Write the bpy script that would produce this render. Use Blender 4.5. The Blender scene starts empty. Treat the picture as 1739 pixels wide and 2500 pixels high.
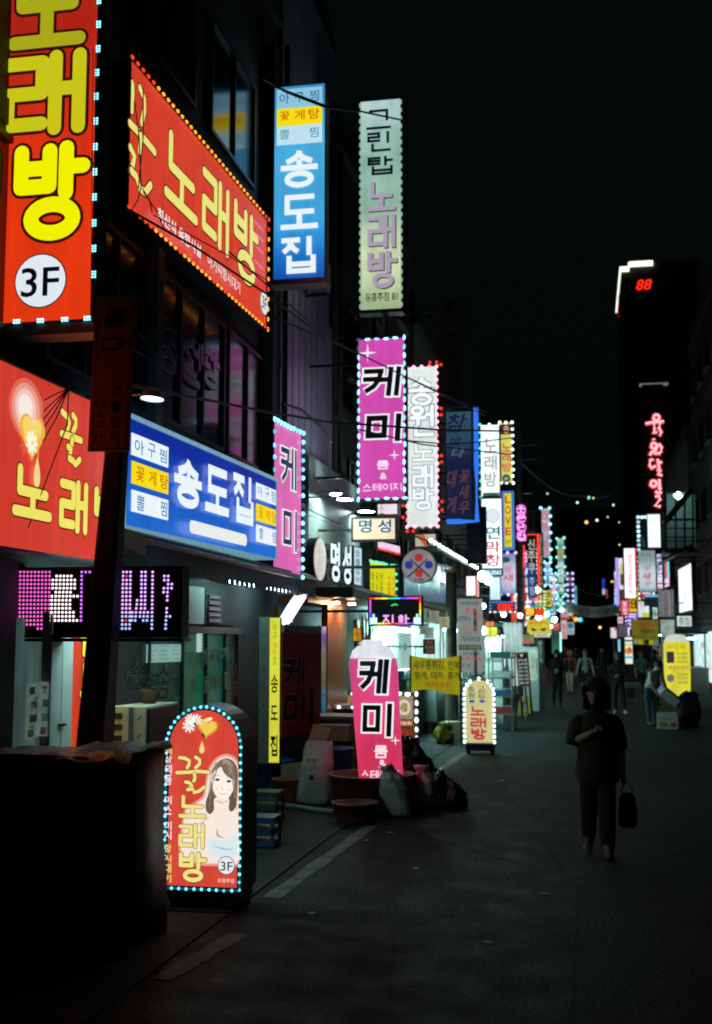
import bpy, bmesh, math, random
from mathutils import Vector, Matrix, noise
random.seed(11)
SC = bpy.context.scene
COL = SC.collection
R = math.radians

# ------------------------------------------------------------------ camera
FPX, PW, PH, CZ = 2900.0, 1739.0, 2500.0, 1.95      # focal length and frame in photograph pixels, eye height
PITCH, YAW = R(6.295), R(10.875)
cam = bpy.data.objects.new('camera', bpy.data.cameras.new('camera'))
COL.objects.link(cam)
cam.location = (0, 0, CZ)
cam.rotation_euler = (R(90) + PITCH, 0, YAW)
cam.data.sensor_fit = 'VERTICAL'
cam.data.sensor_height = 36.0
cam.data.lens = 36.0 * FPX / PH
cam.data.clip_start = 0.05
cam.data.clip_end = 3000
cam.data.dof.use_dof = True
cam.data.dof.focus_distance = 10.5
cam.data.dof.aperture_fstop = 2.2
SC.camera = cam

# ------------------------------------------------------------------ night sky, moonlight, exposure
SUN_EL, SUN_RO = R(-5.0), R(200)
wd = bpy.data.worlds.new('World'); SC.world = wd; wd.use_nodes = True
wn = wd.node_tree; wn.nodes.clear()
sky = wn.nodes.new('ShaderNodeTexSky'); sky.sky_type = 'NISHITA'; sky.sun_disc = False
sky.sun_elevation = SUN_EL; sky.sun_rotation = SUN_RO; sky.air_density = 1.0; sky.dust_density = 0.5
bg = wn.nodes.new('ShaderNodeBackground'); bg.inputs['Strength'].default_value = 0.05
hsv = wn.nodes.new('ShaderNodeHueSaturation'); hsv.inputs['Saturation'].default_value = 0.45
wo = wn.nodes.new('ShaderNodeOutputWorld')
glow = wn.nodes.new('ShaderNodeVectorMath'); glow.operation = 'ADD'; glow.inputs[1].default_value = (.016, .046, .036)     # faint even glow of the town on the night sky
wn.links.new(sky.outputs[0], hsv.inputs['Color']); wn.links.new(hsv.outputs[0], glow.inputs[0]); wn.links.new(glow.outputs[0], bg.inputs['Color'])
wn.links.new(bg.outputs[0], wo.inputs['Surface'])
sun = bpy.data.objects.new('moonlight', bpy.data.lights.new('moonlight', 'SUN'))
sun.data.energy = 0.006; sun.data.angle = R(20); sun.data.color = (0.75, 0.9, 1.0)
sun.rotation_euler = (R(38), 0, R(-30)); COL.objects.link(sun)
SC.view_settings.view_transform = 'Standard'
SC.view_settings.look = 'None'
SC.view_settings.exposure = 0.0
SC.view_settings.gamma = 1.0
SC.view_settings.use_curve_mapping = False
SC.cycles.use_denoising = True
SC.cycles.max_bounces = 5
SC.cycles.diffuse_bounces = 3
SC.cycles.glossy_bounces = 3
SC.cycles.transmission_bounces = 4
SC.cycles.sample_clamp_indirect = 2.0
SC.cycles.use_light_tree = True
SC.cycles.caustics_reflective = False
SC.cycles.caustics_refractive = False
SC.cycles.filter_width = 1.9

# ------------------------------------------------------------------ picture pixel -> place
_r = Vector((math.cos(YAW), math.sin(YAW), 0)); _h = Vector((-math.sin(YAW), math.cos(YAW), 0)); _z = Vector((0, 0, 1))
_f = _h * math.cos(PITCH) + _z * math.sin(PITCH); _u = -_h * math.sin(PITCH) + _z * math.cos(PITCH)
EYE = Vector((0, 0, CZ))
def ray(px, py): return _f + _r * ((px - PW / 2) / FPX) + _u * ((PH / 2 - py) / FPX)
def at_y(px, py, Y):
    d = ray(px, py); return EYE + d * (Y / d.y)
def at_x(px, py, X):
    d = ray(px, py); return EYE + d * (X / d.x)
def at_z(px, py, Z=0.0):
    d = ray(px, py); return EYE + d * ((Z - CZ) / d.z)
def Z(x0, y0, k): return lambda x, y: (x0 + x / k, y0 + y / k)      # measured in an enlargement of the picture

# ------------------------------------------------------------------ materials
def lin(h):
    if isinstance(h, (tuple, list)): return tuple(h)
    h = h.lstrip('#'); o = []
    for i in (0, 2, 4):
        c = int(h[i:i + 2], 16) / 255
        o.append(c / 12.92 if c <= 0.04045 else ((c + 0.055) / 1.055) ** 2.4)
    return tuple(o)
_mc = {}
def _base(name):
    m = bpy.data.materials.new(name); m.use_nodes = True
    nt = m.node_tree; b = nt.nodes['Principled BSDF']; return m, nt, b
def _coords(nt, scale):
    tc = nt.nodes.new('ShaderNodeTexCoord'); mp = nt.nodes.new('ShaderNodeMapping')
    mp.inputs['Scale'].default_value = scale if isinstance(scale, (tuple, list)) else (scale,) * 3
    nt.links.new(tc.outputs['Object'], mp.inputs['Vector']); return mp.outputs[0]
def pmat(name, col, rough=.6, metal=0.0, var=.3, vs=3.0, bump=.0, bs=40.0, spec=.5, col2=None, thr=(.35, .7)):
    if name in _mc: return _mc[name]
    m, nt, b = _base(name); c = lin(col)
    b.inputs['Roughness'].default_value = rough; b.inputs['Metallic'].default_value = metal
    b.inputs['Specular IOR Level'].default_value = spec
    n = nt.nodes.new('ShaderNodeTexNoise'); n.inputs['Scale'].default_value = 1.0; n.inputs['Detail'].default_value = 7
    n.inputs['Roughness'].default_value = .65
    nt.links.new(_coords(nt, vs), n.inputs['Vector'])
    cr = nt.nodes.new('ShaderNodeValToRGB'); cr.color_ramp.elements[0].position = thr[0]; cr.color_ramp.elements[1].position = thr[1]
    lo = tuple(x * (1 - var) for x in c) if col2 is None else lin(col2); hi = tuple(min(1, x * (1 + var)) for x in c) if col2 is None else c
    cr.color_ramp.elements[0].color = (*lo, 1); cr.color_ramp.elements[1].color = (*hi, 1)
    nt.links.new(n.outputs['Fac'], cr.inputs[0]); nt.links.new(cr.outputs[0], b.inputs['Base Color'])
    rr = nt.nodes.new('ShaderNodeMapRange'); rr.inputs['To Min'].default_value = max(.04, rough - .14); rr.inputs['To Max'].default_value = min(1, rough + .14)
    nt.links.new(n.outputs['Fac'], rr.inputs['Value']); nt.links.new(rr.outputs[0], b.inputs['Roughness'])
    if bump:
        n2 = nt.nodes.new('ShaderNodeTexNoise'); n2.inputs['Scale'].default_value = 1; n2.inputs['Detail'].default_value = 5
        nt.links.new(_coords(nt, bs), n2.inputs['Vector'])
        bp = nt.nodes.new('ShaderNodeBump'); bp.inputs['Strength'].default_value = bump; bp.inputs['Distance'].default_value = .02
        nt.links.new(n2.outputs['Fac'], bp.inputs['Height']); nt.links.new(bp.outputs[0], b.inputs['Normal'])
    _mc[name] = m; return m
def emat(col, k=1.0, var=.10, vs=1.6, grad=None, film=False, name=None):
    """surface that gives off its own colour: lit signs, lamps, and paper or cloth given a glow"""
    key = ('e', str(col), k, var, vs, str(grad))
    if key in _mc: return _mc[key]
    m, nt, b = _base(name or 'glowing_surface'); c = lin(col)
    b.inputs['Base Color'].default_value = (*(x * .35 for x in c), 1); b.inputs['Roughness'].default_value = .35
    b.inputs['Emission Strength'].default_value = k
    src = None
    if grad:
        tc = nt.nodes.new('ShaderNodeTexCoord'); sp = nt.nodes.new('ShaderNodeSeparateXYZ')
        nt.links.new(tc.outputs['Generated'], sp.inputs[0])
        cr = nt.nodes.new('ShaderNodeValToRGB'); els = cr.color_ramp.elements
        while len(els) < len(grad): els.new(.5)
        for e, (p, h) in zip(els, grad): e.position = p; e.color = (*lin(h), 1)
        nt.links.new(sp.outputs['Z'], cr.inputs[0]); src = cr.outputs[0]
    if var:
        n = nt.nodes.new('ShaderNodeTexNoise'); n.inputs['Scale'].default_value = 1; n.inputs['Detail'].default_value = 4
        nt.links.new(_coords(nt, vs), n.inputs['Vector'])
        mr = nt.nodes.new('ShaderNodeMapRange'); mr.inputs['From Min'].default_value = .25; mr.inputs['From Max'].default_value = .75
        mr.inputs['To Min'].default_value = 1 - var * 1.6; mr.inputs['To Max'].default_value = 1 + var
        nt.links.new(n.outputs['Fac'], mr.inputs['Value'])
        n3 = nt.nodes.new('ShaderNodeTexNoise'); n3.inputs['Scale'].default_value = 1; n3.inputs['Detail'].default_value = 6
        nt.links.new(_coords(nt, (9.0, 1.0, .8)), n3.inputs['Vector'])        # rain streaks and uneven tubes behind the film
        m3 = nt.nodes.new('ShaderNodeMapRange'); m3.inputs['From Min'].default_value = .3; m3.inputs['From Max'].default_value = .7; m3.inputs['To Min'].default_value = .86; m3.inputs['To Max'].default_value = 1.06
        nt.links.new(n3.outputs['Fac'], m3.inputs['Value']); mm = nt.nodes.new('ShaderNodeMath'); mm.operation = 'MULTIPLY'
        nt.links.new(mr.outputs[0], mm.inputs[0]); nt.links.new(m3.outputs[0], mm.inputs[1])
        mx = nt.nodes.new('ShaderNodeVectorMath'); mx.operation = 'SCALE'
        if src: nt.links.new(src, mx.inputs[0])
        else: mx.inputs[0].default_value = c
        nt.links.new(mm.outputs[0], mx.inputs['Scale']); nt.links.new(mx.outputs[0], b.inputs['Emission Color'])
    elif src: nt.links.new(src, b.inputs['Emission Color'])
    else: b.inputs['Emission Color'].default_value = (*c, 1)
    if film: m.cycles.emission_sampling = 'NONE'
    _mc[key] = m; return m
def led(col, k=3.0):
    key = ('l', col, k)
    if key in _mc: return _mc[key]
    m, nt, b = _base('led_light'); b.inputs['Base Color'].default_value = (.02, .02, .02, 1)
    b.inputs['Emission Color'].default_value = (*lin(col), 1); b.inputs['Emission Strength'].default_value = k
    m.cycles.emission_sampling = 'NONE'
    _mc[key] = m; return m
def dim(m, f=.4):
    key = ('d', m.name, f)
    if key not in _mc:
        c = m.copy(); b = c.node_tree.nodes['Principled BSDF']; b.inputs['Emission Strength'].default_value *= f; c.cycles.emission_sampling = 'NONE'; _mc[key] = c
    return _mc[key]
def glass(name, col, rough=.08, tr=.0, alpha=1.0):
    if name in _mc: return _mc[name]
    m, nt, b = _base(name); b.inputs['Base Color'].default_value = (*lin(col), 1); b.inputs['Roughness'].default_value = rough
    b.inputs['Transmission Weight'].default_value = tr; b.inputs['Specular IOR Level'].default_value = .8
    _mc[name] = m; return m

M = dict(
 asphalt=pmat('asphalt', (.030, .036, .035), .74, 0, .75, 2.2, 1.0, 55, spec=.25),
 pave=pmat('worn_concrete', (.06, .068, .065), .8, 0, .5, 3.0, .6, 60, spec=.12),
 paint=pmat('worn_road_paint', (.20, .21, .18), .8, 0, .2, 5.0, .3, 60, col2=(.09, .095, .09), thr=(.38, .58)),
 conc=pmat('concrete_wall', (.16, .17, .17), .8, 0, .35, 1.2, .3, 30),
 conc2=pmat('dark_rendered_wall', (.06, .064, .07), .8, 0, .35, 1.4, .3, 30),
 brick=pmat('brown_tile_wall', (.13, .085, .065), .65, 0, .35, 2.0, .3, 26),
 beige=pmat('beige_stone_wall', (.3, .28, .24), .75, 0, .25, 1.5, .25, 30),
 purp=pmat('violet_glow_cladding', (.50, .42, .74), .4, .2, .35, (1.5, 9, .35), .10, 9),  # violet glow of the signs on the wall put into the base colour
 clad=pmat('grey_green_metal_cladding', (.36, .41, .40), .48, .15, .2, (2, 2, 2), .06, 30),
 black=pmat('black_metal', (.014, .015, .017), .5, .2, .3, 4),
 dmetal=pmat('dark_steel', (.05, .052, .058), .42, .6, .35, 5, .08, 50),
 smetal=pmat('galvanised_steel', (.33, .35, .36), .42, .8, .25, 6, .08, 50),
 white=pmat('white_painted_metal', (.68, .7, .7), .45, 0, .1, 3),
 cream=pmat('cream_plastic', (.62, .6, .48), .5, 0, .12, 4),
 navy=pmat('navy_awning_fabric', (.018, .022, .055), .55, 0, .3, 5, .15, 60),
 wire=pmat('black_cable_rubber', (.012, .012, .013), .5, 0, .2, 4),
 rubber=pmat('black_rubber', (.012, .012, .012), .7, 0, .3, 5),
 pane=glass('dark_window_glass', (.012, .014, .017), .16),
 frame=pmat('window_frame_metal', (.06, .062, .066), .45, .5, .2, 4),
 orange=pmat('orange_painted_steel', (.62, .16, .03), .42, 0, .15, 4),
 redp=pmat('dark_red_painted_panel', (.26, .03, .045), .45, 0, .2, 3),
 wood=pmat('raw_wood', (.42, .30, .16), .65, 0, .35, (2, 2, 18), .15, 40),
 card=pmat('cardboard', (.36, .27, .17), .8, 0, .18, 4, .1, 40),
 foam=pmat('white_foam', (.8, .82, .82), .7, 0, .06, 9, .1, 90),
 rust=pmat('reddish_brown_plastic', (.19, .05, .028), .5, 0, .3, 4, .1, 30),
 blue=pmat('blue_plastic', (.03, .10, .26), .4, 0, .2, 4),
 tarp=pmat('black_tarpaulin', (.006, .006, .007), .55, 0, .3, 3, .45, 9, spec=.3),
 sheet=pmat('crumpled_clear_sheet', (.55, .6, .6), .22, 0, .35, 4, .6, 14),
 sack=pmat('woven_white_sack', (.55, .57, .52), .75, 0, .2, 6, .35, 35),
 bagc=pmat('pale_plastic_bag', (.66, .68, .68), .35, 0, .2, 7, .7, 18),
 bagk=pmat('black_plastic_bag', (.012, .012, .013), .3, 0, .2, 7, .7, 16),
 straw=pmat('dry_straw', (.35, .22, .08), .8, 0, .3, 9),
 amber=pmat('amber_sign_paint', (.62, .38, .07), .5, 0, .2, 4, .1, 30),
 ink=pmat('black_print_ink', (.01, .01, .012), .6, 0, .1, 4),
 blueink=pmat('blue_print_ink', (.02, .05, .20), .6, 0, .1, 4),
 redink=pmat('red_print_ink', (.35, .02, .02), .6, 0, .1, 4),
 teal=pmat('teal_painted_metal', (.03, .16, .17), .5, 0, .25, 4),
 leaf=pmat('dark_leaf', (.018, .04, .018), .55, 0, .4, 12),
 clay=pmat('terracotta', (.09, .05, .04), .75, 0, .3, 6, .2, 40),
 skin=pmat('skin', (.45, .28, .20), .55, 0, .1, 9),
 hill=pmat('dark_wooded_hill', (.02, .03, .02), .9, 0, .5, .08, .6, .6),
)

def asphalt_mat():
    m, nt, b = _base('worn_asphalt'); b.inputs['Specular IOR Level'].default_value = .07
    def nz(scale, det=6, ro=.6): n = nt.nodes.new('ShaderNodeTexNoise'); n.inputs['Scale'].default_value = 1; n.inputs['Detail'].default_value = det; n.inputs['Roughness'].default_value = ro; nt.links.new(_coords(nt, scale), n.inputs['Vector']); return n.outputs['Fac']
    def rng(x, a, b_, lo, hi): r = nt.nodes.new('ShaderNodeMapRange'); r.inputs['From Min'].default_value = a; r.inputs['From Max'].default_value = b_; r.inputs['To Min'].default_value = lo; r.inputs['To Max'].default_value = hi; nt.links.new(x, r.inputs['Value']); return r.outputs[0]
    def mul(x, y): k = nt.nodes.new('ShaderNodeMath'); k.operation = 'MULTIPLY'; nt.links.new(x, k.inputs[0]); nt.links.new(y, k.inputs[1]); return k.outputs[0]
    big, mid, fine = nz((.35, .18, 1), 4), nz(2.6, 8, .7), nz(38, 3)
    vo = nt.nodes.new('ShaderNodeTexVoronoi'); vo.feature = 'DISTANCE_TO_EDGE'; vo.inputs['Scale'].default_value = 1; nt.links.new(_coords(nt, (.55, .3, 1)), vo.inputs['Vector'])
    crack = rng(vo.outputs['Distance'], .0, .012, .45, 1.0)
    f = mul(mul(rng(big, .35, .65, .7, 1.25), rng(mid, .3, .7, .75, 1.3)), mul(rng(fine, .36, .64, .1, 2.1), crack))
    sc = nt.nodes.new('ShaderNodeVectorMath'); sc.operation = 'SCALE'; sc.inputs[0].default_value = (.030, .037, .036); nt.links.new(f, sc.inputs['Scale']); nt.links.new(sc.outputs[0], b.inputs['Base Color'])
    nt.links.new(rng(mid, .3, .7, .55, .85), b.inputs['Roughness'])
    bp = nt.nodes.new('ShaderNodeBump'); bp.inputs['Strength'].default_value = .9; bp.inputs['Distance'].default_value = .012; nt.links.new(mul(fine, rng(mid, .3, .7, .6, 1.2)), bp.inputs['Height']); nt.links.new(bp.outputs[0], b.inputs['Normal'])
    return m
M['asphalt'] = asphalt_mat()

# ------------------------------------------------------------------ meshes and things
class MB:
    def __init__(s): s.v = []; s.f = []; s.m = []
    def add(s, vs, fs, mi=0):
        o = len(s.v); s.v += [tuple(p) for p in vs]; s.f += [tuple(i + o for i in f) for f in fs]; s.m += [mi] * len(fs); return s
    def box(s, x0, x1, y0, y1, z0, z1, mi=0):
        vs = [(x, y, z) for z in (z0, z1) for y in (y0, y1) for x in (x0, x1)]
        return s.add(vs, [(0, 2, 3, 1), (4, 5, 7, 6), (0, 1, 5, 4), (2, 6, 7, 3), (0, 4, 6, 2), (1, 3, 7, 5)], mi)
    def poly(s, pts, mi=0): return s.add(pts, [tuple(range(len(pts)))], mi)
    def prism(s, pts, d, mi=0):
        """closed outline pts (3D, planar) pushed along vector d"""
        n = len(pts); d = Vector(d); b = [Vector(p) + d for p in pts]
        fs = [tuple(range(n)), tuple(range(2 * n - 1, n - 1, -1))] + [(i, i + n, (i + 1) % n + n, (i + 1) % n) for i in range(n)]
        return s.add(list(pts) + b, fs, mi)
    def tube(s, pts, r, n=6, mi=0, cap=True):
        pts = [Vector(p) for p in pts]; k = len(pts); vs = []; fs = []
        rs = r if isinstance(r, (list, tuple)) else [r] * k
        for i, p in enumerate(pts):
            t = (pts[min(i + 1, k - 1)] - pts[max(i - 1, 0)]).normalized()
            a = t.cross(Vector((0, 0, 1)))
            if a.length < .05: a = t.cross(Vector((1, 0, 0)))
            a.normalize(); b = t.cross(a)
            for j in range(n):
                w = 2 * math.pi * j / n; vs.append(p + (a * math.cos(w) + b * math.sin(w)) * rs[i])
        for i in range(k - 1):
            for j in range(n): fs.append((i * n + j, i * n + (j + 1) % n, (i + 1) * n + (j + 1) % n, (i + 1) * n + j))
        if cap: fs += [tuple(range(n))[::-1], tuple(range((k - 1) * n, k * n))]
        return s.add(vs, fs, mi)
    def bar(s, a, b, w, d=None, mi=0):
        """straight bar of square section between two points"""
        a, b = Vector(a), Vector(b); d = d or w; t = (b - a).normalized()
        x = t.cross(Vector((0, 0, 1)))
        if x.length < .05: x = Vector((1, 0, 0))
        x.normalize(); y = t.cross(x); vs = []
        for p in (a, b):
            for sx, sy in ((-1, -1), (1, -1), (1, 1), (-1, 1)): vs.append(p + x * sx * w / 2 + y * sy * d / 2)
        return s.add(vs, [(3, 2, 1, 0), (4, 5, 6, 7)] + [(i, (i + 1) % 4, (i + 1) % 4 + 4, i + 4) for i in range(4)], mi)
    def rings(s, rs, mi=0, cap=True):
        n = len(rs[0]); k = len(rs); vs = [p for r in rs for p in r]; fs = []
        for i in range(k - 1):
            for j in range(n): fs.append((i * n + j, i * n + (j + 1) % n, (i + 1) * n + (j + 1) % n, (i + 1) * n + j))
        if cap: fs += [tuple(range(n))[::-1], tuple(range((k - 1) * n, k * n))]
        return s.add(vs, fs, mi)
    def build(s, name, mat, parent=None, smooth=False, bevel=0, loc=None):
        me = bpy.data.meshes.new(name); me.from_pydata(s.v, [], s.f); me.update()
        for m in (mat if isinstance(mat, (list, tuple)) else [mat]): me.materials.append(m)
        if isinstance(mat, (list, tuple)): me.polygons.foreach_set('material_index', s.m)
        if smooth: me.polygons.foreach_set('use_smooth', [True] * len(me.polygons))
        o = bpy.data.objects.new(name, me); COL.objects.link(o)
        if parent: o.parent = parent
        if loc: o.location = loc
        if bevel:
            b = o.modifiers.new('bevel', 'BEVEL'); b.width = bevel; b.segments = 2; b.limit_method = 'ANGLE'; b.angle_limit = R(40)
        return o
def tag(o, label, cat, group=None):
    o['label'] = label; o['category'] = cat
    if group: o['group'] = group
    return o
def struct(o): o['kind'] = 'structure'; return o
def stuff(o): o['kind'] = 'stuff'; return o
def thing(name, label, cat, loc=(0, 0, 0), rz=0, group=None):
    o = bpy.data.objects.new(name, None); COL.objects.link(o); o.empty_display_size = .2
    o.location = loc; o.rotation_euler = (0, 0, rz); return tag(o, label, cat, group)
def shared(name, me, parent, loc, rot=None, sc=None):
    o = bpy.data.objects.new(name, me); COL.objects.link(o); o.parent = parent; o.location = loc
    if rot: o.rotation_euler = rot
    if sc: o.scale = sc
    return o
_bulbs = {}
def bulb_mesh(mat, sx, sz, sy=None):
    """half-round light, its flat back on y=0, looking to -y"""
    key = (mat.name, round(sx, 4), round(sz, 4))
    if key in _bulbs: return _bulbs[key]
    sy = sy or min(sx, sz); vs = []; fs = []; n = 8
    for t, q in ((0, 1.0), (.6, .85), (.95, .4)):
        for j in range(n):
            w = 2 * math.pi * j / n; vs.append((math.cos(w) * sx * q, -sy * t, math.sin(w) * sz * q))
    for i in range(2):
        for j in range(n): fs.append((i * n + j, i * n + (j + 1) % n, (i + 1) * n + (j + 1) % n, (i + 1) * n + j))
    fs.append(tuple(range(2 * n, 3 * n)))
    me = bpy.data.meshes.new('bulb'); me.from_pydata(vs, [], fs); me.materials.append(mat)
    _bulbs[key] = me; return me

# ------------------------------------------------------------------ lettering
_gl = {}
WORK = bpy.data.scenes.new('work')      # small side scene in which lettering and bodies are meshed, removed at the end
def glyphs(body, weight=.02, shear=0.0, spacing=1.0):
    key = (body, weight, shear, spacing)
    if key in _gl: return _gl[key]
    c = bpy.data.curves.new('lettering', 'FONT'); c.body = body; c.offset = weight; c.shear = shear; c.size = 1; c.resolution_u = 3
    c.space_character = spacing; c.space_line = .95; c.align_x = 'CENTER'
    o = bpy.data.objects.new('lettering', c); WORK.collection.objects.link(o)
    WORK.view_layers[0].update(); dg = WORK.view_layers[0].depsgraph; me = bpy.data.meshes.new_from_object(o.evaluated_get(dg))
    vs = [v.co.copy() for v in me.vertices]; fs = [tuple(p.vertices) for p in me.polygons]
    bpy.data.objects.remove(o); bpy.data.curves.remove(c); bpy.data.meshes.remove(me)
    x0 = min(v.x for v in vs); x1 = max(v.x for v in vs); y0 = min(v.y for v in vs); y1 = max(v.y for v in vs)
    pts = [((v.x - x0) / max(1e-6, x1 - x0), (v.y - y0) / max(1e-6, y1 - y0)) for v in vs]
    _gl[key] = (pts, fs, x1 - x0, y1 - y0); return _gl[key]
# heavy sign-painter's hangul: every syllable is composed from its letters as even strokes
_CHO = 'ㄱㄲㄴㄷㄸㄹㅁㅂㅃㅅㅆㅇㅈㅉㅊㅋㅌㅍㅎ'; _JUNG = 'ㅏㅐㅑㅒㅓㅔㅕㅖㅗㅘㅙㅚㅛㅜㅝㅞㅟㅠㅡㅢㅣ'; _JONG = ' ㄱㄲㄳㄴㄵㄶㄷㄹㄺㄻㄼㄽㄾㄿㅀㅁㅂㅄㅅㅆㅇㅈㅊㅋㅌㅍㅎ'
_circ = [(.5 + .5 * math.cos(2 * math.pi * k / 20), .5 + .5 * math.sin(2 * math.pi * k / 20)) for k in range(21)]
def _dn(f): return [[(x, .32 + .68 * y) for x, y in p] for p in f]
_KO = {'ㄱ': [[(0, 0), (1, 0), (1, 1)]], 'ㄴ': [[(0, 0), (0, 1), (1, 1)]], 'ㄷ': [[(1, 0), (0, 0), (0, 1), (1, 1)]], 'ㄹ': [[(0, 0), (1, 0), (1, .5), (0, .5), (0, 1), (1, 1)]],
 'ㅁ': [[(0, 0), (1, 0), (1, 1), (0, 1), (0, 0)]], 'ㅂ': [[(0, 0), (0, 1), (1, 1), (1, 0)], [(0, .48), (1, .48)]], 'ㅅ': [[(.5, 0), (.48, .3), (.3, .68), (0, 1)], [(.5, .3), (.68, .68), (1, 1)]], 'ㅇ': [_circ],
 'ㅋ': [[(0, 0), (1, 0), (1, 1)], [(0, .46), (1, .46)]], 'ㅌ': [[(1, 0), (0, 0), (0, 1), (1, 1)], [(0, .5), (1, .5)]], 'ㅍ': [[(0, 0), (1, 0)], [(.28, 0), (.28, 1)], [(.72, 0), (.72, 1)], [(0, 1), (1, 1)]]}
_KO['ㅈ'] = [[(0, 0), (1, 0)], [(.5, 0), (.48, .35), (.3, .72), (0, 1)], [(.52, .38), (.7, .72), (1, 1)]]
_KO['ㅊ'] = [[(.3, 0), (.7, 0)]] + _dn(_KO['ㅈ']); _KO['ㅎ'] = [[(.3, 0), (.7, 0)], [(0, .28), (1, .28)], [(.5 + .36 * (x - .5) * 2, .58 + .42 * y) for x, y in _circ]]
for _d, _s in zip('ㄲㄸㅃㅆㅉ', 'ㄱㄷㅂㅅㅈ'): _KO[_d] = [[(x * .42, y) for x, y in p] for p in _KO[_s]] + [[(.58 + x * .42, y) for x, y in p] for p in _KO[_s]]
_VV = {'ㅏ': [[(.25, 0), (.25, 1)], [(.25, .42), (1, .42)]], 'ㅐ': [[(.1, .0), (.1, 1)], [(.9, 0), (.9, 1)], [(.1, .45), (.9, .45)]], 'ㅑ': [[(.25, 0), (.25, 1)], [(.25, .3), (1, .3)], [(.25, .6), (1, .6)]], 'ㅓ': [[(.85, 0), (.85, 1)], [(.0, .42), (.85, .42)]],
 'ㅔ': [[(.4, .0), (.4, 1)], [(1, 0), (1, 1)], [(-.25, .42), (.4, .42)]], 'ㅕ': [[(.85, 0), (.85, 1)], [(0, .3), (.85, .3)], [(0, .6), (.85, .6)]], 'ㅖ': [[(.4, 0), (.4, 1)], [(1, 0), (1, 1)], [(-.2, .3), (.4, .3)], [(-.2, .6), (.4, .6)]], 'ㅣ': [[(.6, 0), (.6, 1)]]}
_VH = {'ㅗ': [[(.5, 0), (.5, 1)], [(0, 1), (1, 1)]], 'ㅛ': [[(.3, 0), (.3, 1)], [(.7, 0), (.7, 1)], [(0, 1), (1, 1)]], 'ㅜ': [[(0, 0), (1, 0)], [(.5, 0), (.5, 1)]], 'ㅠ': [[(0, 0), (1, 0)], [(.3, 0), (.3, 1)], [(.7, 0), (.7, 1)]], 'ㅡ': [[(0, .5), (1, .5)]]}
_MIX = {'ㅘ': 'ㅗㅏ', 'ㅙ': 'ㅗㅐ', 'ㅚ': 'ㅗㅣ', 'ㅝ': 'ㅜㅓ', 'ㅟ': 'ㅜㅣ', 'ㅢ': 'ㅡㅣ'}
def syllable(ch):
    n = ord(ch) - 0xAC00
    if not 0 <= n < 11172: return None
    c, v, j = _CHO[n // 588], _JUNG[n % 588 // 28], _JONG[n % 28]; out = []
    if j != ' ' and j not in _KO: return None
    def put(st, x0, y0, x1, y1):
        for p in st: out.append([(x0 + (x1 - x0) * x, y0 + (y1 - y0) * y) for x, y in p])
    ks = _KO[c]
    if v in _VV:
        vx = .60 if v in 'ㅐㅔㅖ' else .64
        if c in 'ㄱㅋ': ks = [[(0, 0), (1, 0), (.9, .45), (.6, .8), (.1, 1.05)]] + ([[(.0, .42), (.88, .42)]] if c == 'ㅋ' else [])
        if j == ' ': put(ks, 0, .06, .46, .84 if c != 'ㄹ' else .92); put(_VV[v], vx, 0, 1, 1)
        else:
            tall = j in 'ㅂㄹㅁㅍㅌ'
            put(ks, 0, .02, .46, .38 if tall else .44); put(_VV[v], vx, 0, 1, .44 if tall else .53); put(_KO[j], .18, .59 if tall else .66, 1 if tall else .92 if j != 'ㅇ' else .86, 1)
    elif v in _VH:
        if j == ' ': put(ks, .12, 0, .88, .5 if v in 'ㅗㅛ' else .45); put(_VH[v], 0, .52 if v in 'ㅗㅛ' else .62, 1, 1 if v != 'ㅡ' else 1.1)
        else:
            put(ks, .12, 0, .88, .30); put(_VH[v], 0, .33 if v in 'ㅗㅛ' else .44, 1, .48 if v in 'ㅗㅛ' else .58); put(_KO[j], .12, .65, .88, 1)
    elif v in _MIX:
        a, b = _MIX[v]; bt = 1 if j == ' ' else .62
        put(ks, .02, 0, .5, .4 * bt); put(_VH[a], 0, (.55 if a != 'ㅜ' else .62) * bt, .6, (.8 if a == 'ㅗ' else .95) * bt); put(_VV[b], .72, 0, 1, bt * 1.04)
        if j != ' ': put(_KO[j], .2, .74, .95, 1)
    else: return None
    return out
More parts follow.
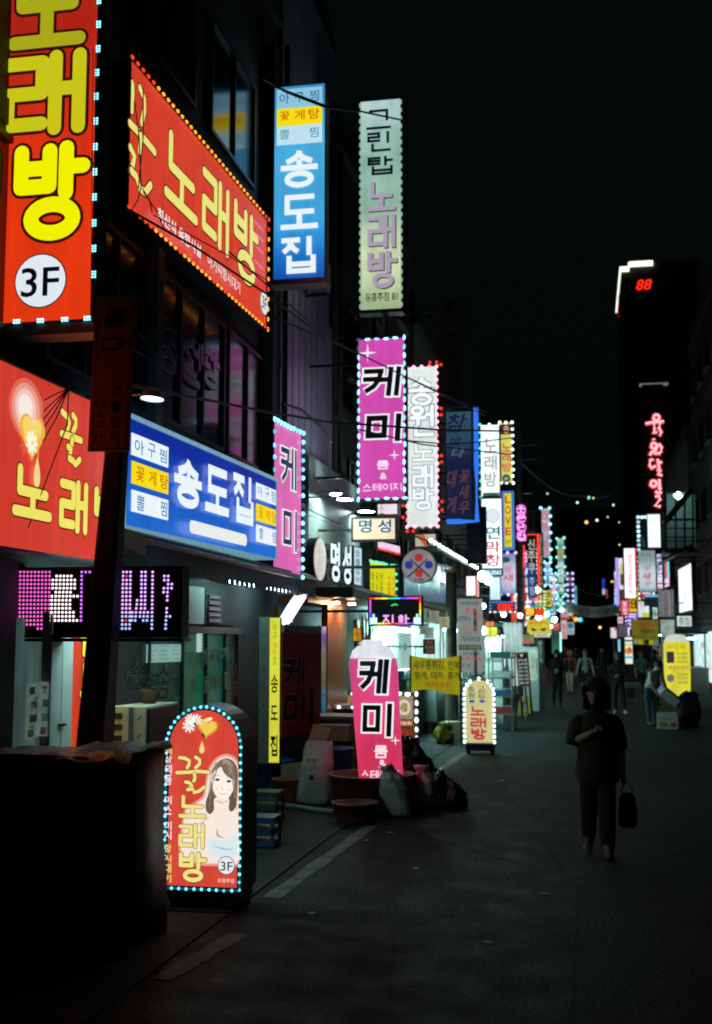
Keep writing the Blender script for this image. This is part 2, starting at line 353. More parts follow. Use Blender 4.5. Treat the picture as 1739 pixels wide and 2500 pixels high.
def heavy(ch, w, h, t, shear=0.0, rnd=True):
    """faces of one heavy syllable filling a w x h box (y down); stroke thickness t; None if it cannot be composed"""
    st = syllable(ch)
    if st is None: return None
    xs = [x for p in st for x, y in p]; ys = [y for p in st for x, y in p]; x0, x1, y0, y1 = min(xs), max(xs), min(ys), max(ys)
    sw = w - t - abs(shear) * h * .5; sh_ = h - t; V = []; Fc = []
    def mp(p):
        y = t / 2 + sh_ * (p[1] - y0) / max(.01, y1 - y0); x = t / 2 + sw * (p[0] - x0) / max(.01, x1 - x0)
        return Vector((x + shear * .5 * (h - y), y))
    k = 0
    for p in st:
        q = [mp(a) for a in p]; closed = (q[0] - q[-1]).length < 1e-6; smooth_ = len(p) > 12
        for i in range(len(q) - 1):
            a, b = q[i], q[i + 1]; d = (b - a).normalized(); nn = Vector((-d.y, d.x)) * t / 2
            e0 = d * t / 2 if (not rnd and not smooth_ and (i == 0 or True)) else Vector((0, 0)); e1 = e0
            if not rnd and len(p) in (4, 3, 5) and not closed and abs(d.x) > .12 and abs(d.y) > .12: e0 = d * t * .15; e1 = d * t * .15
            m = max(1, int((b - a).length / (w * .3))); A, B = a - e0, b + e1; o = len(V)
            for s_ in range(m + 1): c = A.lerp(B, s_ / m); V += [(c + nn, k), (c - nn, k)]
            for s_ in range(m): Fc.append((o + 2 * s_, o + 2 * s_ + 1, o + 2 * s_ + 3, o + 2 * s_ + 2))
            k += 1
        for i, c in enumerate(q):
            if (smooth_ and i == len(q) - 1): continue
            if rnd or smooth_ or (0 < i < len(q) - 1):
                o = len(V); n = 12; V += [(c + Vector((math.cos(2 * math.pi * j / n), math.sin(2 * math.pi * j / n))) * t / 2, k) for j in range(n)]; Fc.append(tuple(range(o, o + n))); k += 1
    return V, Fc
# ------------------------------------------------------------------ signs
def _regrow(c, w, h, t, grow, shear, rnd):
    V, Fc = heavy(c, w + grow, h + grow, t + grow, shear * h / (h + grow), rnd)
    d = Vector((grow / 2, grow / 2)); return [(v - d, k) for v, k in V], Fc
class Sign:
    """a flat sign standing upright; a runs right, b runs down from the top left corner of its face"""
    def __init__(s, name, label, cat, left, right, zt, zb, t=.18, group=None):
        s.w = (Vector(right[:2]) - Vector(left[:2])).length; s.h = zt - zb; s.t = t
        ux = Vector((right[0] - left[0], right[1] - left[1], 0)).normalized(); s.ux = ux
        s.n = ux.cross(Vector((0, 0, 1))); s.o = Vector((left[0], left[1], zt))
        mid = (Vector((left[0], left[1], zb)) + Vector((right[0], right[1], zb))) / 2
        s.root = thing(name, label, cat, mid, math.atan2(ux.y, ux.x), group)
        s.L = 1
    def uv(s, px, py):
        d = ray(px, py); k = (s.o - EYE).dot(s.n) / d.dot(s.n); p = EYE + d * k - s.o
        return p.dot(s.ux), -p.z
    def P(s, a, b, y=0.0): return (a - s.w / 2, y, s.h - b)
    def lay(s): s.L += 1; return -.0022 * s.L
    def box(s, mat=None, rim=.03, face=None, name='housing', inset=0.0):
        """housing behind the face, a rim round it, and the lit face itself"""
        mat = mat or M['dmetal']; w, h = s.w, s.h
        mb = MB(); mb.box(-w / 2, w / 2, .012, s.t, 0, h)
        r = rim
        mb.box(-w / 2, w / 2, -.012, .012, 0, r); mb.box(-w / 2, w / 2, -.012, .012, h - r, h)
        mb.box(-w / 2, -w / 2 + r, -.012, .012, r, h - r); mb.box(w / 2 - r, w / 2, -.012, .012, r, h - r)
        mb.build(name, mat, s.root)
        if face: s.rect(rim, rim, w - rim, h - rim, face, 'face', y=0.0)
        return s
    def rect(s, a0, b0, a1, b1, mat, name='panel', y=None, r=0.0):
        y = s.lay() if y is None else y
        if r <= 0: pts = [s.P(a0, b1, y), s.P(a1, b1, y), s.P(a1, b0, y), s.P(a0, b0, y)]
        else:
            pts = []
            for cx, cy, q in ((a1 - r, b1 - r, 0), (a0 + r, b1 - r, 1), (a0 + r, b0 + r, 2), (a1 - r, b0 + r, 3)):
                for k in range(5):
                    w = math.pi / 2 * (q + k / 4); pts.append(s.P(cx + r * math.cos(w), cy + r * math.sin(w), y))
        return MB().poly(pts).build(name, mat, s.root)
    def shape(s, ab, mat, name='print', y=None, parent=None):
        y = s.lay() if y is None else y
        return MB().poly([s.P(a, b, y) for a, b in ab]).build(name, mat, parent or s.root)
    def disc(s, a, b, ra, mat, name='disc', rb=None, n=28, y=None):
        rb = rb or ra
        return s.shape([(a + ra * math.cos(2 * math.pi * k / n), b + rb * math.sin(2 * math.pi * k / n)) for k in range(n)], mat, name, y)
    def text(s, body, a0, b0, a1, b1, mat, wt=.02, shear=0.0, out=None, ow=.05, name='lettering', skew=0.0, rnd=True):
        ch = [c for c in body if c != ' ']
        if wt >= .024 and all(syllable(c) for c in ch):
            n = len(ch); cw = (a1 - a0) / n; g = .06 * cw if n > 1 else 0
            parts = [(c, a0 + cw * i + g, cw - 2 * g) for i, c in enumerate(ch)]
            t = (.07 + 2 * wt) * math.sqrt((cw - 2 * g) * (b1 - b0)) * 1.02
            def lay(grow, m, nm):
                y = s.lay(); mb = MB()
                for c, x, w in parts:
                    V, Fc = heavy(c, w, b1 - b0, t, shear, rnd)
                    if grow:
                        # same skeleton with a thicker brush
                        V, Fc = _regrow(c, w, b1 - b0, t, grow, shear, rnd)
                    mb.add([s.P(x + v.x, b0 + v.y, y - .00005 * k) for v, k in V], Fc)
                mb.build(nm, m, s.root)
            if out: lay(ow * 2 * math.sqrt((cw - 2 * g) * (b1 - b0)), out, 'letter_outline'); s.L += 1
            lay(0, mat, name); s.L += 1
            return s
        pts, fs, gw, gh = glyphs(body, min(wt, .028), shear)
        def put(pts, fs, x0, x1, y0, y1, m, nm):
            y = s.lay()
            MB().add([s.P(x0 + (x1 - x0) * u, y1 - (y1 - y0) * v + skew * (x1 - x0) * (u - .5), y) for u, v in pts], fs).build(nm, m, s.root)
        if out:
            w2 = min(wt, .028) + min(ow, .03); p2, f2, g2w, g2h = glyphs(body, w2, shear)
            ex = (g2w / gw - 1) * (a1 - a0) / 2; ey = (g2h / gh - 1) * (b1 - b0) / 2
            put(p2, f2, a0 - ex, a1 + ex, b0 - ey, b1 + ey, out, 'letter_outline')
        put(pts, fs, a0, a1, b0, b1, mat, name)
        return s
    def px(s, body, p0, p1, mat, **k):
        a0, b0 = s.uv(*p0); a1, b1 = s.uv(*p1); return s.text(body, a0, b0, a1, b1, mat, **k)
    def ft(s, body, u0, v0, u1, v1, mat, **k): return s.text(body, u0 * s.w, v0 * s.h, u1 * s.w, v1 * s.h, mat, **k)
    def fr(s, u0, v0, u1, v1, mat, name='panel', r=0.0): return s.rect(u0 * s.w, v0 * s.h, u1 * s.w, v1 * s.h, mat, name, r=r)
    def col(s, body, u0, v0, u1, v1, mat, gap=.12, **k):
        """letters one below the other"""
        ch = body.split('|') if '|' in body else list(body); n = len(ch); st = (v1 - v0) / n
        for i, c in enumerate(ch):
            if c != ' ': s.ft(c, u0, v0 + st * (i + gap / 2), u1, v0 + st * (i + 1 - gap / 2), mat, **k)
        return s
    def stroke(s, pts, r, mat, name='lettering', out=None, ow=0.0, n=8):
        """brush-like stroke of even width with round ends, laid flat on the face"""
        def lay(rr, m, nm):
            y = s.lay(); P = [Vector(p) for p in pts]; L = []; Rr = []
            k = len(P)
            for i, p in enumerate(P):
                t = (P[min(i + 1, k - 1)] - P[max(i - 1, 0)]).normalized(); q = Vector((-t.y, t.x)) * rr
                L.append(p + q); Rr.append(p - q)
            t1 = (P[-1] - P[-2]).normalized(); t0 = (P[0] - P[1]).normalized()
            def cap(c, t, a):
                b = math.atan2(a.y - c.y, a.x - c.x)
                return [c + Vector((math.cos(b - math.pi * j / 6), math.sin(b - math.pi * j / 6))) * rr for j in range(1, 6)]
            mb = MB()
            for i in range(k - 1): mb.poly([s.P(*q, y) for q in (Rr[i], Rr[i + 1], L[i + 1], L[i])])
            mb.poly([s.P(*q, y) for q in [L[-1]] + cap(P[-1], t1, L[-1]) + [Rr[-1]]])
            mb.poly([s.P(*q, y) for q in [Rr[0]] + cap(P[0], t0, Rr[0]) + [L[0]]])
            mb.build(nm, m, s.root)
        if out: lay(r + ow, out, 'letter_outline')
        lay(r, mat, name)
    def leds(s, path, step, mat, sx=.02, sz=None, y=-.014, closed=False, name='led_bulb', joined=False, jit=0.0, along=False, skip=0.0):
        pts = list(path) + ([path[0]] if closed else []); pos = []
        for (a0, b0), (a1, b1) in zip(pts, pts[1:]):
            d = math.hypot(a1 - a0, b1 - b0); n = max(1, round(d / step)); hz = abs(a1 - a0) > abs(b1 - b0)
            for i in range(n): pos.append((a0 + (a1 - a0) * i / n, b0 + (b1 - b0) * i / n, hz))
        if not closed: pos.append((*pts[-1], pos[-1][2]))
        sz = sz or sx
        if joined:
            mb = MB(); me = bulb_mesh(mat, sx, sz)
            for a, b, hz in pos:
                if random.random() < skip: continue
                c = s.P(a, b, y); mb.add([(v.co.x + c[0], v.co.y + c[1], v.co.z + c[2]) for v in me.vertices], [tuple(p.vertices) for p in me.polygons])
            stuff(mb.build('led_string', mat, s.root)); return
        for a, b, hz in pos:
            if random.random() < skip: continue
            u = random.random(); mt = dim(mat, .06) if u < .025 else dim(mat, .5) if u < .22 else mat      # a few dead or tired bulbs
            me = bulb_mesh(mt, sx, sz) if (hz or not along) else bulb_mesh(mt, sz, sx); jit_ = jit or step * .05
            shared(name, me, s.root, s.P(a + random.uniform(-jit_, jit_), b + random.uniform(-jit_, jit_), y), (0, random.uniform(-.12, .12), 0))
    def edge(s, d=0.0): return [(d, d), (s.w - d, d), (s.w - d, s.h - d), (d, s.h - d)]
    def arms(s, X, zs=(.2, .8), mat=None):
        """steel arms from the sign back to the wall at X"""
        for q in zs:
            z = s.h * q; y = s.t * .5
            a = (-s.w / 2, y, z); wx = X - s.root.location.x
            mb = MB(); mb.bar(a if wx < 0 else (s.w / 2, y, z), (wx, y, z), .04); mb.build('bracket_arm', M['dmetal'], s.root)
        return s
    def cap(s, mat=None, over=.03, hh=.05, top=False):
        mb = MB(); z = (s.h, s.h + hh) if top else (-hh, -.002)
        mb.box(-s.w / 2 - over, s.w / 2 + over, -over, s.t + over, z[0] + (.002 if top else 0), z[1]); mb.build('cap_rail', mat or M['smetal'], s.root); return s
def front_sign(name, label, x0, y0, x1, y1, Y, t=.18, cat='sign', group=None):
    xm, ym = (x0 + x1) / 2, (y0 + y1) / 2
    a, b = at_y(x0, ym, Y), at_y(x1, ym, Y)
    return Sign(name, label, cat, (a.x, Y), (b.x, Y), at_y(xm, y0, Y).z, at_y(xm, y1, Y).z, t, group)
def side_sign(name, label, TL, TR, BR, BL, X, t=.18, cat='sign', group=None):
    xl = (TL[0] + BL[0]) / 2; xr = (TR[0] + BR[0]) / 2
    p = at_x(xl, (TL[1] + BL[1]) / 2, X); yl = p.y
    def rz(px, py): d = ray(px, py); return d.z / d.y
    a1, b1, a2, b2 = rz(*TL), rz(*TR), rz(*BL), rz(*BR)
    r = (a1 * b1 + a2 * b2) / (b1 * b1 + b2 * b2); yr = yl * r
    q = at_y(xr, (TR[1] + BR[1]) / 2, yr)
    zt = CZ + (a1 * yl + b1 * yr) / 2; zb = CZ + (a2 * yl + b2 * yr) / 2
    return Sign(name, label, cat, (p.x, p.y), (q.x, q.y), zt, zb, t, group)
def star(s, a, b, r, mat):
    pts = []
    for k in range(16):
        w = math.pi * k / 8; m = k % 4; q = r * (1.0 if m == 0 else .13 if m == 2 else .26)
        pts.append((a + q * math.sin(w), b - q * math.cos(w)))
    s.shape(pts, mat, 'sparkle_print')

# ------------------------------------------------------------------ the ground
XL, XR = -4.5, 4.5
mb = MB(); mb.poly([(-400, -60, 0), (400, -60, 0), (400, 900, 0), (-400, 900, 0)])
struct(mb.build('road', M['asphalt']))
# flush concrete strip between the painted line and the shops, cast in slabs
pv = bpy.data.objects.new('pavement', None); COL.objects.link(pv); struct(pv)
mb = MB(); mb.box(-.93, .93, -1.485, 1.485, -.02, .012)
slab = mb.build('slab', M['pave'], pv); slab.location = (XL + 1.0, 4.0, .0)
for i in range(1, 22):
    o = slab.copy(); COL.objects.link(o); o.parent = pv; o.location = (XL + 1.0, 4.0 + 3.0 * i, random.uniform(-.003, .003)); o.rotation_euler = (0, 0, random.uniform(-.002, .002))
# worn painted line along the left side of the carriageway, broken into pieces
ln = bpy.data.objects.new('painted_line', None); COL.objects.link(ln); struct(ln)
for i, (p, q) in enumerate((((395, 2393), (582, 2282)), ((664, 2192), (908, 2016)), ((1056, 1893), (1135, 1838)))):
    a, b = at_z(*p), at_z(*q); w = .075; d = (b - a).normalized(); nrm = Vector((-d.y, d.x, 0)) * w; n = 14
    L = []; Q = []
    for k in range(n + 1):
        c = a.lerp(b, k / n); j = random.uniform(.8, 1.12); L.append(c + nrm * j + Vector((0, 0, .005))); Q.append(c - nrm * j + Vector((0, 0, .005)))
    mb = MB()
    for k in range(n): mb.poly([Q[k], Q[k + 1], L[k + 1], L[k]])
    mb.build('line_piece', M['paint'], ln)
# ------------------------------------------------------------------ buildings
def window(root, side, xf, y0, y1, z0, z1, lit=None, mull=1):
    """metal frame proud of the wall with its panes set back inside it"""
    d = .06 * side; f = .05; mb = MB()
    xa, xb = sorted((xf + .003 * side, xf + d))
    mb.box(xa, xb, y0, y1, z0, z0 + f); mb.box(xa, xb, y0, y1, z1 - f, z1)
    mb.box(xa, xb, y0, y0 + f, z0 + f, z1 - f); mb.box(xa, xb, y1 - f, y1, z0 + f, z1 - f)
    st = (y1 - y0 - 2 * f) / (mull + 1)
    for k in range(mull): yy = y0 + f + st * (k + 1); mb.box(xa, xb, yy - .02, yy + .02, z0 + f, z1 - f)
    fr = mb.build('window', M['frame'], root)
    xp = xf + .02 * side
    for k in range(mull + 1):
        ya, yb = y0 + f + st * k + (.02 if k else 0), y0 + f + st * (k + 1) - (.02 if k < mull else 0)
        pts = [(xp, ya, z0 + f), (xp, yb, z0 + f), (xp, yb, z1 - f), (xp, ya, z1 - f)]
        if side < 0: pts = pts[::-1]
        MB().poly(pts).build('pane', lit or M['pane'], fr)
    return fr
def building(name, label, side, xf, y0, y1, h, wall, fl=3.0, g=3.2, ww=1.5, wh=1.4, gap=1.1, deep=9.0, sill=True, wins=True):
    cx = xf - side * deep / 2
    root = thing(name, label, 'building', (0, 0, 0))
    xa, xb = sorted((xf, xf - side * deep))
    mb = MB(); mb.box(xa, xb, y0, y1, 0, h); mb.build('wall', wall, root)
    mb = MB(); mb.box(xa - .12, xb + .12, y0 - .0, y1 - .01, h, h + .25); mb.box(min(xf, xf - side * .3), max(xf, xf - side * .3), y0 + .01, y1 - .02, h + .25, h + .85)
    mb.build('roof', M['conc2'], root)
    z = g
    while z + wh + .9 < h:
        x1, x2 = sorted((xf + .002 * side, xf + (.09 if wins else .02) * side))
        mb = MB(); mb.box(x1, x2, y0 + .01, y1 - .01, z - .1, z + .12); mb.build('floor_band', wall, root)
        if wins:
            n = max(1, int((y1 - y0) / (ww + gap))); st = (y1 - y0) / n
            for k in range(n):
                yc = y0 + st * (k + .5); f = window(root, side, xf, yc - ww / 2, yc + ww / 2, z + .85, z + .85 + wh)
                if sill:
                    x1, x2 = sorted((xf + .003 * side, xf + .14 * side)); mb = MB(); mb.box(x1, x2, yc - ww / 2 - .06, yc + ww / 2 + .06, z + .77, z + .848); mb.build('sill', M['conc'], f)
        z += fl
    return root
b1 = building('shop_building', 'dark grey building carrying the big red karaoke board and the blue restaurant sign', 1, XL, 1.5, 16.9, 11.4, M['conc2'], wins=False)
for (ya, yb, za, zb) in ((9.2, 11.55, 4.35, 6.0), (11.75, 14.3, 4.35, 6.0), (14.45, 16.2, 4.35, 6.0), (11.2, 13.0, 8.3, 9.8), (13.6, 15.6, 8.3, 9.8), (6.6, 8.9, 4.4, 6.0), (8.2, 10.4, 8.3, 9.8)):
    window(b1, 1, XL, ya, yb, za, zb, mull=1 if yb - ya < 2.2 else 2)
mb = MB(); mb.box(XL + .004, XL + .16, 11.56, 11.74, 3.3, 7.6); mb.build('pilaster', M['conc'], b1)
mb = MB(); mb.box(XL + .004, XL + .16, 16.25, 16.6, 3.3, 10.8); mb.build('pilaster', M['conc'], b1)
# unlit letters stuck on the upstairs windows
fr = M['frame']; rail = pmat('faded_white_letter_film', (.6, .6, .6), .6, 0, .2, 5); brn = pmat('faded_brown_letter_film', (.30, .17, .11), .6, 0, .2, 5)
w1 = Sign('window_lettering', 'unlit outlined letters stuck across the dark upstairs windows', 'lettering', (XL + .03, 10.15), (XL + .03, 14.4), 6.0, 4.35, .0)
for ch, x0, y0, x1, y1, m in (('평', 325, 480, 535, 1130, rail), ('전', 548, 650, 745, 1250, brn), ('당', 750, 790, 925, 1290, brn), ('감', 60, 330, 235, 950, rail)):
    q = Z(300, 640, 3.9925); w1.px(ch, q(x0, y0), q(x1, y1), M['pane'], wt=.03, out=m, ow=.025)
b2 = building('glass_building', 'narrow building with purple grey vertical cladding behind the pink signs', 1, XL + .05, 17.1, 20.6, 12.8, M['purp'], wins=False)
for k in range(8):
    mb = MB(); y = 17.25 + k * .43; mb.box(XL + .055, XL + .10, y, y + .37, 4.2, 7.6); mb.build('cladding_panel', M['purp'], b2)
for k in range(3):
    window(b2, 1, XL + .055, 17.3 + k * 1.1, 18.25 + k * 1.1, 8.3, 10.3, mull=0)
b3 = building('clad_building', 'building with smooth grey green metal panels over a restaurant entrance', 1, XL + .1, 20.8, 24.2, 11.2, M['conc2'], ww=1.1)
building('tall_shop_building', 'brown tiled building standing behind the white bulb lined karaoke sign', 1, XL, 24.4, 31.0, 12.2, M['brick'])
building('stone_building', 'pale stone building rising above the dim blue neon framed sign', 1, XL + .1, 31.3, 41.0, 10.6, M['beige'])
building('far_shop_building', 'grey building behind the stacked yellow love sign', 1, XL, 41.4, 56.0, 10.0, M['conc'])
building('far_shop_building', 'brown building behind the pink neon letters and red framed sign', 1, XL + .2, 56.4, 78.0, 9.4, M['brick'])
building('far_shop_building', 'concrete block at the far end of the long shop row with many signs', 1, XL + .4, 78.5, 128.0, 11.5, M['conc'], ww=2, gap=2)
building('corner_building', 'dark building holding the lit outdoor steel stair', -1, 5.1, 44.5, 57.0, 15.5, M['conc2'])
building('far_shop_building', 'grey building behind the white and red shrimp signs', -1, 4.9, 57.4, 84.0, 11.5, M['conc'])
building('far_shop_building', 'low dark building past the white signs facing the long shop row', -1, 4.6, 84.5, 130.0, 9.0, M['brick'], ww=2, gap=2)
# tall tower far behind, its roof edge outlined in light
tw = thing('apartment_tower', 'tall dark tower with a stepped roof edge outlined in white light', 'building', (0, 0, 0))
TY = 165.0; tx0 = at_y(1517, 655, TY).x; tx1 = tx0 + 10.5; th = at_y(1517, 655, TY).z; tx2 = at_y(1536, 650, TY).x; th2 = at_y(1536, 643, TY).z
mb = MB(); mb.box(tx0, tx2, TY, TY + 24, 0, th); mb.box(tx2, tx1, TY, TY + 24.01, 0, th2); mb.build('wall', M['conc2'], tw)
E_W = led('#f4f8e8', 1.6)
for (xa, xb, ya, yb, zz) in ((tx0, tx2, TY - .3, TY - .05, th), (tx2, at_y(1594, 640, TY).x, TY - .3, TY - .05, th2), (tx0 - .22, tx0 - .02, TY - .3, TY + 22, th)):
    mb = MB(); mb.box(xa, xb, ya, yb, zz - .55 if yb < TY else zz - .25, zz + .15); mb.build('roof_light', E_W, tw)
mb = MB(); mb.box(tx2 - .12, tx2 + .1, TY - .3, TY - .05, th, th2); mb.build('roof_light', E_W, tw)
for k in range(14):
    for j in range(3):
        mb = MB(); x = tx0 + 1.0 + j * 3.0; z = 4 + k * 3.1; mb.box(x, x + 1.7, TY - .06, TY - .01, z, z + 1.5); mb.build('window', M['pane'], tw)
s = front_sign('rooftop_sign', 'red glowing double eight numerals high on the dark tower', 1553, 682, 1592, 708, TY - .4, .1)
mb = MB(); mb.box(-s.w / 2, s.w / 2, .02, .3, .0, s.h); mb.build('backing', M['black'], s.root)
s.text('88', 0, 0, s.w, s.h, led('#ff2a12', 1.3), wt=.015, shear=.25)
s = Sign('tower_edge_sign', 'thin red vertical neon letters on the edge of the dark tower', 'sign', (tx0 - .25, TY + 9), (tx0 - .25, TY + 6), at_y(1512, 727, TY + 8).z, at_y(1512, 778, TY + 8).z, .1)
mb = MB(); mb.box(-s.w / 2, s.w / 2, .02, .2, 0, s.h); mb.build('backing', M['black'], s.root)
s.col('1234'.replace('1', 'ㅇ').replace('2', 'ㅣ').replace('3', 'ㄷ').replace('4', 'ㅣ'), .1, 0, .9, 1, led('#d81e10', .6), wt=.02)
# hillside behind everything with globes on posts standing for lit house windows
mb = MB(); g = []; n = 40
for i in range(n + 1):
    x = -260 + 13 * i
    g.append([(x, 420 + 20 * math.sin(i), -1), (x, 520, 22 + 9 * math.sin(i * .5) + 5 * noise.noise((i * .4, 0, 0))), (x, 640, 62 + 14 * math.sin(i * .31 + 1) + 8 * noise.noise((i * .5, 3, 0))), (x, 800, 40)])
for i in range(n):
    for j in range(3): mb.poly([g[i][j], g[i + 1][j], g[i + 1][j + 1], g[i][j + 1]])
struct(mb.build('hill', M['hill'], smooth=True))
hill_light_cols = ['#bff0ff', '#d8f4ff', '#8fe8e0', '#ffe2a8', '#bff0ff', '#ffb070']
for i, (px, py, r) in enumerate(((1337, 1205, 1), (1410, 1227, 1.3), (1438, 1215, 1.7), (1449, 1216, 1.2), (1498, 1233, 1.2), (1432, 1275, 2.1), (1458, 1270, 1.6), (1484, 1262, .8), (1512, 1275, .8), (1513, 1330, .9), (1290, 1290, 1.0))):
    p = at_y(px, py, 505); c = hill_light_cols[i % 6]
    names = ['pale blue', 'bluish white', 'greenish', 'warm yellow', 'cool white', 'orange']
    where = ['beside the shop row end', 'alone above the street gap', 'in a close pair', 'smaller of a close pair', 'high by the tower', 'brightest on the slope', 'beside the orange glow', 'faint in the middle', 'faint by the tower', 'low by the tower foot', 'low behind the shop row']
    t = thing('hillside_window_light', f'{names[i % 6]} lamp on the dark far hillside, {where[i]}', 'street lamp', (p.x, p.y, p.z - 5), group='lamps on the far hillside')
    mb = MB(); mb.tube([(0, 0, -6), (0, 0, 4.6)], .12, 5); mb.build('post', M['dmetal'], t)
    mb = MB(); rr = .33 * r; mb.rings([[(rr * q * math.cos(2 * math.pi * k / 8), rr * q * math.sin(2 * math.pi * k / 8), 5 + rr * zz) for k in range(8)] for q, zz in ((.3, -1), (.85, -.5), (1, 0), (.85, .5), (.3, 1))]); mb.build('globe', led(c, 2.2), t, True)
# ------------------------------------------------------------------ colours of the lit films
def F(c, k=1.0, var=0.0): return emat(c, k, var, film=True)
YEL = F('#f3ec4a'); YEL2 = F('#efe07a'); INKB = F('#0a0d18', .5); WHT = F('#eef6f4'); NAVY = F('#1b2f6e'); RED = F('#d8321c')
CY = led('#7fe8ff', 2.6); CY2 = led('#58d8ff', 1.9); ORG = led('#ffa030', 1.6); ORG2 = led('#ff4420', 1.1); WH = led('#e8f8ff', 3.2); PK = led('#ff9fb8', 2.4); RDL = led('#ff3a24', 1.1)
GRN = led('#60ffb0', 1.6)
q1 = Z(0, 80, 2.2814); q2 = Z(600, 160, 3.0712); q3 = Z(40, 680, 3.5865); q4 = Z(280, 980, 3.4717); q5 = Z(640, 780, 3.3271); q6 = Z(960, 900, 3.8278)
q7 = Z(40, 1360, 3.4717); q8 = Z(380, 1660, 4.1); d1 = Z(620, 1380, 3.96); d2 = Z(820, 1320, 3.6295); d8 = Z(700, 1220, 3.9925); d4 = Z(1180, 1200, 2.9574)

# --- tall red karaoke blade sign, its lower half in view
s = front_sign('karaoke_blade_sign', 'tall red blade sign with yellow letters and 3F in a white disc', 10, -170, 239, 790, 8.5, .22)
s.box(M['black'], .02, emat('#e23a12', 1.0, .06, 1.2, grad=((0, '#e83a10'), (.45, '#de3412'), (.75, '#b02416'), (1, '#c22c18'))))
s.cap(pmat('red_light_tinted_rail', (.4, .2, .16), .5), .01, .09)  # red light from the sign is put into the rail's colour
YG = F('#c9c41a'); YB = F('#f2f000')
s.px('노', q1(60, -360), q1(480, 62), F('#a8a81a'), wt=.045, out=F('#3a0a06'), ow=.035)
s.px('래', q1(22, 130), q1(478, 560), YG, wt=.045, out=F('#3a0a06'), ow=.035)
s.px('방', q1(92, 630), q1(502, 1150), YB, wt=.05, out=F('#3a0a06'), ow=.035)
a, b = s.uv(*q1(236, 1388)); r = s.uv(*q1(382, 1388))[0] - a
s.disc(a, b, r, INKB, 'disc_rim'); s.disc(a, b, r * .955, F('#dfe9f0'), 'disc_face'); s.px('3F', q1(132, 1320), q1(338, 1470), INKB, wt=.01)
def cluster(s, a, b, hz, mat):
    me = bulb_mesh(mat, .0085, .0085)
    for i in range(3):
        for j in range(2):
            u, v = ((i - 1) * .021, (j - .5) * .021) if hz else ((j - .5) * .021, (i - 1) * .021)
            shared('led_bulb', me, s.root, s.P(a + u, b + v, -.02))
for (x, y) in ((553, 96), (547, 228), (543, 360), (541, 498), (538, 640), (536, 780), (533, 920), (531, 1064), (530, 1206), (529, 1350), (556, -40), (558, -172)): cluster(s, *s.uv(*q1(x, y)), False, CY)
for (x, y) in ((232, 1607), (367, 1600), (492, 1594), (100, 1612)): cluster(s, *s.uv(*q1(x, y)), True, CY)
s.arms(XL, (.1, .5, .9))
for k in range(2):
    mb = MB(); aa = s.uv(*q1(528 + 14 * k, 100)); bb = s.uv(*q1(515 + 14 * k, 1600)); mb.tube([s.P(*aa, -.03), s.P(*bb, -.03)], .003, 4); mb.build('led_wire', M['wire'], s.root)

# --- big red karaoke board along the wall
s = side_sign('karaoke_board', 'long red board with yellow karaoke letters framed in orange bulbs', q1(726, 140), q1(1482, 1040), q1(1490, 1655), q1(707, 968), -4.25, .22)
s.box(M['black'], .015, emat('#d8402c', 1.0, .09, 1.1))
OL = F('#4a1208'); Y3 = F('#ece27c')
# brush-style first syllable, drawn stroke by stroke
def strokes(s, q, lists, r, mat, out, ow):
    for st in lists:
        pts = [s.uv(*q(*p)) for p in st]; s.stroke(pts, r, mat, 'lettering', out, ow)
for st in ([(735, 285), (737, 330), (733, 380), (731, 430)], [(775, 310), (800, 370), (800, 430), (785, 500)], [(717, 505), (770, 560), (820, 620), (855, 665)], [(775, 575), (772, 610), (768, 660)],
           [(715, 640), (738, 690), (728, 740), (716, 770)], [(718, 770), (745, 800), (765, 870), (795, 890), (825, 850)]):
    s.stroke([s.uv(*q1(*p)) for p in st], .042, Y3, 'lettering', OL, .018)
for ch, x0, y0, x1, y1 in (('노', 905, 505, 1085, 1085), ('래', 1110, 715, 1255, 1265), ('방', 1283, 905, 1415, 1460)):
    s.px(ch, q1(x0, y0), q1(x1, y1), Y3, wt=.03, out=OL, ow=.022)
s.px('최신식 음향시설', q1(850, 965), q1(1093, 1262), WHT, wt=.02)
s.px('아가씨항시대기', q1(1130, 1225), q1(1312, 1460), WHT, wt=.005)
a, b = s.uv(*q1(1447, 1507)); s.disc(a, b, .17, INKB, 'disc_rim', .165); s.disc(a, b, .158, F('#dfe9f0'), 'disc_face', .153)
s.text('3F', a - .10, b - .085, a + .10, b + .085, INKB, wt=.012)
# soft pink flares printed along the right end
for k, (x, y) in enumerate(((1440, 1075), (1445, 1140), (1442, 1205), (1440, 1290))):
    a, b = s.uv(*q1(x, y)); s.disc(a, b, .22, F('#dc6a86'), 'flare_print', .022, y=-.003)
for i, e in enumerate((((0, .0), (s.w, 0)), ((s.w, .0), (s.w, s.h)), ((0, s.h), (s.w, s.h)))):
    (a0, b0), (a1, b1) = e; d = math.hypot(a1 - a0, b1 - b0); n = int(d / .135)
    for k in range(n + 1):
        hz = i != 1; near = k / n < .12 or (i != 1 and k / n > .96) or random.random() < .07
        me = bulb_mesh(ORG2 if near else ORG, .034 if hz else .02, .02 if hz else .034)
        shared('led_bulb', me, s.root, s.P(a0 + (a1 - a0) * k / n, b0 + (b1 - b0) * k / n, -.02))

